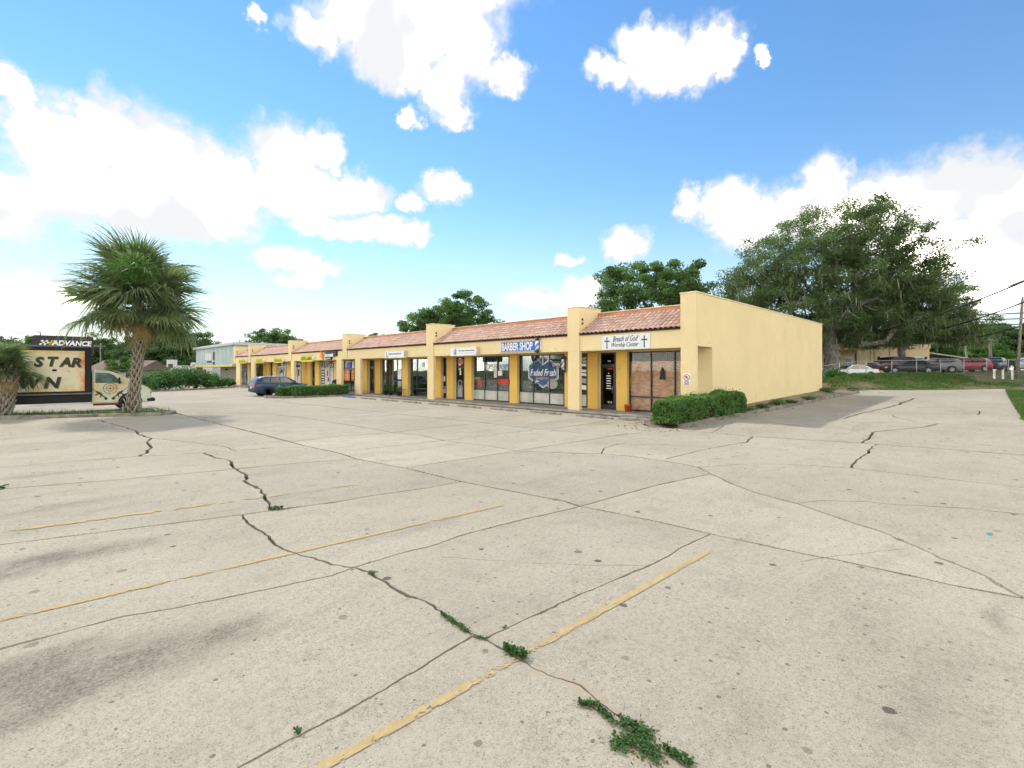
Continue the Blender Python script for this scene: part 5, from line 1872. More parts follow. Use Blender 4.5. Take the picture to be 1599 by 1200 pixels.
def box_truck():
    root = thing('box_truck', 'box truck with sunburst mural and green lettering parked behind the palms', 'truck', (-.2, 34.1, 0))
    Y0, Y1 = 33.0, 35.3
    M_BOXT = plain('truck_black', (.018, .017, .017), .55, .3)
    m = MB(); m.bbox(-4.3, 1.93, Y0, Y1, .92, 3.40, .05); box = m.build('cargo_box', M_BOXT, root)

    def panel_mat():
        k = NM('truck_mural')
        P = k.pos()
        sx = k.node('ShaderNodeSeparateXYZ'); k.l.new(P, sx.inputs[0])
        n = k.noise(P, 1.3, 6, .68)
        c = k.mix(k.ramp(n, .35, .65), (.80, .71, .46), (.86, .80, .58))
        e1 = k.math('ADD', sx.outputs['Z'], k.math('MULTIPLY', n, 1.3))
        c = k.mix(k.ramp(e1, 3.45, 3.95), c, (.80, .50, .14))
        c = k.mix(k.ramp(e1, 2.0, 1.6), c, (.78, .55, .12))
        e2 = k.math('ADD', sx.outputs['X'], k.math('MULTIPLY', n, 1.7))
        c = k.mix(k.ramp(e2, 2.15, 2.75), c, (.74, .24, .06))
        c = k.mix(k.math('MULTIPLY', k.ramp(k.noise(P, 3, 5, .7), .58, .72), .5), c, (.30, .22, .12))
        return k.done(c, .5, .3)
    m = MB(); m.box(-4.1, 1.66, Y0 - .012, Y0 + .01, 1.12, 3.16); m.build('mural_panel', panel_mat(), box)
    m = MB(); m.bbox(-4.3, 1.95, Y0 - .03, Y0 + .02, 3.34, 3.42, .015); m.bbox(-4.3, 1.95, Y0 - .03, Y0 + .02, .94, 1.03, .015); m.build('edge_rail', plain('rail_grey', (.16, .16, .16), .5, .4, .3), box)
    M_LTR = plain('letter_green_black', (.055, .062, .045), .6)
    M_SHD = plain('letter_shadow', (.30, .23, .12), .6)
    for (ch, x, z, w, h) in [('S', -.02, 2.60, .36, .50), ('T', .48, 2.62, .40, .48), ('A', .92, 2.60, .46, .48), ('R', 1.34, 2.58, .42, .48),
                             ('W', -.30, 1.58, .78, .56), ('N', .46, 1.57, .64, .56)]:
        lettering(ch, w, h, face_south(x + .03, Y0 - .016, z - .03), M_SHD, box, 'letter_shadow', bold=.045, shear=.22)
        lettering(ch, w, h, face_south(x, Y0 - .022, z), M_LTR, box, 'letter', bold=.045, shear=.22)
    m = MB(); m.bbox(.45, .62, Y0 - .03, Y0, 2.13, 2.23, .02); m.build('marker_lamp', M_CLAD, box)
    m = MB(); m.bbox(-1.15, -.88, Y0 - .02, Y0 + .1, .82, .87, .01); m.build('reflector', M_WHITE, box)
    # chassis
    m = MB(); m.box(-4.2, 1.9, Y0 + .12, Y1 - .12, .55, .92); m.box(-4.2, 4.0, Y0 + .55, Y1 - .55, .50, .62); m.build('chassis', M_BOXT, root)
    # cab: sloped van nose
    mp = mural('cab_mural', (.66, .70, .58))
    prof = [(1.96, .42), (1.96, 2.16), (2.25, 2.20), (2.75, 2.13), (3.0, 1.98), (3.62, 1.50), (4.25, 1.30), (4.44, 1.08), (4.46, .62), (4.40, .42)]
    bm = bmesh.new()
    m = MB(); m.prism([(x, Y0 + .12, z) for x, z in prof], (0, Y1 - Y0 - .24, 0))
    bmv = [bm.verts.new(v) for v in m.v]
    for f in m.f: bm.faces.new([bmv[i] for i in f])
    bmesh.ops.bevel(bm, geom=list(bm.edges), offset=.06, segments=2, affect='EDGES')
    m2 = MB(); m2.bm(bm, 0, False)
    cab = m2.build('cab', mp, root)
    yo = Y0 + .118
    g = MB(); g.prism([(2.08, yo, 1.52), (2.08, yo, 2.06), (2.62, yo, 2.04), (2.84, yo, 1.92), (3.15, yo, 1.55), (3.15, yo, 1.50)], (0, -.008, 0)); g.build('side_window', plain('truck_glass', (.10, .17, .16), .08, .6, var=.3), cab)
    g = MB(); q = [(2.80, 2.10), (3.0, 1.985), (3.58, 1.54), (3.60, 1.515)]
    d = Vector((.44, 0, .58)).normalized() * .012
    g.add([(2.92 + d.x, Y0 + .32, 2.03 + d.z), (3.56 + d.x, Y0 + .28, 1.55 + d.z), (3.56 + d.x, Y1 - .28, 1.55 + d.z), (2.92 + d.x, Y1 - .32, 2.03 + d.z)], [(0, 1, 2, 3)]); g.build('windscreen', M_CGLASS, cab)
    # target and crossed rifles painted on the door
    M = face_south(2.68, yo - .006, 1.22)
    decal(ring(24, .27, .29) + ring(20, .15, .165) + [rect2(-.36, .36, -.006, .006), rect2(-.006, .006, -.36, .36), ngon(8, .03, .03)], M, M_LTR, cab, 'target_print')
    for (x, sgn) in ((2.2, 1), (3.12, -1)):
        M = face_south(x, yo - .006, 1.0)
        a = -.72 * sgn
        ca, sa = math.cos(a), math.sin(a)
        rot = lambda p: (ca * p[0] * sgn - sa * p[1], sa * p[0] * sgn + ca * p[1])
        parts_ = [rect2(-.52, -.1, -.012, .012), rect2(-.12, .22, -.04, .045), rect2(.2, .46, -.03, .02), [(.38, -.09), (.5, -.10), (.5, .03), (.38, .03)], [(.0, -.04), (.06, -.04), (.02, -.18), (-.05, -.17)], [(.16, -.04), (.21, -.04), (.25, -.13), (.19, -.13)], rect2(-.02, .14, .05, .075)]
        decal([[rot(p) for p in pl] for pl in parts_], M, M_LTR, cab, 'rifle_print')
    g = MB(); g.bbox(4.28, 4.47, Y0 + .16, Y0 + .48, .86, 1.12, .04); g.build('headlight', plain('yellowed_lens', (.50, .48, .30), .3, .5), cab)
    g = MB(); g.bbox(4.22, 4.62, Y0 + .1, Y1 - .1, .46, .66, .05); g.build('bumper', M_CLAD, cab)
    g = MB(); g.bbox(3.0, 3.08, Y0 - .16, Y0 - .02, 1.45, 1.80, .03); g.tube([(3.05, Y0 - .03, 1.5), (3.1, yo, 1.48)], .02, 6); g.build('mirror', M_CLAD, cab)
    g = MB(); g.bbox(1.99, 3.05, Y0 + .05, Y0 + .14, .34, .44, .02); g.build('running_board', plain('rust_red', (.16, .03, .025), .7), cab)
    # wheels
    for x in (3.52, -2.9):
        for (y, s) in ((Y0 + .26, -1), (Y1 - .26, 1)):
            a = MB(); a.lathe([(0, -.01), (.50, -.01), (.52, 0), (.50, .02)], (x, Y0 + .10 if s < 0 else Y1 - .10, .46), 22, 'Y'); a.build('wheel_arch', M_CLAD, root)
            t = MB(); wr = .39
            t.lathe([(wr * .55, -.12), (wr * .94, -.12), (wr, -.08), (wr, .08), (wr * .94, .12), (wr * .55, .12)], (0, 0, 0), 22, 'Y')
            w = put('wheel', t.mesh('wheel', M_TYRE), root, True, loc=(x, y - .05 if s < 0 else y, wr))
            r = MB(); r.lathe([(0, s * .05), (.09, s * .10), (.12, s * .04), (wr * .56, s * .02), (wr * .58, s * .11)], (0, 0, 0), 18, 'Y'); put('rim', r.mesh('rim', M_RIM), w, False)


box_truck()

# roadside board behind the truck
s = thing('roadside_sign', 'dark rounded ADVANCE board on posts rising behind the truck roof', 'sign', (1.2, 45, 0))
pts = [(-.36 + .12, 4.52), (-.36, 4.40), (-.36, 3.2), (2.74, 3.2), (2.74, 4.40), (2.62, 4.52)]
m = MB(); m.prism([(x, 45.0, z) for x, z in pts], (0, .35, 0)); m.build('board', plain('board_black', (.03, .03, .034), .4, .4), s)
lettering('ADVANCE', 2.05, .36, face_south(1.62, 44.985, 4.04), M_WHITE, s, bold=.04, shear=.18)
chk = []
for i in range(4):
    for j in range(3):
        if (i + j) % 2 == 0:
            u, v = -.02 + i * .11 + j * .04, 3.88 + j * .11
            chk.append([(u, v), (u + .11, v), (u + .15, v + .11), (u + .04, v + .11)])
decal(chk, face_south(0, 44.985, 0), M_WHITE, s, 'flag_checks')
decal([[(.44, 3.88), (.50, 3.88), (.66, 4.22), (.60, 4.22)], [(.55, 3.88), (.61, 3.88), (.77, 4.22), (.71, 4.22)]], face_south(0, 44.985, 0), plain('sign_gold', (.72, .45, .05), .5), s, 'slash')
decal([rect2(1.9 + i * .1, 1.98 + i * .1, 4.30, 4.38) for i in range(6)], face_south(0, 44.985, 0), plain('dim_red', (.22, .07, .05), .6), s, 'small_print')
for x in (.2, 2.2):
    m = MB(); m.box(x - .06, x + .06, 45.1, 45.22, 0, 3.2); m.build('post', M_STEEL, s)
m = MB(); m.tube([(.05, 45.15, 4.5), (.05, 45.15, 4.72), (-.12, 45.1, 4.74)], .03, 6); m.build('lamp_arm', M_CLAD, s)

# ------------------------------------------------------------------ small things on the walk
def pot_plant(x, y, label, seed, h=.55):
    rng = np.random.default_rng(seed)
    r = thing('potted_plant', label, 'plant', (x, y, .15), 0, 'potted plants on the walk')
    m = MB(); m.lathe([(.0, 0), (.15, 0), (.21, .30), (.23, .30), (.23, .36), (.19, .36), (.18, .30), (0, .28)], (x, y, .15), 16); m.build('pot', plain('pot_dark', (.035, .035, .038), .6), r)
    n = 260
    C = rng.normal(size=(n, 3)) * [.15, .15, .13] + [x, y, .15 + h]
    put('foliage', quads_mesh('foliage', leaf_faces(C, np.tile([[0, 0, .6]], (n, 1)), .085, rng, 1.0), M_WEED, attr=rng.random(n) * .6, per=6), r)
    st = MB()
    for i in range(7):
        q = C[i]; st.tube([(x, y, .45), tuple((np.array([x, y, .55]) + q) / 2), tuple(q)], .008, 5)
    st.build('stem', plain('weed_stem', (.16, .11, .05), .9), r)


pot_plant(20.35, 33.4, 'potted plant with dark leaves standing nearest the yellow pillar', 1)
pot_plant(20.3, 34.65, 'middle potted plant below the flag window', 2, .62)
pot_plant(20.35, 35.5, 'leftmost potted plant below the flag window', 3, .60)
r = thing('bucket', 'orange bucket on the walk at the foot of the church pillar', 'bucket', (20.55, 12.78, .15))
m = MB(); m.lathe([(0, 0), (.15, 0), (.175, .31), (.19, .31), (.19, .36), (.165, .36), (.15, .05), (0, .05)], (20.55, 12.78, .15), 18); m.build('shell', plain('bucket_orange', (.55, .12, .03), .5), r)
m = MB(); m.tube([(20.55, 12.60, .47), (20.50, 12.64, .40), (20.47, 12.78, .37), (20.50, 12.92, .40), (20.55, 12.96, .47)], .006, 5); m.build('handle', M_STEEL, r)
r = thing('litter_bin', 'dark domed litter bin against the column under the phone sign', 'litter bin', (19.9, 44.0, .15))
m = MB(); m.lathe([(0, 0), (.27, 0), (.29, .08), (.29, .80), (.31, .82), (.31, .88)], (19.9, 44.0, .15), 18); m.build('drum', plain('bin_grey', (.10, .115, .125), .6), r)
m = MB(); m.lathe([(.31, .88), (.29, .98), (.20, 1.10), (0, 1.15)], (19.9, 44.0, .15), 18); m.build('lid', M_CLAD, r)
r = thing('cactus', 'small green cactus standing inside the church window by the corner column', 'plant', (21.4, 10.15, .15))
m = MB(); m.lathe([(0, 0), (.13, 0), (.15, .3), (0, .3)], (21.4, 10.15, .15), 12); m.build('pot', plain('pot_dark', (.035, .035, .038), .6), r)
m = MB(); m.lathe([(.09, .3), (.11, .6), (.10, .9), (.05, 1.05), (0, 1.08)], (21.4, 10.15, .15), 10); m.build('stem', plain('cactus_green', (.09, .19, .10), .7, var=.3, scale=9), r)

# ------------------------------------------------------------------ trees and shrubs
M_BARK = plain('oak_bark', (.115, .10, .085), .95, .1, var=.35, scale=4, bump=.8)
M_OAK = foliage('oak_leaf', (.075, .125, .048), (.15, .215, .088), (.14, .18, .09), .5)
M_OAK2 = foliage('lower_oak_leaf', (.07, .12, .048), (.145, .215, .088), (.14, .18, .095), .5)
M_GREEN = foliage('broad_leaf', (.06, .115, .038), (.135, .225, .07), (.095, .155, .055), .5)
M_BRIGHT = foliage('bright_leaf', (.04, .10, .018), (.11, .22, .045), None, .3)
M_FAR = foliage('far_leaf', (.05, .10, .035), (.11, .19, .07), (.09, .14, .06), .4)
M_MOSS = foliage('hanging_moss', (.17, .175, .14), (.30, .29, .23), None, .35, .95)


def diamonds(C, size, rng, aspect=.6, upb=.3):
    N = len(C)
    n = rng.normal(size=(N, 3)); n[:, 2] += upb; n /= np.linalg.norm(n, axis=1, keepdims=True)
    t = np.cross(n, rng.normal(size=(N, 3))); t /= np.linalg.norm(t, axis=1, keepdims=True) + 1e-9
    s = np.cross(n, t)
    L = (size * rng.uniform(.55, 1.35, N))[:, None]
    return np.stack([C - t * L * .5, C + s * L * aspect * .5 + t * L * .06, C + t * L * .5, C - s * L * aspect * .5 + t * L * .06], 1)


def crown_points(ells, n, rng, zmin=-9, shell=3.0):
    w = np.array([e[3] * e[4] * e[5] for e in ells]); w = w / w.sum()
    out = []
    while len(out) < n:
        e = ells[rng.choice(len(ells), p=w)]
        d = rng.normal(size=3); d /= np.linalg.norm(d)
        r = rng.random() ** (1 / shell)
        p = np.array(e[:3]) + d * r * np.array(e[3:6]) * (1 + .10 * rng.normal())
        if p[2] > zmin: out.append(p)
    return np.array(out)


def tree_meshes(ells, trunk, r0, n, per, cr, leaf, mat, seed, zmin=1.5, shell=3.0, moss=0, upb=.3, bark=None, mosslen=(.5, 1.9), minr=.018):
    rng = np.random.default_rng(seed)
    C = crown_points(ells, n, rng, zmin, shell)
    # limbs: every spray of leaves is reached from the nearest wood
    nodes = [np.array(p, float) for p in trunk]; par = [-1] + list(range(len(trunk) - 1))
    top = nodes[-1]
    order = np.argsort(np.linalg.norm(C - top, axis=1))
    tip = {}
    for ci in order:
        c = C[ci]
        N = np.array(nodes)
        d = np.linalg.norm(N - c, axis=1) + .35 * np.maximum(0, N[:, 2] - c[2]) + .10 * np.linalg.norm(N - top, axis=1)
        d[:max(1, len(trunk) - 2)] += 3.0
        k = int(np.argmin(d)); p = nodes[k]
        L = np.linalg.norm(c - p); ns = max(1, int(L / 1.3))
        prev = k
        for i in range(1, ns + 1):
            u = i / ns
            q = p * (1 - u) + c * u
            if i < ns: q = q + rng.normal(size=3) * .10 * min(L, 4) * [1, 1, .7] + np.array([0, 0, .10 * L * math.sin(math.pi * u)])
            nodes.append(q); par.append(prev); prev = len(nodes) - 1
        tip[ci] = prev
    cnt = np.zeros(len(nodes))
    for i in range(len(nodes) - 1, -1, -1):
        cnt[i] += 1
        if par[i] >= 0: cnt[par[i]] += cnt[i]
    rad = np.maximum(minr, r0 * np.sqrt(cnt / cnt[0]))
    rad[0] *= 1.25
    wood = MB()
    for i in range(1, len(nodes)):
        a, b = nodes[par[i]], nodes[i]
        ra = min(rad[par[i]], rad[i] * 1.5)
        if np.linalg.norm(a - b) < 1e-4: continue
        wood.tube([tuple(a), tuple(b)], [ra, rad[i]], 6 if rad[i] > .06 else 4, cap=False)
    # sprays
    P = []; T = []
    tones = rng.random(n)
    for ci in range(n):
        m = int(per * rng.uniform(.6, 1.4)); s = cr * rng.uniform(.65, 1.35)
        g3 = rng.normal(size=(m, 3)); g3 /= np.linalg.norm(g3, axis=1, keepdims=True)
        pts = g3 * (rng.random((m, 1)) ** .45) * 1.55 * [s, s, s * .6] + C[ci]
        P.append(pts); T.append(np.clip(tones[ci] * .55 + rng.random(m) * .45, 0, 1))
    P = np.concatenate(P); T = np.concatenate(T)
    crown = quads_mesh('crown', diamonds(P, leaf, rng, .6, upb), mat, attr=T)
    ms = None
    if moss:
        zc = np.median(C[:, 2])
        low = C[C[:, 2] < zc + .12 * (C[:, 2].max() - zc)]
        pk = low[rng.integers(len(low), size=moss)] + rng.normal(size=(moss, 3)) * [cr * 1.2, cr * 1.2, cr * .4]
        ln = rng.uniform(*mosslen, moss)[:, None]
        w = rng.uniform(.02, .06, moss)[:, None]
        a = rng.uniform(0, 3.14, moss); s = np.stack([np.cos(a), np.sin(a), 0 * a], 1) * w
        j1, j2 = rng.normal(size=(moss, 3)) * .06, rng.normal(size=(moss, 3)) * .12
        dn = np.array([[0, 0, -1.0]])
        V = np.concatenate([np.stack([pk - s * .6, pk + s * .6, pk + dn * ln * .5 + s + j1, pk + dn * ln * .5 - s + j1], 1),
                            np.stack([pk + dn * ln * .5 - s + j1, pk + dn * ln * .5 + s + j1, pk + dn * ln + s * .12 + j2, pk + dn * ln - s * .12 + j2], 1)])
        ms = quads_mesh('hanging_moss', V, M_MOSS, attr=np.tile(rng.random(moss), 2))
    return wood.mesh('trunk', bark or M_BARK), crown, ms


def make_tree(name, label, loc, rotz, meshes, group=None, scale=1.0):
    r = thing(name, label, 'tree', loc, rotz, group)
    put('trunk', meshes[0], r, False); put('crown', meshes[1], r, False)
    if meshes[2] is not None: put('hanging_moss', meshes[2], r, False)
    if scale != 1.0: r.scale = (scale,) * 3 if isinstance(scale, (int, float)) else scale
    return r


def at(px, t):
    dx, dy = px_ray(px)
    return dx * t, dy * t


M_GBARK = plain('grey_bark', (.23, .215, .19), .95, .1, var=.3, scale=4, bump=.8)
# the great oak: local x along the view's right so that its lopsided crown sits as it grows
ROT = math.atan2(RGT[1], RGT[0])
ox, oy = at(1300, 54)
oz = ground_z(ox, oy)
oak = tree_meshes([(-6.5, 0, 8.6, 6.8, 7, 3.9), (-2, 1, 13.8, 6.4, 6.5, 4.6), (3.2, 0, 16.2, 5.2, 6, 4.4), (7.8, 0, 12.6, 5.2, 6, 4.4), (3, 0, 10, 8, 7, 4), (10.2, 1, 8.8, 3.6, 4, 2.6), (-10.4, 0, 6.2, 4.2, 5, 3.0), (-9.0, 0, 10, 4.0, 5, 2.8), (0, 0, 17.2, 4.5, 5, 3.0), (4.5, 0, 7.2, 6.5, 6, 3.4), (-3, -1, 6.4, 6, 5, 2.8), (-6.3, 0, 12.6, 4.8, 5, 4.2), (9.2, 0, 10.0, 4.4, 5, 3.4)],
                  [(-.2, 0, -.2), (.1, 0, 2.2), (-.3, .2, 4.4), (0, 0, 6.4)], .80, 900, 200, .72, .21, M_OAK, 11, 3.4, 3.4, moss=1500, mosslen=(.4, 1.5), minr=.045, bark=M_GBARK)
make_tree('live_oak', 'tall spreading live oak with grey limbs and hanging moss behind the end wall', (ox, oy, oz), ROT, oak)
ox, oy = at(1408, 61)
oak2 = tree_meshes([(-4.6, 0, 6.4, 5.0, 4.8, 4.0), (1.4, 0, 8.0, 5.8, 5.2, 4.4), (6.2, 0, 5.4, 4.0, 4.2, 3.0), (-7.6, 0, 4.9, 3.2, 3.8, 2.6)],
                   [(0, 0, -.2), (.15, 0, 1.4), (-.1, 0, 2.8)], .40, 380, 210, .66, .21, M_OAK2, 23, 3.0, 3.2, moss=1500, mosslen=(.3, 1.3), minr=.04, bark=M_GBARK)
make_tree('live_oak', 'lower dense oak draped with moss overhanging the parked cars', (ox, oy, ground_z(ox, oy)), ROT, oak2)
# trees rising over the roof
x, y = at(1016, 54)
tm = tree_meshes([(0, 0, 9.3, 6.2, 6, 4.2), (1.6, 0, 11.0, 4.0, 4, 3.1), (-4.2, 0, 7.2, 3.4, 4, 3), (5.2, 0, 8.2, 3.2, 4, 3)], [(0, 0, -.3), (.2, 0, 3), (0, 0, 6)], .42, 210, 230, .62, .26, M_GREEN, 5, 3.5, 3.2)
make_tree('shade_tree', 'rounded green tree rising over the roof behind the church bay', (x, y, ground_z(x, y)), ROT, tm)
x, y = at(1150, 66)
tm2 = tree_meshes([(0, 0, 7.6, 4.6, 4.5, 3.4), (-2.4, 0, 6.0, 3, 3, 2.6)], [(0, 0, -.3), (.1, 0, 2.5), (0, 0, 5)], .3, 110, 200, .6, .26, M_GREEN, 15, 3.0, 3.2)
make_tree('shade_tree', 'small dark tree showing between the rounded tree and the great oak', (x, y, ground_z(x, y)), ROT, tm2)
x, y = at(716, 76)
tm3 = tree_meshes([(1.2, 0, 10.0, 4.2, 5, 3.4), (-4.8, 0, 7.4, 4.0, 5, 3.2), (5.6, 0, 7.6, 3.4, 4.5, 3.0), (-1.6, 0, 8.4, 5, 5, 3)], [(0, 0, -.3), (.2, 0, 3), (0, 0, 6)], .45, 210, 210, .66, .30, M_GREEN, 6, 3.5, 3.2)
make_tree('shade_tree', 'broad two-humped tree rising over the roof behind the smoke shop', (x, y, ground_z(x, y)), ROT, tm3)
x, y = at(431, 105)
tm4 = tree_meshes([(0, 0, 8.4, 5.2, 5, 3.0), (-4.2, 0, 6.8, 3.2, 4, 2.6), (4.2, 0, 7.6, 2.6, 4, 2.6)], [(0, 0, -.3), (.2, 0, 2.5), (0, 0, 5)], .3, 90, 120, .72, .38, M_GREEN, 8, 3.0, 2.4)
make_tree('shade_tree', 'open airy tree above the far end of the shop row', (x, y, 0), ROT, tm4)
x, y = at(582, 118)
make_tree('shade_tree', 'tip of a distant tree just over the roof ridge left of centre', (x, y, 0), 1.0, tm2, scale=1.02)

# woods along the far streets
bank_a = tree_meshes([(0, 0, 6.2, 5.2, 5, 3.8), (-3, 0, 4.8, 3.4, 4, 3), (3.4, 0, 5, 3.4, 4, 3)], [(0, 0, -.3), (.1, 0, 1.6), (0, 0, 3.2)], .32, 120, 170, .8, .42, M_FAR, 31, .6, 3.4)
bank_b = tree_meshes([(0, 0, 7.2, 4.2, 4, 3.8), (2, 0, 4.8, 3.6, 4, 3.2), (-2, 0, 4.2, 3.2, 4, 3)], [(0, 0, -.3), (.1, 0, 1.6), (0, 0, 3.6)], .32, 110, 170, .8, .42, M_FAR, 32, .6, 3.4)
bank_c = tree_meshes([(0, 0, 4.2, 4.2, 4, 3.2), (2.6, 0, 3.2, 3, 4, 2.6)], [(0, 0, -.3), (.1, 0, 1.2), (0, 0, 2.4)], .25, 90, 170, .75, .42, M_BRIGHT, 33, .5, 3.4)
G_L, G_R = 'woods beyond the lot on the left', 'woods beyond the car lot on the right'
for i, (px, t, k, sc, lab) in enumerate([
        (30, 150, 0, 1.25, 'leftmost distant tree, low behind the truck'), (85, 142, 1, 1.05, 'distant tree behind the roadside board'),
        (152, 120, 1, .98, 'dark tree by the utility pole behind the truck cab'), (176, 128, 0, .95, 'distant tree left of the tall palm trunk'),
        (214, 120, 0, 1.05, 'distant tree directly behind the tall palm trunk'), (246, 118, 1, 1.16, 'highest distant tree right of the palm trunk'),
        (272, 116, 0, 1.15, 'broad distant tree above the white wall'), (298, 120, 1, 1.12, 'distant tree touching the grey-green building'),
        (322, 130, 0, 1.0, 'distant tree behind the grey-green building'), (196, 84, 2, .62, 'small bright tree beside the brown roof')]):
    x, y = at(px, t)
    make_tree('woodland_tree', lab, (x, y, 0), i * 1.3, (bank_a, bank_b, bank_c)[k], G_L, sc)
for i, (px, t, k, sc, lab) in enumerate([
        (1512, 100, 0, .88, 'distant tree just right of the lower oak'), (1538, 106, 1, .95, 'distant tree with a raised crown left of the thin pole'),
        (1560, 112, 1, 1.1, 'highest distant tree between the two thin poles'), (1586, 104, 0, 1.0, 'distant tree behind the nearest utility pole'),
        (1622, 108, 1, 1.0, 'distant tree cut off by the right edge'), (1540, 84, 2, .72, 'bright green bush tree above the red SUV'),
        (1485, 96, 1, .85, 'distant tree half hidden by the lower oak'), (1450, 92, 0, .8, 'distant tree behind the moss of the lower oak'),
        (1575, 88, 2, .5, 'low bright bush above the black SUV')]):
    x, y = at(px, t)
    make_tree('woodland_tree', lab, (x, y, ground_z(x, y) - .2), i * 1.7, (bank_a, bank_b, bank_c)[k], G_R, sc)


# ------------------------------------------------------------------ hedges and shrubs
M_HEDGE = foliage('hedge_leaf', (.045, .11, .03), (.19, .33, .095), None, .45)
M_TWIG = plain('hedge_twigs', (.045, .036, .024), .95, .1, var=.4, scale=8)


def hedge(name, label, path, hw, h, n, leaf, zb, mat, seed, group=None, lump=.08):
    """clipped hedge along a path: leaves over an irregular rounded box, twigs inside"""
    rng = np.random.default_rng(seed)
    path = [Vector((*p, 0)) for p in path]
    seg = [(b - a).length for a, b in zip(path[:-1], path[1:])]; tot = sum(seg)

    def pos(s):
        for (a, b, L, wa, wb) in zip(path[:-1], path[1:], seg, hw[:-1], hw[1:]):
            if s <= L: u = s / L; return a.lerp(b, u), (b - a).normalized(), wa + (wb - wa) * u
            s -= L
        return path[-1], (path[-1] - path[-2]).normalized(), hw[-1]
    C, N = [], []
    while len(C) < n:
        s = rng.random() * tot
        p, d, w = pos(s)
        nr = Vector((-d.y, d.x, 0))
        side = rng.random()
        if side < .34: u, v = rng.uniform(-1, 1), 1.0; nv = Vector((0, 0, 1))
        elif side < .86: u = -1.0 if rng.random() < .5 else 1.0; v = rng.random() ** .8; nv = nr * u
        else:
            s = 0.0 if rng.random() < .5 else tot
            p, d, w = pos(s); nr = Vector((-d.y, d.x, 0)); u, v = rng.uniform(-1, 1), rng.random(); nv = d * (-1 if s == 0 else 1)
        q = p + nr * (u * w) + Vector((0, 0, zb(p.x, p.y) + .06 + v * (h - .06)))
        # round the shoulders and let the growth wander
        k = max(0, abs(u) - .6) / .4 * max(0, v - .6) / .4
        q -= (nr * u * w + Vector((0, 0, h * .5))) * .16 * k
        lm = noise.noise(q * 1.1) * 1.0 + noise.noise(q * 3.0) * .7
        q += nv * (lump * lm) + nv * (-abs(rng.normal()) * .07)
        if noise.noise(q * 3.7) < -.38 and v < .75 and rng.random() < .75: continue
        if nv.z > .5 and rng.random() < .05: q += Vector((0, 0, abs(rng.normal()) * .09))
        C.append(q[:]); N.append(nv[:])
    C, N = np.array(C), np.array(N)
    base, _, _ = pos(tot / 2)
    r = thing(name, label, 'hedge', (base.x, base.y, zb(base.x, base.y)), 0, group)
    tone = np.clip(.42 + .36 * rng.normal(size=n) + .25 * (N[:, 2] > .5), 0, 1.15)  # leaves on top get a lighter tone, the bright top painted in
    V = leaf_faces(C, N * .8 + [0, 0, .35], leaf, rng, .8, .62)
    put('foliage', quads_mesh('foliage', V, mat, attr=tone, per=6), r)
    core = MB()
    k = max(5, int(tot / .35))
    vs, fs = [], []
    for i in range(k + 1):
        p, d, w = pos(tot * (.02 + .96 * i / k)); nr = Vector((-d.y, d.x, 0)); z = zb(p.x, p.y)
        for (u, v) in ((-.74, 0), (-.80, .45), (-.66, .86), (.66, .86), (.80, .45), (.74, 0)):
            q = p + nr * (u * (w - .06)) + Vector((0, 0, z + v * h))
            q += Vector((noise.noise(q * 2.3), noise.noise(q * 2.9 + Vector((5, 1, 2))), 0)) * .06
            vs.append(q[:])
    for i in range(k):
        for j in range(6):
            fs.append((i * 6 + j, i * 6 + (j + 1) % 6, (i + 1) * 6 + (j + 1) % 6, (i + 1) * 6 + j))
    fs.append(tuple(range(6))); fs.append(tuple(k * 6 + j for j in range(5, -1, -1)))
    core.add(vs, fs)
    core.build('twigs', M_TWIG, r)


bed_z = lambda x, y: ground_z(x, y) + .08
hedge('hedge', 'clipped green hedge in front of the corner column and end wall', [(16.95, 8.98), (18.2, 8.66), (19.7, 8.28), (21.45, 8.0)], [.66, .64, .52, .48], .92, 34000, .062, bed_z, M_HEDGE, 3, None, .17)
flat_z = lambda x, y: .10
hedge('hedge', 'long clipped hedge on the island in front of the pawn shop windows', [(14.5, 39.5), (16.8, 39.6), (18.9, 39.7)], [.5, .55, .55], .80, 13000, .10, flat_z, M_HEDGE, 4, 'hedges on the parking island', .10)
hedge('hedge', 'shorter hedge behind the long island hedge, beside the blue SUV', [(13.7, 41.0), (15.6, 41.1), (18.0, 41.2)], [.5, .55, .5], .72, 9000, .10, flat_z, M_HEDGE, 5, 'hedges on the parking island', .12)
isl = [(13.5, 38.75), (19.15, 38.9), (19.15, 41.95), (13.0, 41.8), (12.7, 40.3), (13.5, 38.75)]
kerb('kerb', densify(isl, .6), .16, .13, 0)
m = MB(); m.prism([(x, y, .0) for x, y in isl[:-1]], (0, 0, .09)); o = m.build('planting_bed', M_BED); tag(o, kind='structure')


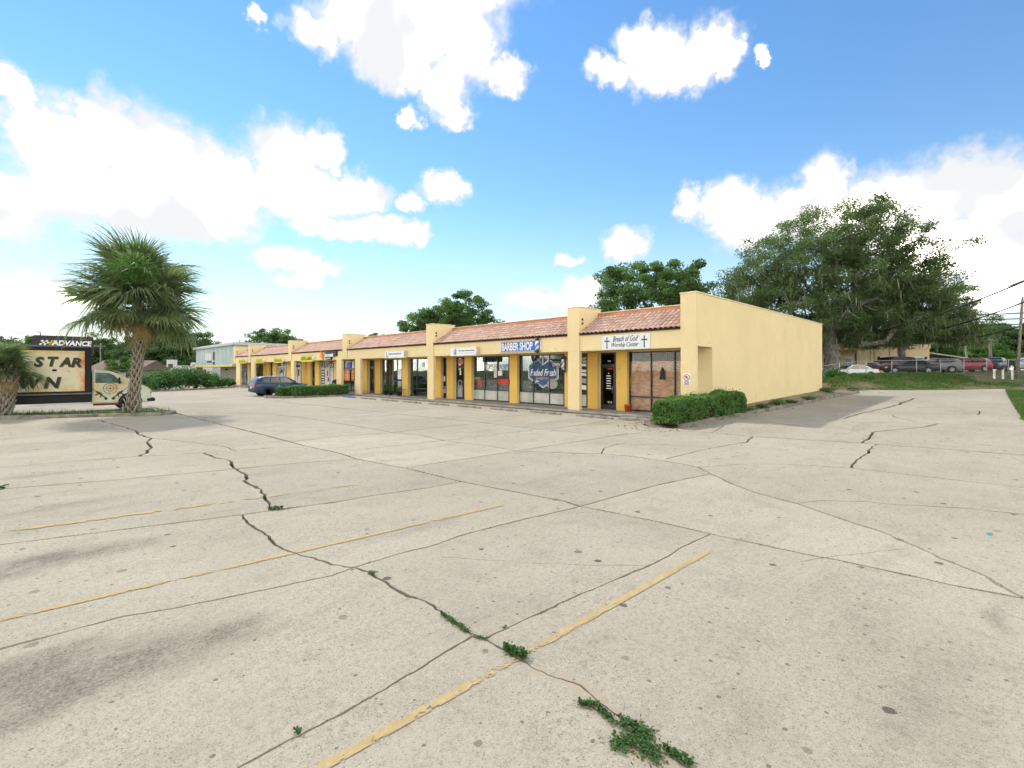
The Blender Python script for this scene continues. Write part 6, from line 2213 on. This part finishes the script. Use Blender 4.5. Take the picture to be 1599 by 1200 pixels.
def shrub(name, label, cx, cy, z, r, h, n, leaf, mat, seed, group=None, flowers=0):
    rng = np.random.default_rng(seed)
    root = thing(name, label, 'shrub', (cx, cy, z), 0, group)
    cl = []
    for i in range(16):
        a = rng.uniform(0, 6.28); rr = r * math.sqrt(rng.random()) * .85
        cl.append((cx + rr * math.cos(a), cy + rr * math.sin(a), z + h * rng.uniform(.25, .92) * (1 - .25 * rr / r)))
    cl = np.array(cl)
    st = MB()
    for c in cl:
        st.tube([(cx + (c[0] - cx) * .15, cy + (c[1] - cy) * .15, z - .05), ((cx + c[0]) / 2, (cy + c[1]) / 2, z + (c[2] - z) * .6), tuple(c)], [.02, .015, .008], 5)
    st.build('stem', M_TWIG, root)
    C = cl[rng.integers(16, size=n)] + rng.normal(size=(n, 3)) * [r * .24, r * .24, h * .13]
    C[:, 2] = np.maximum(C[:, 2], z + .05)
    put('foliage', quads_mesh('foliage', leaf_faces(C, np.tile([[0, 0, .7]], (n, 1)), leaf, rng, 1.0, .4), mat, attr=rng.random(n), per=6), root)
    if flowers:
        Fc = cl[rng.integers(16, size=flowers)] + rng.normal(size=(flowers, 3)) * [r * .3, r * .3, h * .14]
        put('blossom', quads_mesh('blossom', diamonds(Fc, .13, rng), plain('pale_blossom', (.72, .68, .66), .7)), root)


M_OLE = foliage('oleander_leaf', (.035, .095, .025), (.10, .22, .055), None, .3)
for i, (px, t, r_, h_, lab) in enumerate([
        (240, 50, 1.5, 2.1, 'leftmost leafy shrub of the row, next to the tall palm trunk'), (262, 52, 1.6, 2.15, 'second leafy shrub right of the tall palm trunk'),
        (284, 54, 1.7, 2.3, 'tallest middle shrub of the row with pale blossoms'), (304, 56, 1.6, 2.1, 'shrub in front of the left end of the grey-green building'),
        (322, 58, 1.4, 1.7, 'shrub under the left part of the teal fascia'), (342, 60, 1.0, 1.1, 'small spiky shrub before the glass doors of the grey-green building'),
        (358, 62, .8, .9, 'last low shrub left of the farthest column')]):
    x, y = at(px, t)
    shrub('oleander', lab, x, y, .1, r_, h_, int(2600 * r_), .20, M_OLE, 50 + i, 'shrubs along the far planting bed', 50 if i in (2, 3) else 12)
fb = [at(226, 47.5), at(270, 50.5), at(320, 54.5), at(366, 60)]
kerb('kerb', densify(fb, 1.0), .2, .17, 0)
# low growth along the foot of the end wall
for i, (px, py, r_, h_, lab) in enumerate([(1168, 640, .28, .22, 'low weedy plant at the wall foot just right of the corner hedge'), (1190, 636, .34, .2, 'grey-green ground plant in the bed beside the end wall'),
                                           (1215, 630, .4, .28, 'dark low shrub halfway along the foot of the end wall'), (1236, 628, .3, .2, 'small plant in the bed near the middle of the end wall'),
                                           (1262, 622, .35, .22, 'plant near the far end of the wall bed'), (1296, 611, .8, .42, 'leafy clump at the far corner of the end wall')]):
    x, y = on_ground(px, py + 6)
    y = min(y, 8.5) if x < 39 else y
    shrub('bed_plant', lab, x, y, ground_z(x, y) + .12, r_, h_, int(500 + 900 * r_), .07, (M_HEDGE, M_GRASS)[i % 2], 80 + i, 'plants in the bed beside the end wall')
for i, (px, t, r_, h_, lab) in enumerate([(1306, 43, .8, .95, 'bushy shrub by the fence in front of the white sedan'), (1350, 42, .7, .35, 'low shrub on the bank below the white sedan'), (1296, 44, .9, 1.0, 'shrub on the bank at the end wall corner')]):
    x, y = at(px, t)
    shrub('bank_shrub', lab, x, y, ground_z(x, y), r_, h_, 1500, .14, M_OLE, 95 + i, 'shrubs on the bank')


# ------------------------------------------------------------------ palms
M_FROND = foliage('palm_frond', (.10, .15, .07), (.25, .305, .17), None, .5, .45)
M_DEAD = foliage('dead_frond', (.20, .15, .075), (.34, .27, .14), None, .2, .8)
M_BOOT = plain('palm_boot', (.34, .30, .235), .9, .1, var=.3, scale=6, bump=.4)
M_PBARK = plain('palm_bark', (.13, .105, .08), .95, .1, var=.35, scale=7, bump=.6)


def frond_mesh(name, seed, pet, rad, droop, mat, nb=46, fold=.25):
    rng = np.random.default_rng(seed)
    m = MB()
    pts = []
    for i in range(6):
        u = i / 5
        pts.append((pet * u, .02 * math.sin(u * 3 + seed), -.10 * pet * u * u))
    m.tube(pts, [.028, .024, .02, .017, .014, .012], 5)
    tip = Vector(pts[-1])
    Q, T = [], []
    for b in range(nb):
        a = (b / (nb - 1) - .5) * R(250) + rng.normal() * .025
        L = rad * (.70 + .30 * math.cos(a * .62)) * rng.uniform(.88, 1.08)
        along = .32 * rad * max(0, math.cos(a)) * (1 - abs(a) / 2.3)
        base = tip + Vector((along, 0, -.12 * along))
        d = Vector((math.cos(a), math.sin(a), fold * abs(math.sin(a)) + rng.normal() * .07)).normalized()
        s = Vector((-math.sin(a), math.cos(a), .25 * rng.normal())).normalized()
        prev = None
        for k in range(5):
            u = k / 4
            p = base + d * (L * u) + Vector((0, 0, -droop * L * u ** 2.4 * rng.uniform(.75, 1.25)))
            w = (.013, .033, .030, .016, .002)[k] * rad
            cur = (p - s * w, p + s * w)
            if prev is not None:
                Q.append([prev[0][:], prev[1][:], cur[1][:], cur[0][:]]); T.append(rng.random() * .4 + .3 * (b % 2) + .3 * (1 - u))
            prev = cur
    nv = np.array(Q)
    me = quads_mesh(name, nv, mat, attr=T)
    # petiole goes into the same mesh
    bm = bmesh.new(); bm.from_mesh(me)
    vv = [bm.verts.new(v) for v in m.v]
    for f in m.f:
        try: bm.faces.new([vv[i] for i in f])
        except ValueError: pass
    bm.to_mesh(me); bm.free()
    return me


def boot_mesh():
    m = MB()
    # a split leaf base: two prongs leaning out from the trunk
    for s in (-1, 1):
        m.add([(0, s * .11, -.12), (.045, s * .105, -.12), (.05, s * .045, -.12), (0, s * .04, -.12),
               (.07, s * .02, .20), (.115, s * .015, .20), (.12, -s * .028, .20), (.075, -s * .03, .20)],
              [(0, 1, 2, 3), (4, 7, 6, 5), (0, 4, 5, 1), (1, 5, 6, 2), (2, 6, 7, 3), (3, 7, 4, 0)] if s > 0 else [(3, 2, 1, 0), (5, 6, 7, 4), (1, 5, 4, 0), (2, 6, 5, 1), (3, 7, 6, 2), (0, 4, 7, 3)])
    return m.mesh('leaf_base', M_BOOT)


BOOT = boot_mesh()


def palm(label, x, y, z0, H, r_base, r_mid, nfr, pet, rad, seed, boots, dead=5, crown_dz=0.0, tuft=False):
    rng = np.random.default_rng(seed)
    root = thing('cabbage_palm', label, 'palm tree', (x, y, z0))
    prof = []
    for i in range(9):
        u = i / 8
        r = r_base * (1 - sst(0, .22, u)) + r_mid * sst(0, .22, u)
        r *= 1 + .10 * sst(.7, 1, u)
        prof.append(((x + .22 * math.sin(u * 2.6 - .3), y - .12 * u, z0 - .1 + (H + .1) * u), r * .80))
    m = MB(); m.tube([p for p, _ in prof], [r for _, r in prof], 14); trunk = m.build('trunk', M_PBARK, root)
    for i in range(boots):
        u = (i + .5) / boots
        a = i * 2.39996
        k = min(7, int(u * 8)); f = u * 8 - k
        c = Vector(prof[k][0]).lerp(Vector(prof[k + 1][0]), f); r = prof[k][1] * (1 - f) + prof[k + 1][1] * f
        o = put('leaf_base', BOOT, trunk, True)
        o.location = (c.x + math.cos(a) * r * .93, c.y + math.sin(a) * r * .93, c.z + .05)
        o.rotation_euler = (rng.normal() * .12, rng.normal() * .12 + .10 - .25 * max(0, u - .8), a)
        s = (1.0 + .35 * (r / (r_mid * .8) - 1)) * r_mid / .30 * rng.uniform(.85, 1.15)
        o.scale = (s, s * 1.05, s * 1.15)
    top = Vector((prof[-1][0][0], prof[-1][0][1], z0 + H))
    variants = [frond_mesh('frond', seed * 10 + k, pet * pk, rad * rk, dr, M_FROND) for k, (pk, rk, dr) in enumerate([(1.0, 1.0, .40), (1.08, .95, .65), (.92, 1.05, .85), (1.0, .9, .5)])]
    dv = frond_mesh('dead_frond', seed * 10 + 7, pet * .8, rad * .85, 1.1, M_DEAD, 36, .1)
    for i in range(nfr):
        u = (i + .5) / nfr
        el = R(86) - R(104) * u + rng.normal() * .14
        az = i * 2.39996 + rng.normal() * .15
        o = put('frond', variants[i % 4], root, True)
        o.location = (top.x, top.y, top.z + (.55 - .95 * u) * pet / 1.4)
        o.rotation_euler = Matrix.Rotation(az, 3, 'Z').to_4x4().to_euler()
        o.rotation_euler = (Matrix.Rotation(az, 4, 'Z') @ Matrix.Rotation(-el, 4, 'Y') @ Matrix.Rotation(rng.normal() * .35, 4, 'X')).to_euler()
        s = (.85 if u < .12 else 1.0) * (rng.uniform(.5, .8) if i % 5 in (1, 3) else rng.uniform(.92, 1.08))
        o.scale = (s, s, s)
    for i in range(dead):
        az = i * 2.39996 * 1.7 + seed
        o = put('dead_frond', dv, root, True)
        o.location = (top.x, top.y, top.z - .35)
        o.rotation_euler = (Matrix.Rotation(az, 4, 'Z') @ Matrix.Rotation(R(38 + 8 * (i % 4)), 4, 'Y')).to_euler()
        o.scale = (.75, .75, .75)
    return root, top


px_, py_ = at(208, 23.6)
palm_root, ptop = palm('tall cabbage palm with criss-cross trunk on the kerbed island', px_, py_, 0.08, 5.45, .42, .225, 104, 1.40, 1.42, 3, 170, 4)
# cut leaf stalks bristling below the crown
for i in range(16):
    a = i * 2.4; zz = 4.35 + (i % 8) * .14
    m = MB(); ca, sa = math.cos(a), math.sin(a)
    m.tube([(ptop.x + ca * .2, ptop.y + sa * .2, zz), (ptop.x + ca * .7, ptop.y + sa * .7, zz + .14), (ptop.x + ca * 1.25, ptop.y + sa * 1.25, zz + .20)], [.03, .02, .012], 5)
    m.build('leaf_stalk', plain('stalk_tan', (.30, .28, .17), .8), palm_root)
rng = np.random.default_rng(77)
n = 2600
C = rng.normal(size=(n, 3)) * [.34, .34, .30] + [ptop.x - .35, ptop.y - 1.75, ptop.z + 1.35]
put('fern_tuft', quads_mesh('fern_tuft', diamonds(C, .17, rng, .16, .6), foliage('fern_bright', (.08, .20, .035), (.15, .32, .07), None, .35), attr=rng.random(n)), palm_root)
px_, py_ = at(5, 22.0)
palm('short young cabbage palm at the left edge of the photo', px_, py_, .08, 2.15, .38, .27, 38, .50, .80, 5, 80, 2)
# the palms' island
i0, i1 = Vector((-4.4, 33.0)), Vector((4.15, 28.45))
d = (i1 - i0).normalized(); nr = Vector((-d.y, d.x))
isl2 = [tuple(i0), tuple(i1), tuple(i1 + d * .25 + nr * .35), tuple(i1 + d * .25 + nr * 1.0), tuple(i1 + nr * 1.5), tuple(i0 + nr * 1.5), tuple(i0)]
kerb('kerb', densify(isl2, .7), .2, .15, 0)
m = MB(); m.prism([(x, y, .0) for x, y in isl2[:-1]], (0, 0, .10)); o = m.build('planting_bed', M_BED); tag(o, kind='structure')


def isl_pt(rng):
    u, v = rng.random(), rng.random()
    p = i0 + (i1 - i0) * u + nr * (.15 + 1.2 * v)
    return (p.x, p.y, .08)


grass('island_grass', 'thin tufts of weedy grass on the palm island', 1500, isl_pt, .06, .30, M_GRASS, .012)

# ------------------------------------------------------------------ background buildings, fence, poles, wires
M_TEAL = None


def teal_mat():
    k = NM('weathered_teal')
    P = k.pos()
    c = k.mix(k.ramp(k.noise(k.mapping(P, scale=(1, .9, .18)), 1.4, 5, .65), .35, .65), (.27, .35, .355), (.40, .46, .455))
    c = k.mix(k.ramp(k.noise(k.mapping(P, scale=(1, 2.2, .12)), 1.2, 5, .7), .58, .75), c, (.16, .26, .31))
    sx = k.node('ShaderNodeSeparateXYZ'); k.l.new(P, sx.inputs[0])
    w = k.math('FRACT', k.math('MULTIPLY', sx.outputs['Y'], 2.2))
    k.bump(k.ramp(w, .0, .12), .5, .03)
    return k.done(c, .55, .4)


b = thing('metal_building', 'grey-green metal-fronted building with yellow canopy edge beyond the shop row', 'building', (26, 88, 0))
m = MB(); m.box(19.9, 36, 76.2, 100.5, 2.95, 5.75); m.build('upper_front', teal_mat(), b)
m = MB(); m.bbox(19.5, 36.2, 76.0, 100.9, 5.75, 6.15, .05); m.build('cornice', plain('cornice_grey', (.46, .48, .47), .5, .4), b)
m = MB(); m.bbox(19.3, 22.5, 75.9, 100.9, 2.66, 2.95, .02); m.build('canopy', plain('canopy_yellow', (.60, .55, .16), .5, .3), b)
m = MB(); m.box(22.4, 36, 76.2, 95.0, 0, 2.66); m.build('lower_wall', plain('block_grey', (.36, .345, .31), .9, var=.2), b)
for y in (99.9, 97.6):
    m = MB(); m.box(19.9, 20.3, y, y + .4, 0, 2.66); m.build('post', plain('post_grey', (.20, .20, .19), .8), b)
fr = MB()
fr.box(22.33, 22.4, 77.0, 84.6, .1, .2); fr.box(22.33, 22.4, 77.0, 84.6, 1.95, 2.08)
for y in np.linspace(77.0, 84.5, 6): fr.box(22.325, 22.402, y, y + .1, .1, 2.07)
gw = fr.build('glass_front', M_FRAME, b)
for y in np.linspace(77.0, 84.5, 6)[:-1]:
    g = MB(); g.box(22.36, 22.37, y + .1, y + 1.5, .2, 1.95); g.build('pane', plain('pane_pale', (.28, .28, .26), .15, .5, var=.5, scale=1.0), gw)
s = thing('wall_sign', 'white cut-out lettering and black square on the teal front', 'sign', (19.85, 91, 4.2))
decal([rect2(-2.6 + i * .62, -2.6 + i * .62 + (.4 if i % 3 else .28), .0, .95 + .1 * (i % 2)) for i in range(7)], face_front(19.88, 91.2, 3.85), M_WHITE, s, 'letter_block')
decal([rect2(-1.5 + i * .33, -1.5 + i * .33 + .22, -.45, -.2) for i in range(10)], face_front(19.88, 91.2, 3.85), M_CLAD, s, 'small_print')
decal([rect2(-.55, .55, .0, 1.35), rect2(-.55, .55, -.8, -.25)], face_front(19.88, 88.2, 3.75), M_BLACK, s, 'logo_block')
lm = MB(); lm.bbox(22.1, 22.4, 90.4, 90.7, 2.15, 2.4, .05); lm.build('wall_lamp', M_CLAD, b)


def local_house(px, t):
    x, y = at(px, t)
    return x, y, ground_z(x, y)


# low white store with stepped parapet, far left
x, y, z = local_house(268, 104)
b = thing('store', 'long low white store with a stepped parapet far behind the shrubs', 'building', (x, y, 0), ROT)
M_STW = plain('store_white', (.62, .61, .60), .8, var=.12)
m = MB(); m.box(-4.6, 8.8, 0, 9, 0, 3.15); put('wall', m.mesh('wall', M_STW), b, False)
for (a, c, h) in ((-4.7, -3.4, 3.6), (-1.0, 1.0, 4.4), (4.2, 5.2, 3.8)):
    m = MB(); m.bbox(a, c, -.15, .35, 0, h, .03); put('parapet_pier', m.mesh('parapet_pier', M_STW), b, False)
m = MB(); m.box(-.62, .38, -.20, -.152, 2.6, 3.5); put('sign_board', m.mesh('sign_board', plain('board_dark', (.08, .085, .09), .7)), b, False)
for i, u in enumerate((-2.6, 2.1, 6.2)):
    m = MB(); m.box(u, u + 1.3, -.03, .02, .8, 2.3); put('window', m.mesh('window', M_CGLASS), b, False)
# brown-roofed house behind the truck cab
x, y, z = local_house(182, 82)
b = thing('house', 'low house with a brown roof behind the truck cab', 'building', (x, y, 0), ROT)
m = MB(); m.box(-4.6, 3.6, 0, 7, 0, 2.2); put('wall', m.mesh('wall', plain('house_grey', (.36, .33, .29), .9)), b, False)
m = MB(); m.prism([(-5.2, -.6, 2.2), (-5.2, 7.6, 2.2), (-5.2, 3.5, 3.9)], (9.4, 0, 0)); put('roof', m.mesh('roof', plain('brown_shingle', (.20, .145, .11), .9, var=.2, scale=2)), b, False)
for u in (-3.6, -.8, 1.6):
    m = MB(); m.box(u, u + 1.1, -.03, .02, .9, 1.9); put('window', m.mesh('window', M_CGLASS), b, False)
m = MB(); m.box(-2.0, -1.1, -.03, .02, 0, 2.0); put('door', m.mesh('door', plain('door_brown', (.10, .06, .04), .7)), b, False)

# tan office behind the oaks
x, y, z = local_house(1372, 70)
b = thing('office_house', 'tan stucco house with red tile roof edge behind the oaks', 'building', (x, y, z), ROT)
M_TAN = stucco('tan_stucco', (.66, .52, .34), .2)
m = MB(); m.box(-9.5, 7.4, 0, 9, -.3, 4.6); put('wall', m.mesh('wall', M_TAN), b, False)
m = MB(); m.prism([(-9.9, -.5, 3.9), (-9.9, 5.0, 6.0), (-9.9, 9.5, 3.9)], (6.6, 0, 0)); rf = put('roof', m.mesh('roof', plain('red_tile', (.42, .13, .075), .85, var=.35, scale=3)), b, False)
Q, T = [], []
for r in range(10):
    for c in range(22):
        u0, u1 = -9.9 + c * .3, -9.9 + c * .3 + .3
        v0, v1 = -.55 + r * .55, -.55 + (r + 1) * .55 + .06
        zz = lambda v: 3.9 + (v + .5) * .382
        prof_ = [(0, .0), (.25, .07), (.5, .09), (.75, .07), (1, 0)]
        for (a, ha), (b2, hb) in zip(prof_[:-1], prof_[1:]):
            Q.append([(u0 + a * .3, v0, zz(v0) + ha + .05), (u0 + b2 * .3, v0, zz(v0) + hb + .05), (u0 + b2 * .3, v1, zz(v1) + hb + .01), (u0 + a * .3, v1, zz(v1) + ha + .01)]); T.append(((r * 7 + c * 5) % 11) / 11)
o = put('roof_tiles', quads_mesh('roof_tiles', np.array(Q), plain('red_tile', (.42, .13, .075), .85), attr=T), b, False); o['kind'] = 'stuff'
m = MB(); m.box(-3.2, 7.5, -.08, .3, 4.3, 4.9); put('parapet', m.mesh('parapet', M_TAN), b, False)
for (u0, u1, v0, v1, sh) in [(.35, 1.75, 1.35, 3.05, True), (-7.4, -6.6, 1.2, 2.8, True), (-4.9, -4.0, 1.2, 2.9, False), (5.2, 6.5, 1.3, 3.0, True)]:
    m = MB(); m.box(u0 - .1, u1 + .1, -.06, .0, v0 - .1, v1 + .1); w = put('window', m.mesh('window', M_WHITE), b, False)
    g = MB(); g.box(u0, u1, -.08, -.061, v0 + .75, v1); put('pane', g.mesh('pane', plain('pane_sky', (.10, .20, .32), .05, .8, var=.4, scale=1.2)), w, False)  # blue sky reflection painted into the upper pane's colour
    g = MB(); g.box(u0, u1, -.08, -.061, v0, v0 + .68); put('pane', g.mesh('pane', plain('pane_dim', (.12, .15, .16), .1, .6)), w, False)
    if sh:
        for (a, c) in ((u0 - .55, u0 - .14), (u1 + .14, u1 + .55)):
            m = MB(); m.box(a, c, -.05, .0, v0 - .1, v1 + .1); put('shutter', m.mesh('shutter', M_BLACK), w, False)
for u in (-3.4, -1.2, -.6):
    m = MB(); m.box(u, u + .12, -.12, 0, 0, 3.8); put('downspout', m.mesh('downspout', M_CLAD if u < -3 else M_TAN), b, False)

# a low shed roof between the grey and red cars
x, y, z = local_house(1478, 74)
b = thing('carport', 'low green shed with a pale sloping roof edge behind the grey SUV', 'building', (x, y, z), ROT)
m = MB(); m.box(-3.2, 2.8, 0, 3, 0, 1.9); put('wall', m.mesh('wall', plain('shed_green', (.13, .17, .09), .9)), b, False)
m = MB(); m.prism([(-3.6, -.4, 2.75), (3.4, -.4, 1.75), (3.4, -.4, 1.9), (-3.6, -.4, 2.9)], (0, 3.8, 0)); put('roof', m.mesh('roof', plain('shed_roof', (.50, .47, .36), .7)), b, False)
m = MB(); m.box(-1.2, -.2, -.03, .02, 0, 1.8); put('door', m.mesh('door', plain('door_brown', (.10, .06, .04), .7)), b, False)


# wire fence along the top of the bank
M_PIPE = plain('galvanised_pipe', (.42, .42, .40), .5, .4, .4)
f0, f1 = Vector(at(1268, 43.5)), Vector(at(1640, 51.0))
fence = thing('wire_fence', 'grey chain-link fence with pipe posts in front of the parked cars', 'fence', (*f0, ground_z(*f0)))
fz = lambda p: ground_z(p.x, p.y) + .12
L = (f1 - f0).length
npost = 11
top = []
for i in range(npost):
    p = f0.lerp(f1, i / (npost - 1)); z = fz(p)
    m = MB(); m.tube([(p.x, p.y, z - .3), (p.x, p.y, z + 1.32)], .032, 8); m.lathe([(.04, 1.30), (.03, 1.36), (0, 1.38)], (p.x, p.y, z), 8); m.build('post', M_PIPE, fence)
    top.append((p.x, p.y, z + 1.27))
m = MB(); m.tube(top, .022, 6); m.build('top_rail', M_PIPE, fence)
m = MB()
step = .30
n = int(L / step)
for i in range(-5, n + 5):
    for sg in (1, -1):
        a, b2 = i * step, i * step + sg * 1.25
        pts = []
        for (s_, h_) in ((a, .02), (b2, 1.25)):
            s_ = min(max(s_, 0), L); p = f0.lerp(f1, s_ / L); pts.append((p.x, p.y, fz(p) + h_))
        m.tube(pts, .0028, 3, cap=False, smooth=False)
o = m.build('wire_mesh', M_PIPE, fence); o['kind'] = 'stuff'

# white marker posts at the end of the drive
for i, (px, py, lab) in enumerate([(1552.5, 593, 'leftmost of the three white marker posts on the bank'), (1566, 592, 'middle white marker post on the bank'), (1580.5, 591, 'rightmost white marker post on the bank')]):
    x, y = at(px, 45.0); z = ground_z(x, y)
    m = MB(); m.bbox(x - .08, x + .08, y - .08, y + .08, z - .1, z + .82, .02)
    r = thing('marker_post', lab, 'post', (x, y, z), 0, 'white marker posts')
    m.build('shaft', plain('post_white', (.74, .74, .62), .7), r)
    c = MB(); c.prism([(x - .08, y - .08, z + .82), (x + .08, y - .08, z + .82), (x + .08, y + .08, z + .82), (x - .08, y + .08, z + .82)], (0, 0, .05)); c.build('cap', plain('post_white', (.74, .74, .62), .7), r)

# utility poles and wires
M_POLE = plain('pole_wood', (.27, .24, .20), .95, .1, var=.3, scale=5)
M_WIRE = plain('black_wire', (.05, .05, .052), .7)


def upole(px, t, top, r, label, lean=0.0, arm=None, z0=None):
    x, y = at(px, t); z = ground_z(x, y) if z0 is None else z0
    p = thing('utility_pole', label, 'utility pole', (x, y, z))
    tx, ty = x + RGT[0] * lean, y + RGT[1] * lean
    m = MB(); m.tube([(x, y, z - .3), ((x + tx) / 2, (y + ty) / 2, (z + top) / 2), (tx, ty, top)], [r, r * .85, r * .65], 10); m.build('shaft', M_POLE, p)
    if arm:
        for h in arm:
            q = MB(); q.tube([(tx - RGT[0] * 1.1, ty - RGT[1] * 1.1, h), (tx + RGT[0] * 1.1, ty + RGT[1] * 1.1, h)], .06, 6); c = q.build('crossarm', M_POLE, p)
            for u in (-.9, -.3, .3, .9):
                q = MB(); q.lathe([(.03, 0), (.05, .05), (.03, .1), (.05, .14), (0, .18)], (tx + RGT[0] * u, ty + RGT[1] * u, h + .05), 8); q.build('insulator', plain('insulator_grey', (.3, .31, .32), .3), c)
    return Vector((tx, ty, top))


pa = upole(1588, 46, 9.2, .13, 'nearest stout utility pole at the right edge of the photo', .55)
pb = upole(1547, 62, 6.4, .19, 'second utility pole rising behind the black SUV', -.1, (6.0,))
pc = upole(1511, 80, 6.2, .2, 'thin leaning pole right of the lower oak', -.35)
pd = upole(157, 104, 8.0, .15, 'utility pole behind the truck cab on the left', 0, (7.3,), 0)


def wire(name_pts, label, sag, r=.016):
    a, b2 = Vector(name_pts[0]), Vector(name_pts[1])
    pts = []
    for i in range(15):
        u = i / 14
        p = a.lerp(b2, u); p.z -= sag * 4 * u * (1 - u); pts.append(p[:])
    m = MB(); m.tube(pts, r, 5)
    o = m.build('overhead_wire', M_WIRE); tag(o, label, 'wire', 'overhead wires on the right')


def wp(px, py, t):
    x, y = at(px, t)
    return (x, y, CAM_H + (HORP - py) * t / FPX)


for (a, b2, lab, sag, r) in [
        ((wp(1660, 413, 36)), (wp(1300, 531, 60)), 'lowest thick wire crossing in front of the lower oak', .9, .075),
        ((wp(1660, 413, 36)), (wp(1490, 472, 60)), 'upper wire running into the crown of the great oak', .3, .055),
        ((wp(1680, 438, 36)), (wp(1440, 520, 62)), 'wire descending across the lower oak from the right edge', .5, .065),
        ((wp(1680, 484, 40)), (wp(1505, 531, 62)), 'wire dropping from the nearest pole to the thin leaning pole', .2, .065),
        ((wp(1660, 486, 58)), (wp(1480, 492, 64)), 'topmost of the level wires at the right edge', .1, .06),
        ((wp(1660, 495, 58)), (wp(1480, 500, 64)), 'middle of the level wires at the right edge', .1, .06),
        ((wp(1660, 504, 58)), (wp(1480, 508, 64)), 'lowest of the level wires at the right edge', .1, .06)]:
    wire((a, b2), lab, sag, r)
wire((wp(-60, 500, 60), (pd.x, pd.y, pd.z - .5)), 'thin wire running from the left edge to the far pole', .4, .02)

# leaf litter and a scrap on the paving
rng = np.random.default_rng(5)
C = []
for _ in range(420):
    px, py = rng.uniform(1000, 1330), 0
    x = rng.uniform(15.6, 18.0) if _ % 2 else rng.uniform(16.0, 30); y = rng.uniform(7.0, 9.0) if x > 18 else rng.uniform(7.9, 10.5)
    C.append((x, y, ground_z(x, y) + (.012 if in_poly(x, y, LOT) else (.14 if x > 17.3 else .05))))
C = np.array(C)
o = put('leaf_litter', quads_mesh('leaf_litter', leaf_faces(C, np.tile([[0, 0, 1.0]], (len(C), 1)), .07, rng, .3), M_LITTER, per=6)); tag(o, 'dry brown leaf litter along the bed kerb', 'leaf litter', kind='stuff')
x, y = on_ground(1545, 835)
m = MB(); m.add([(x - .06, y - .02, ground_z(x, y) + .006), (x + .05, y - .03, ground_z(x, y) + .02), (x + .07, y + .02, ground_z(x, y) + .008), (x - .02, y + .035, ground_z(x, y) + .025), (x, y, ground_z(x, y) + .03)], [(0, 1, 4), (1, 2, 4), (2, 3, 4), (3, 0, 4)])
o = m.build('scrap', plain('teal_scrap', (.05, .33, .30), .6)); tag(o, 'scrap of teal litter lying on the open concrete at right', 'litter')
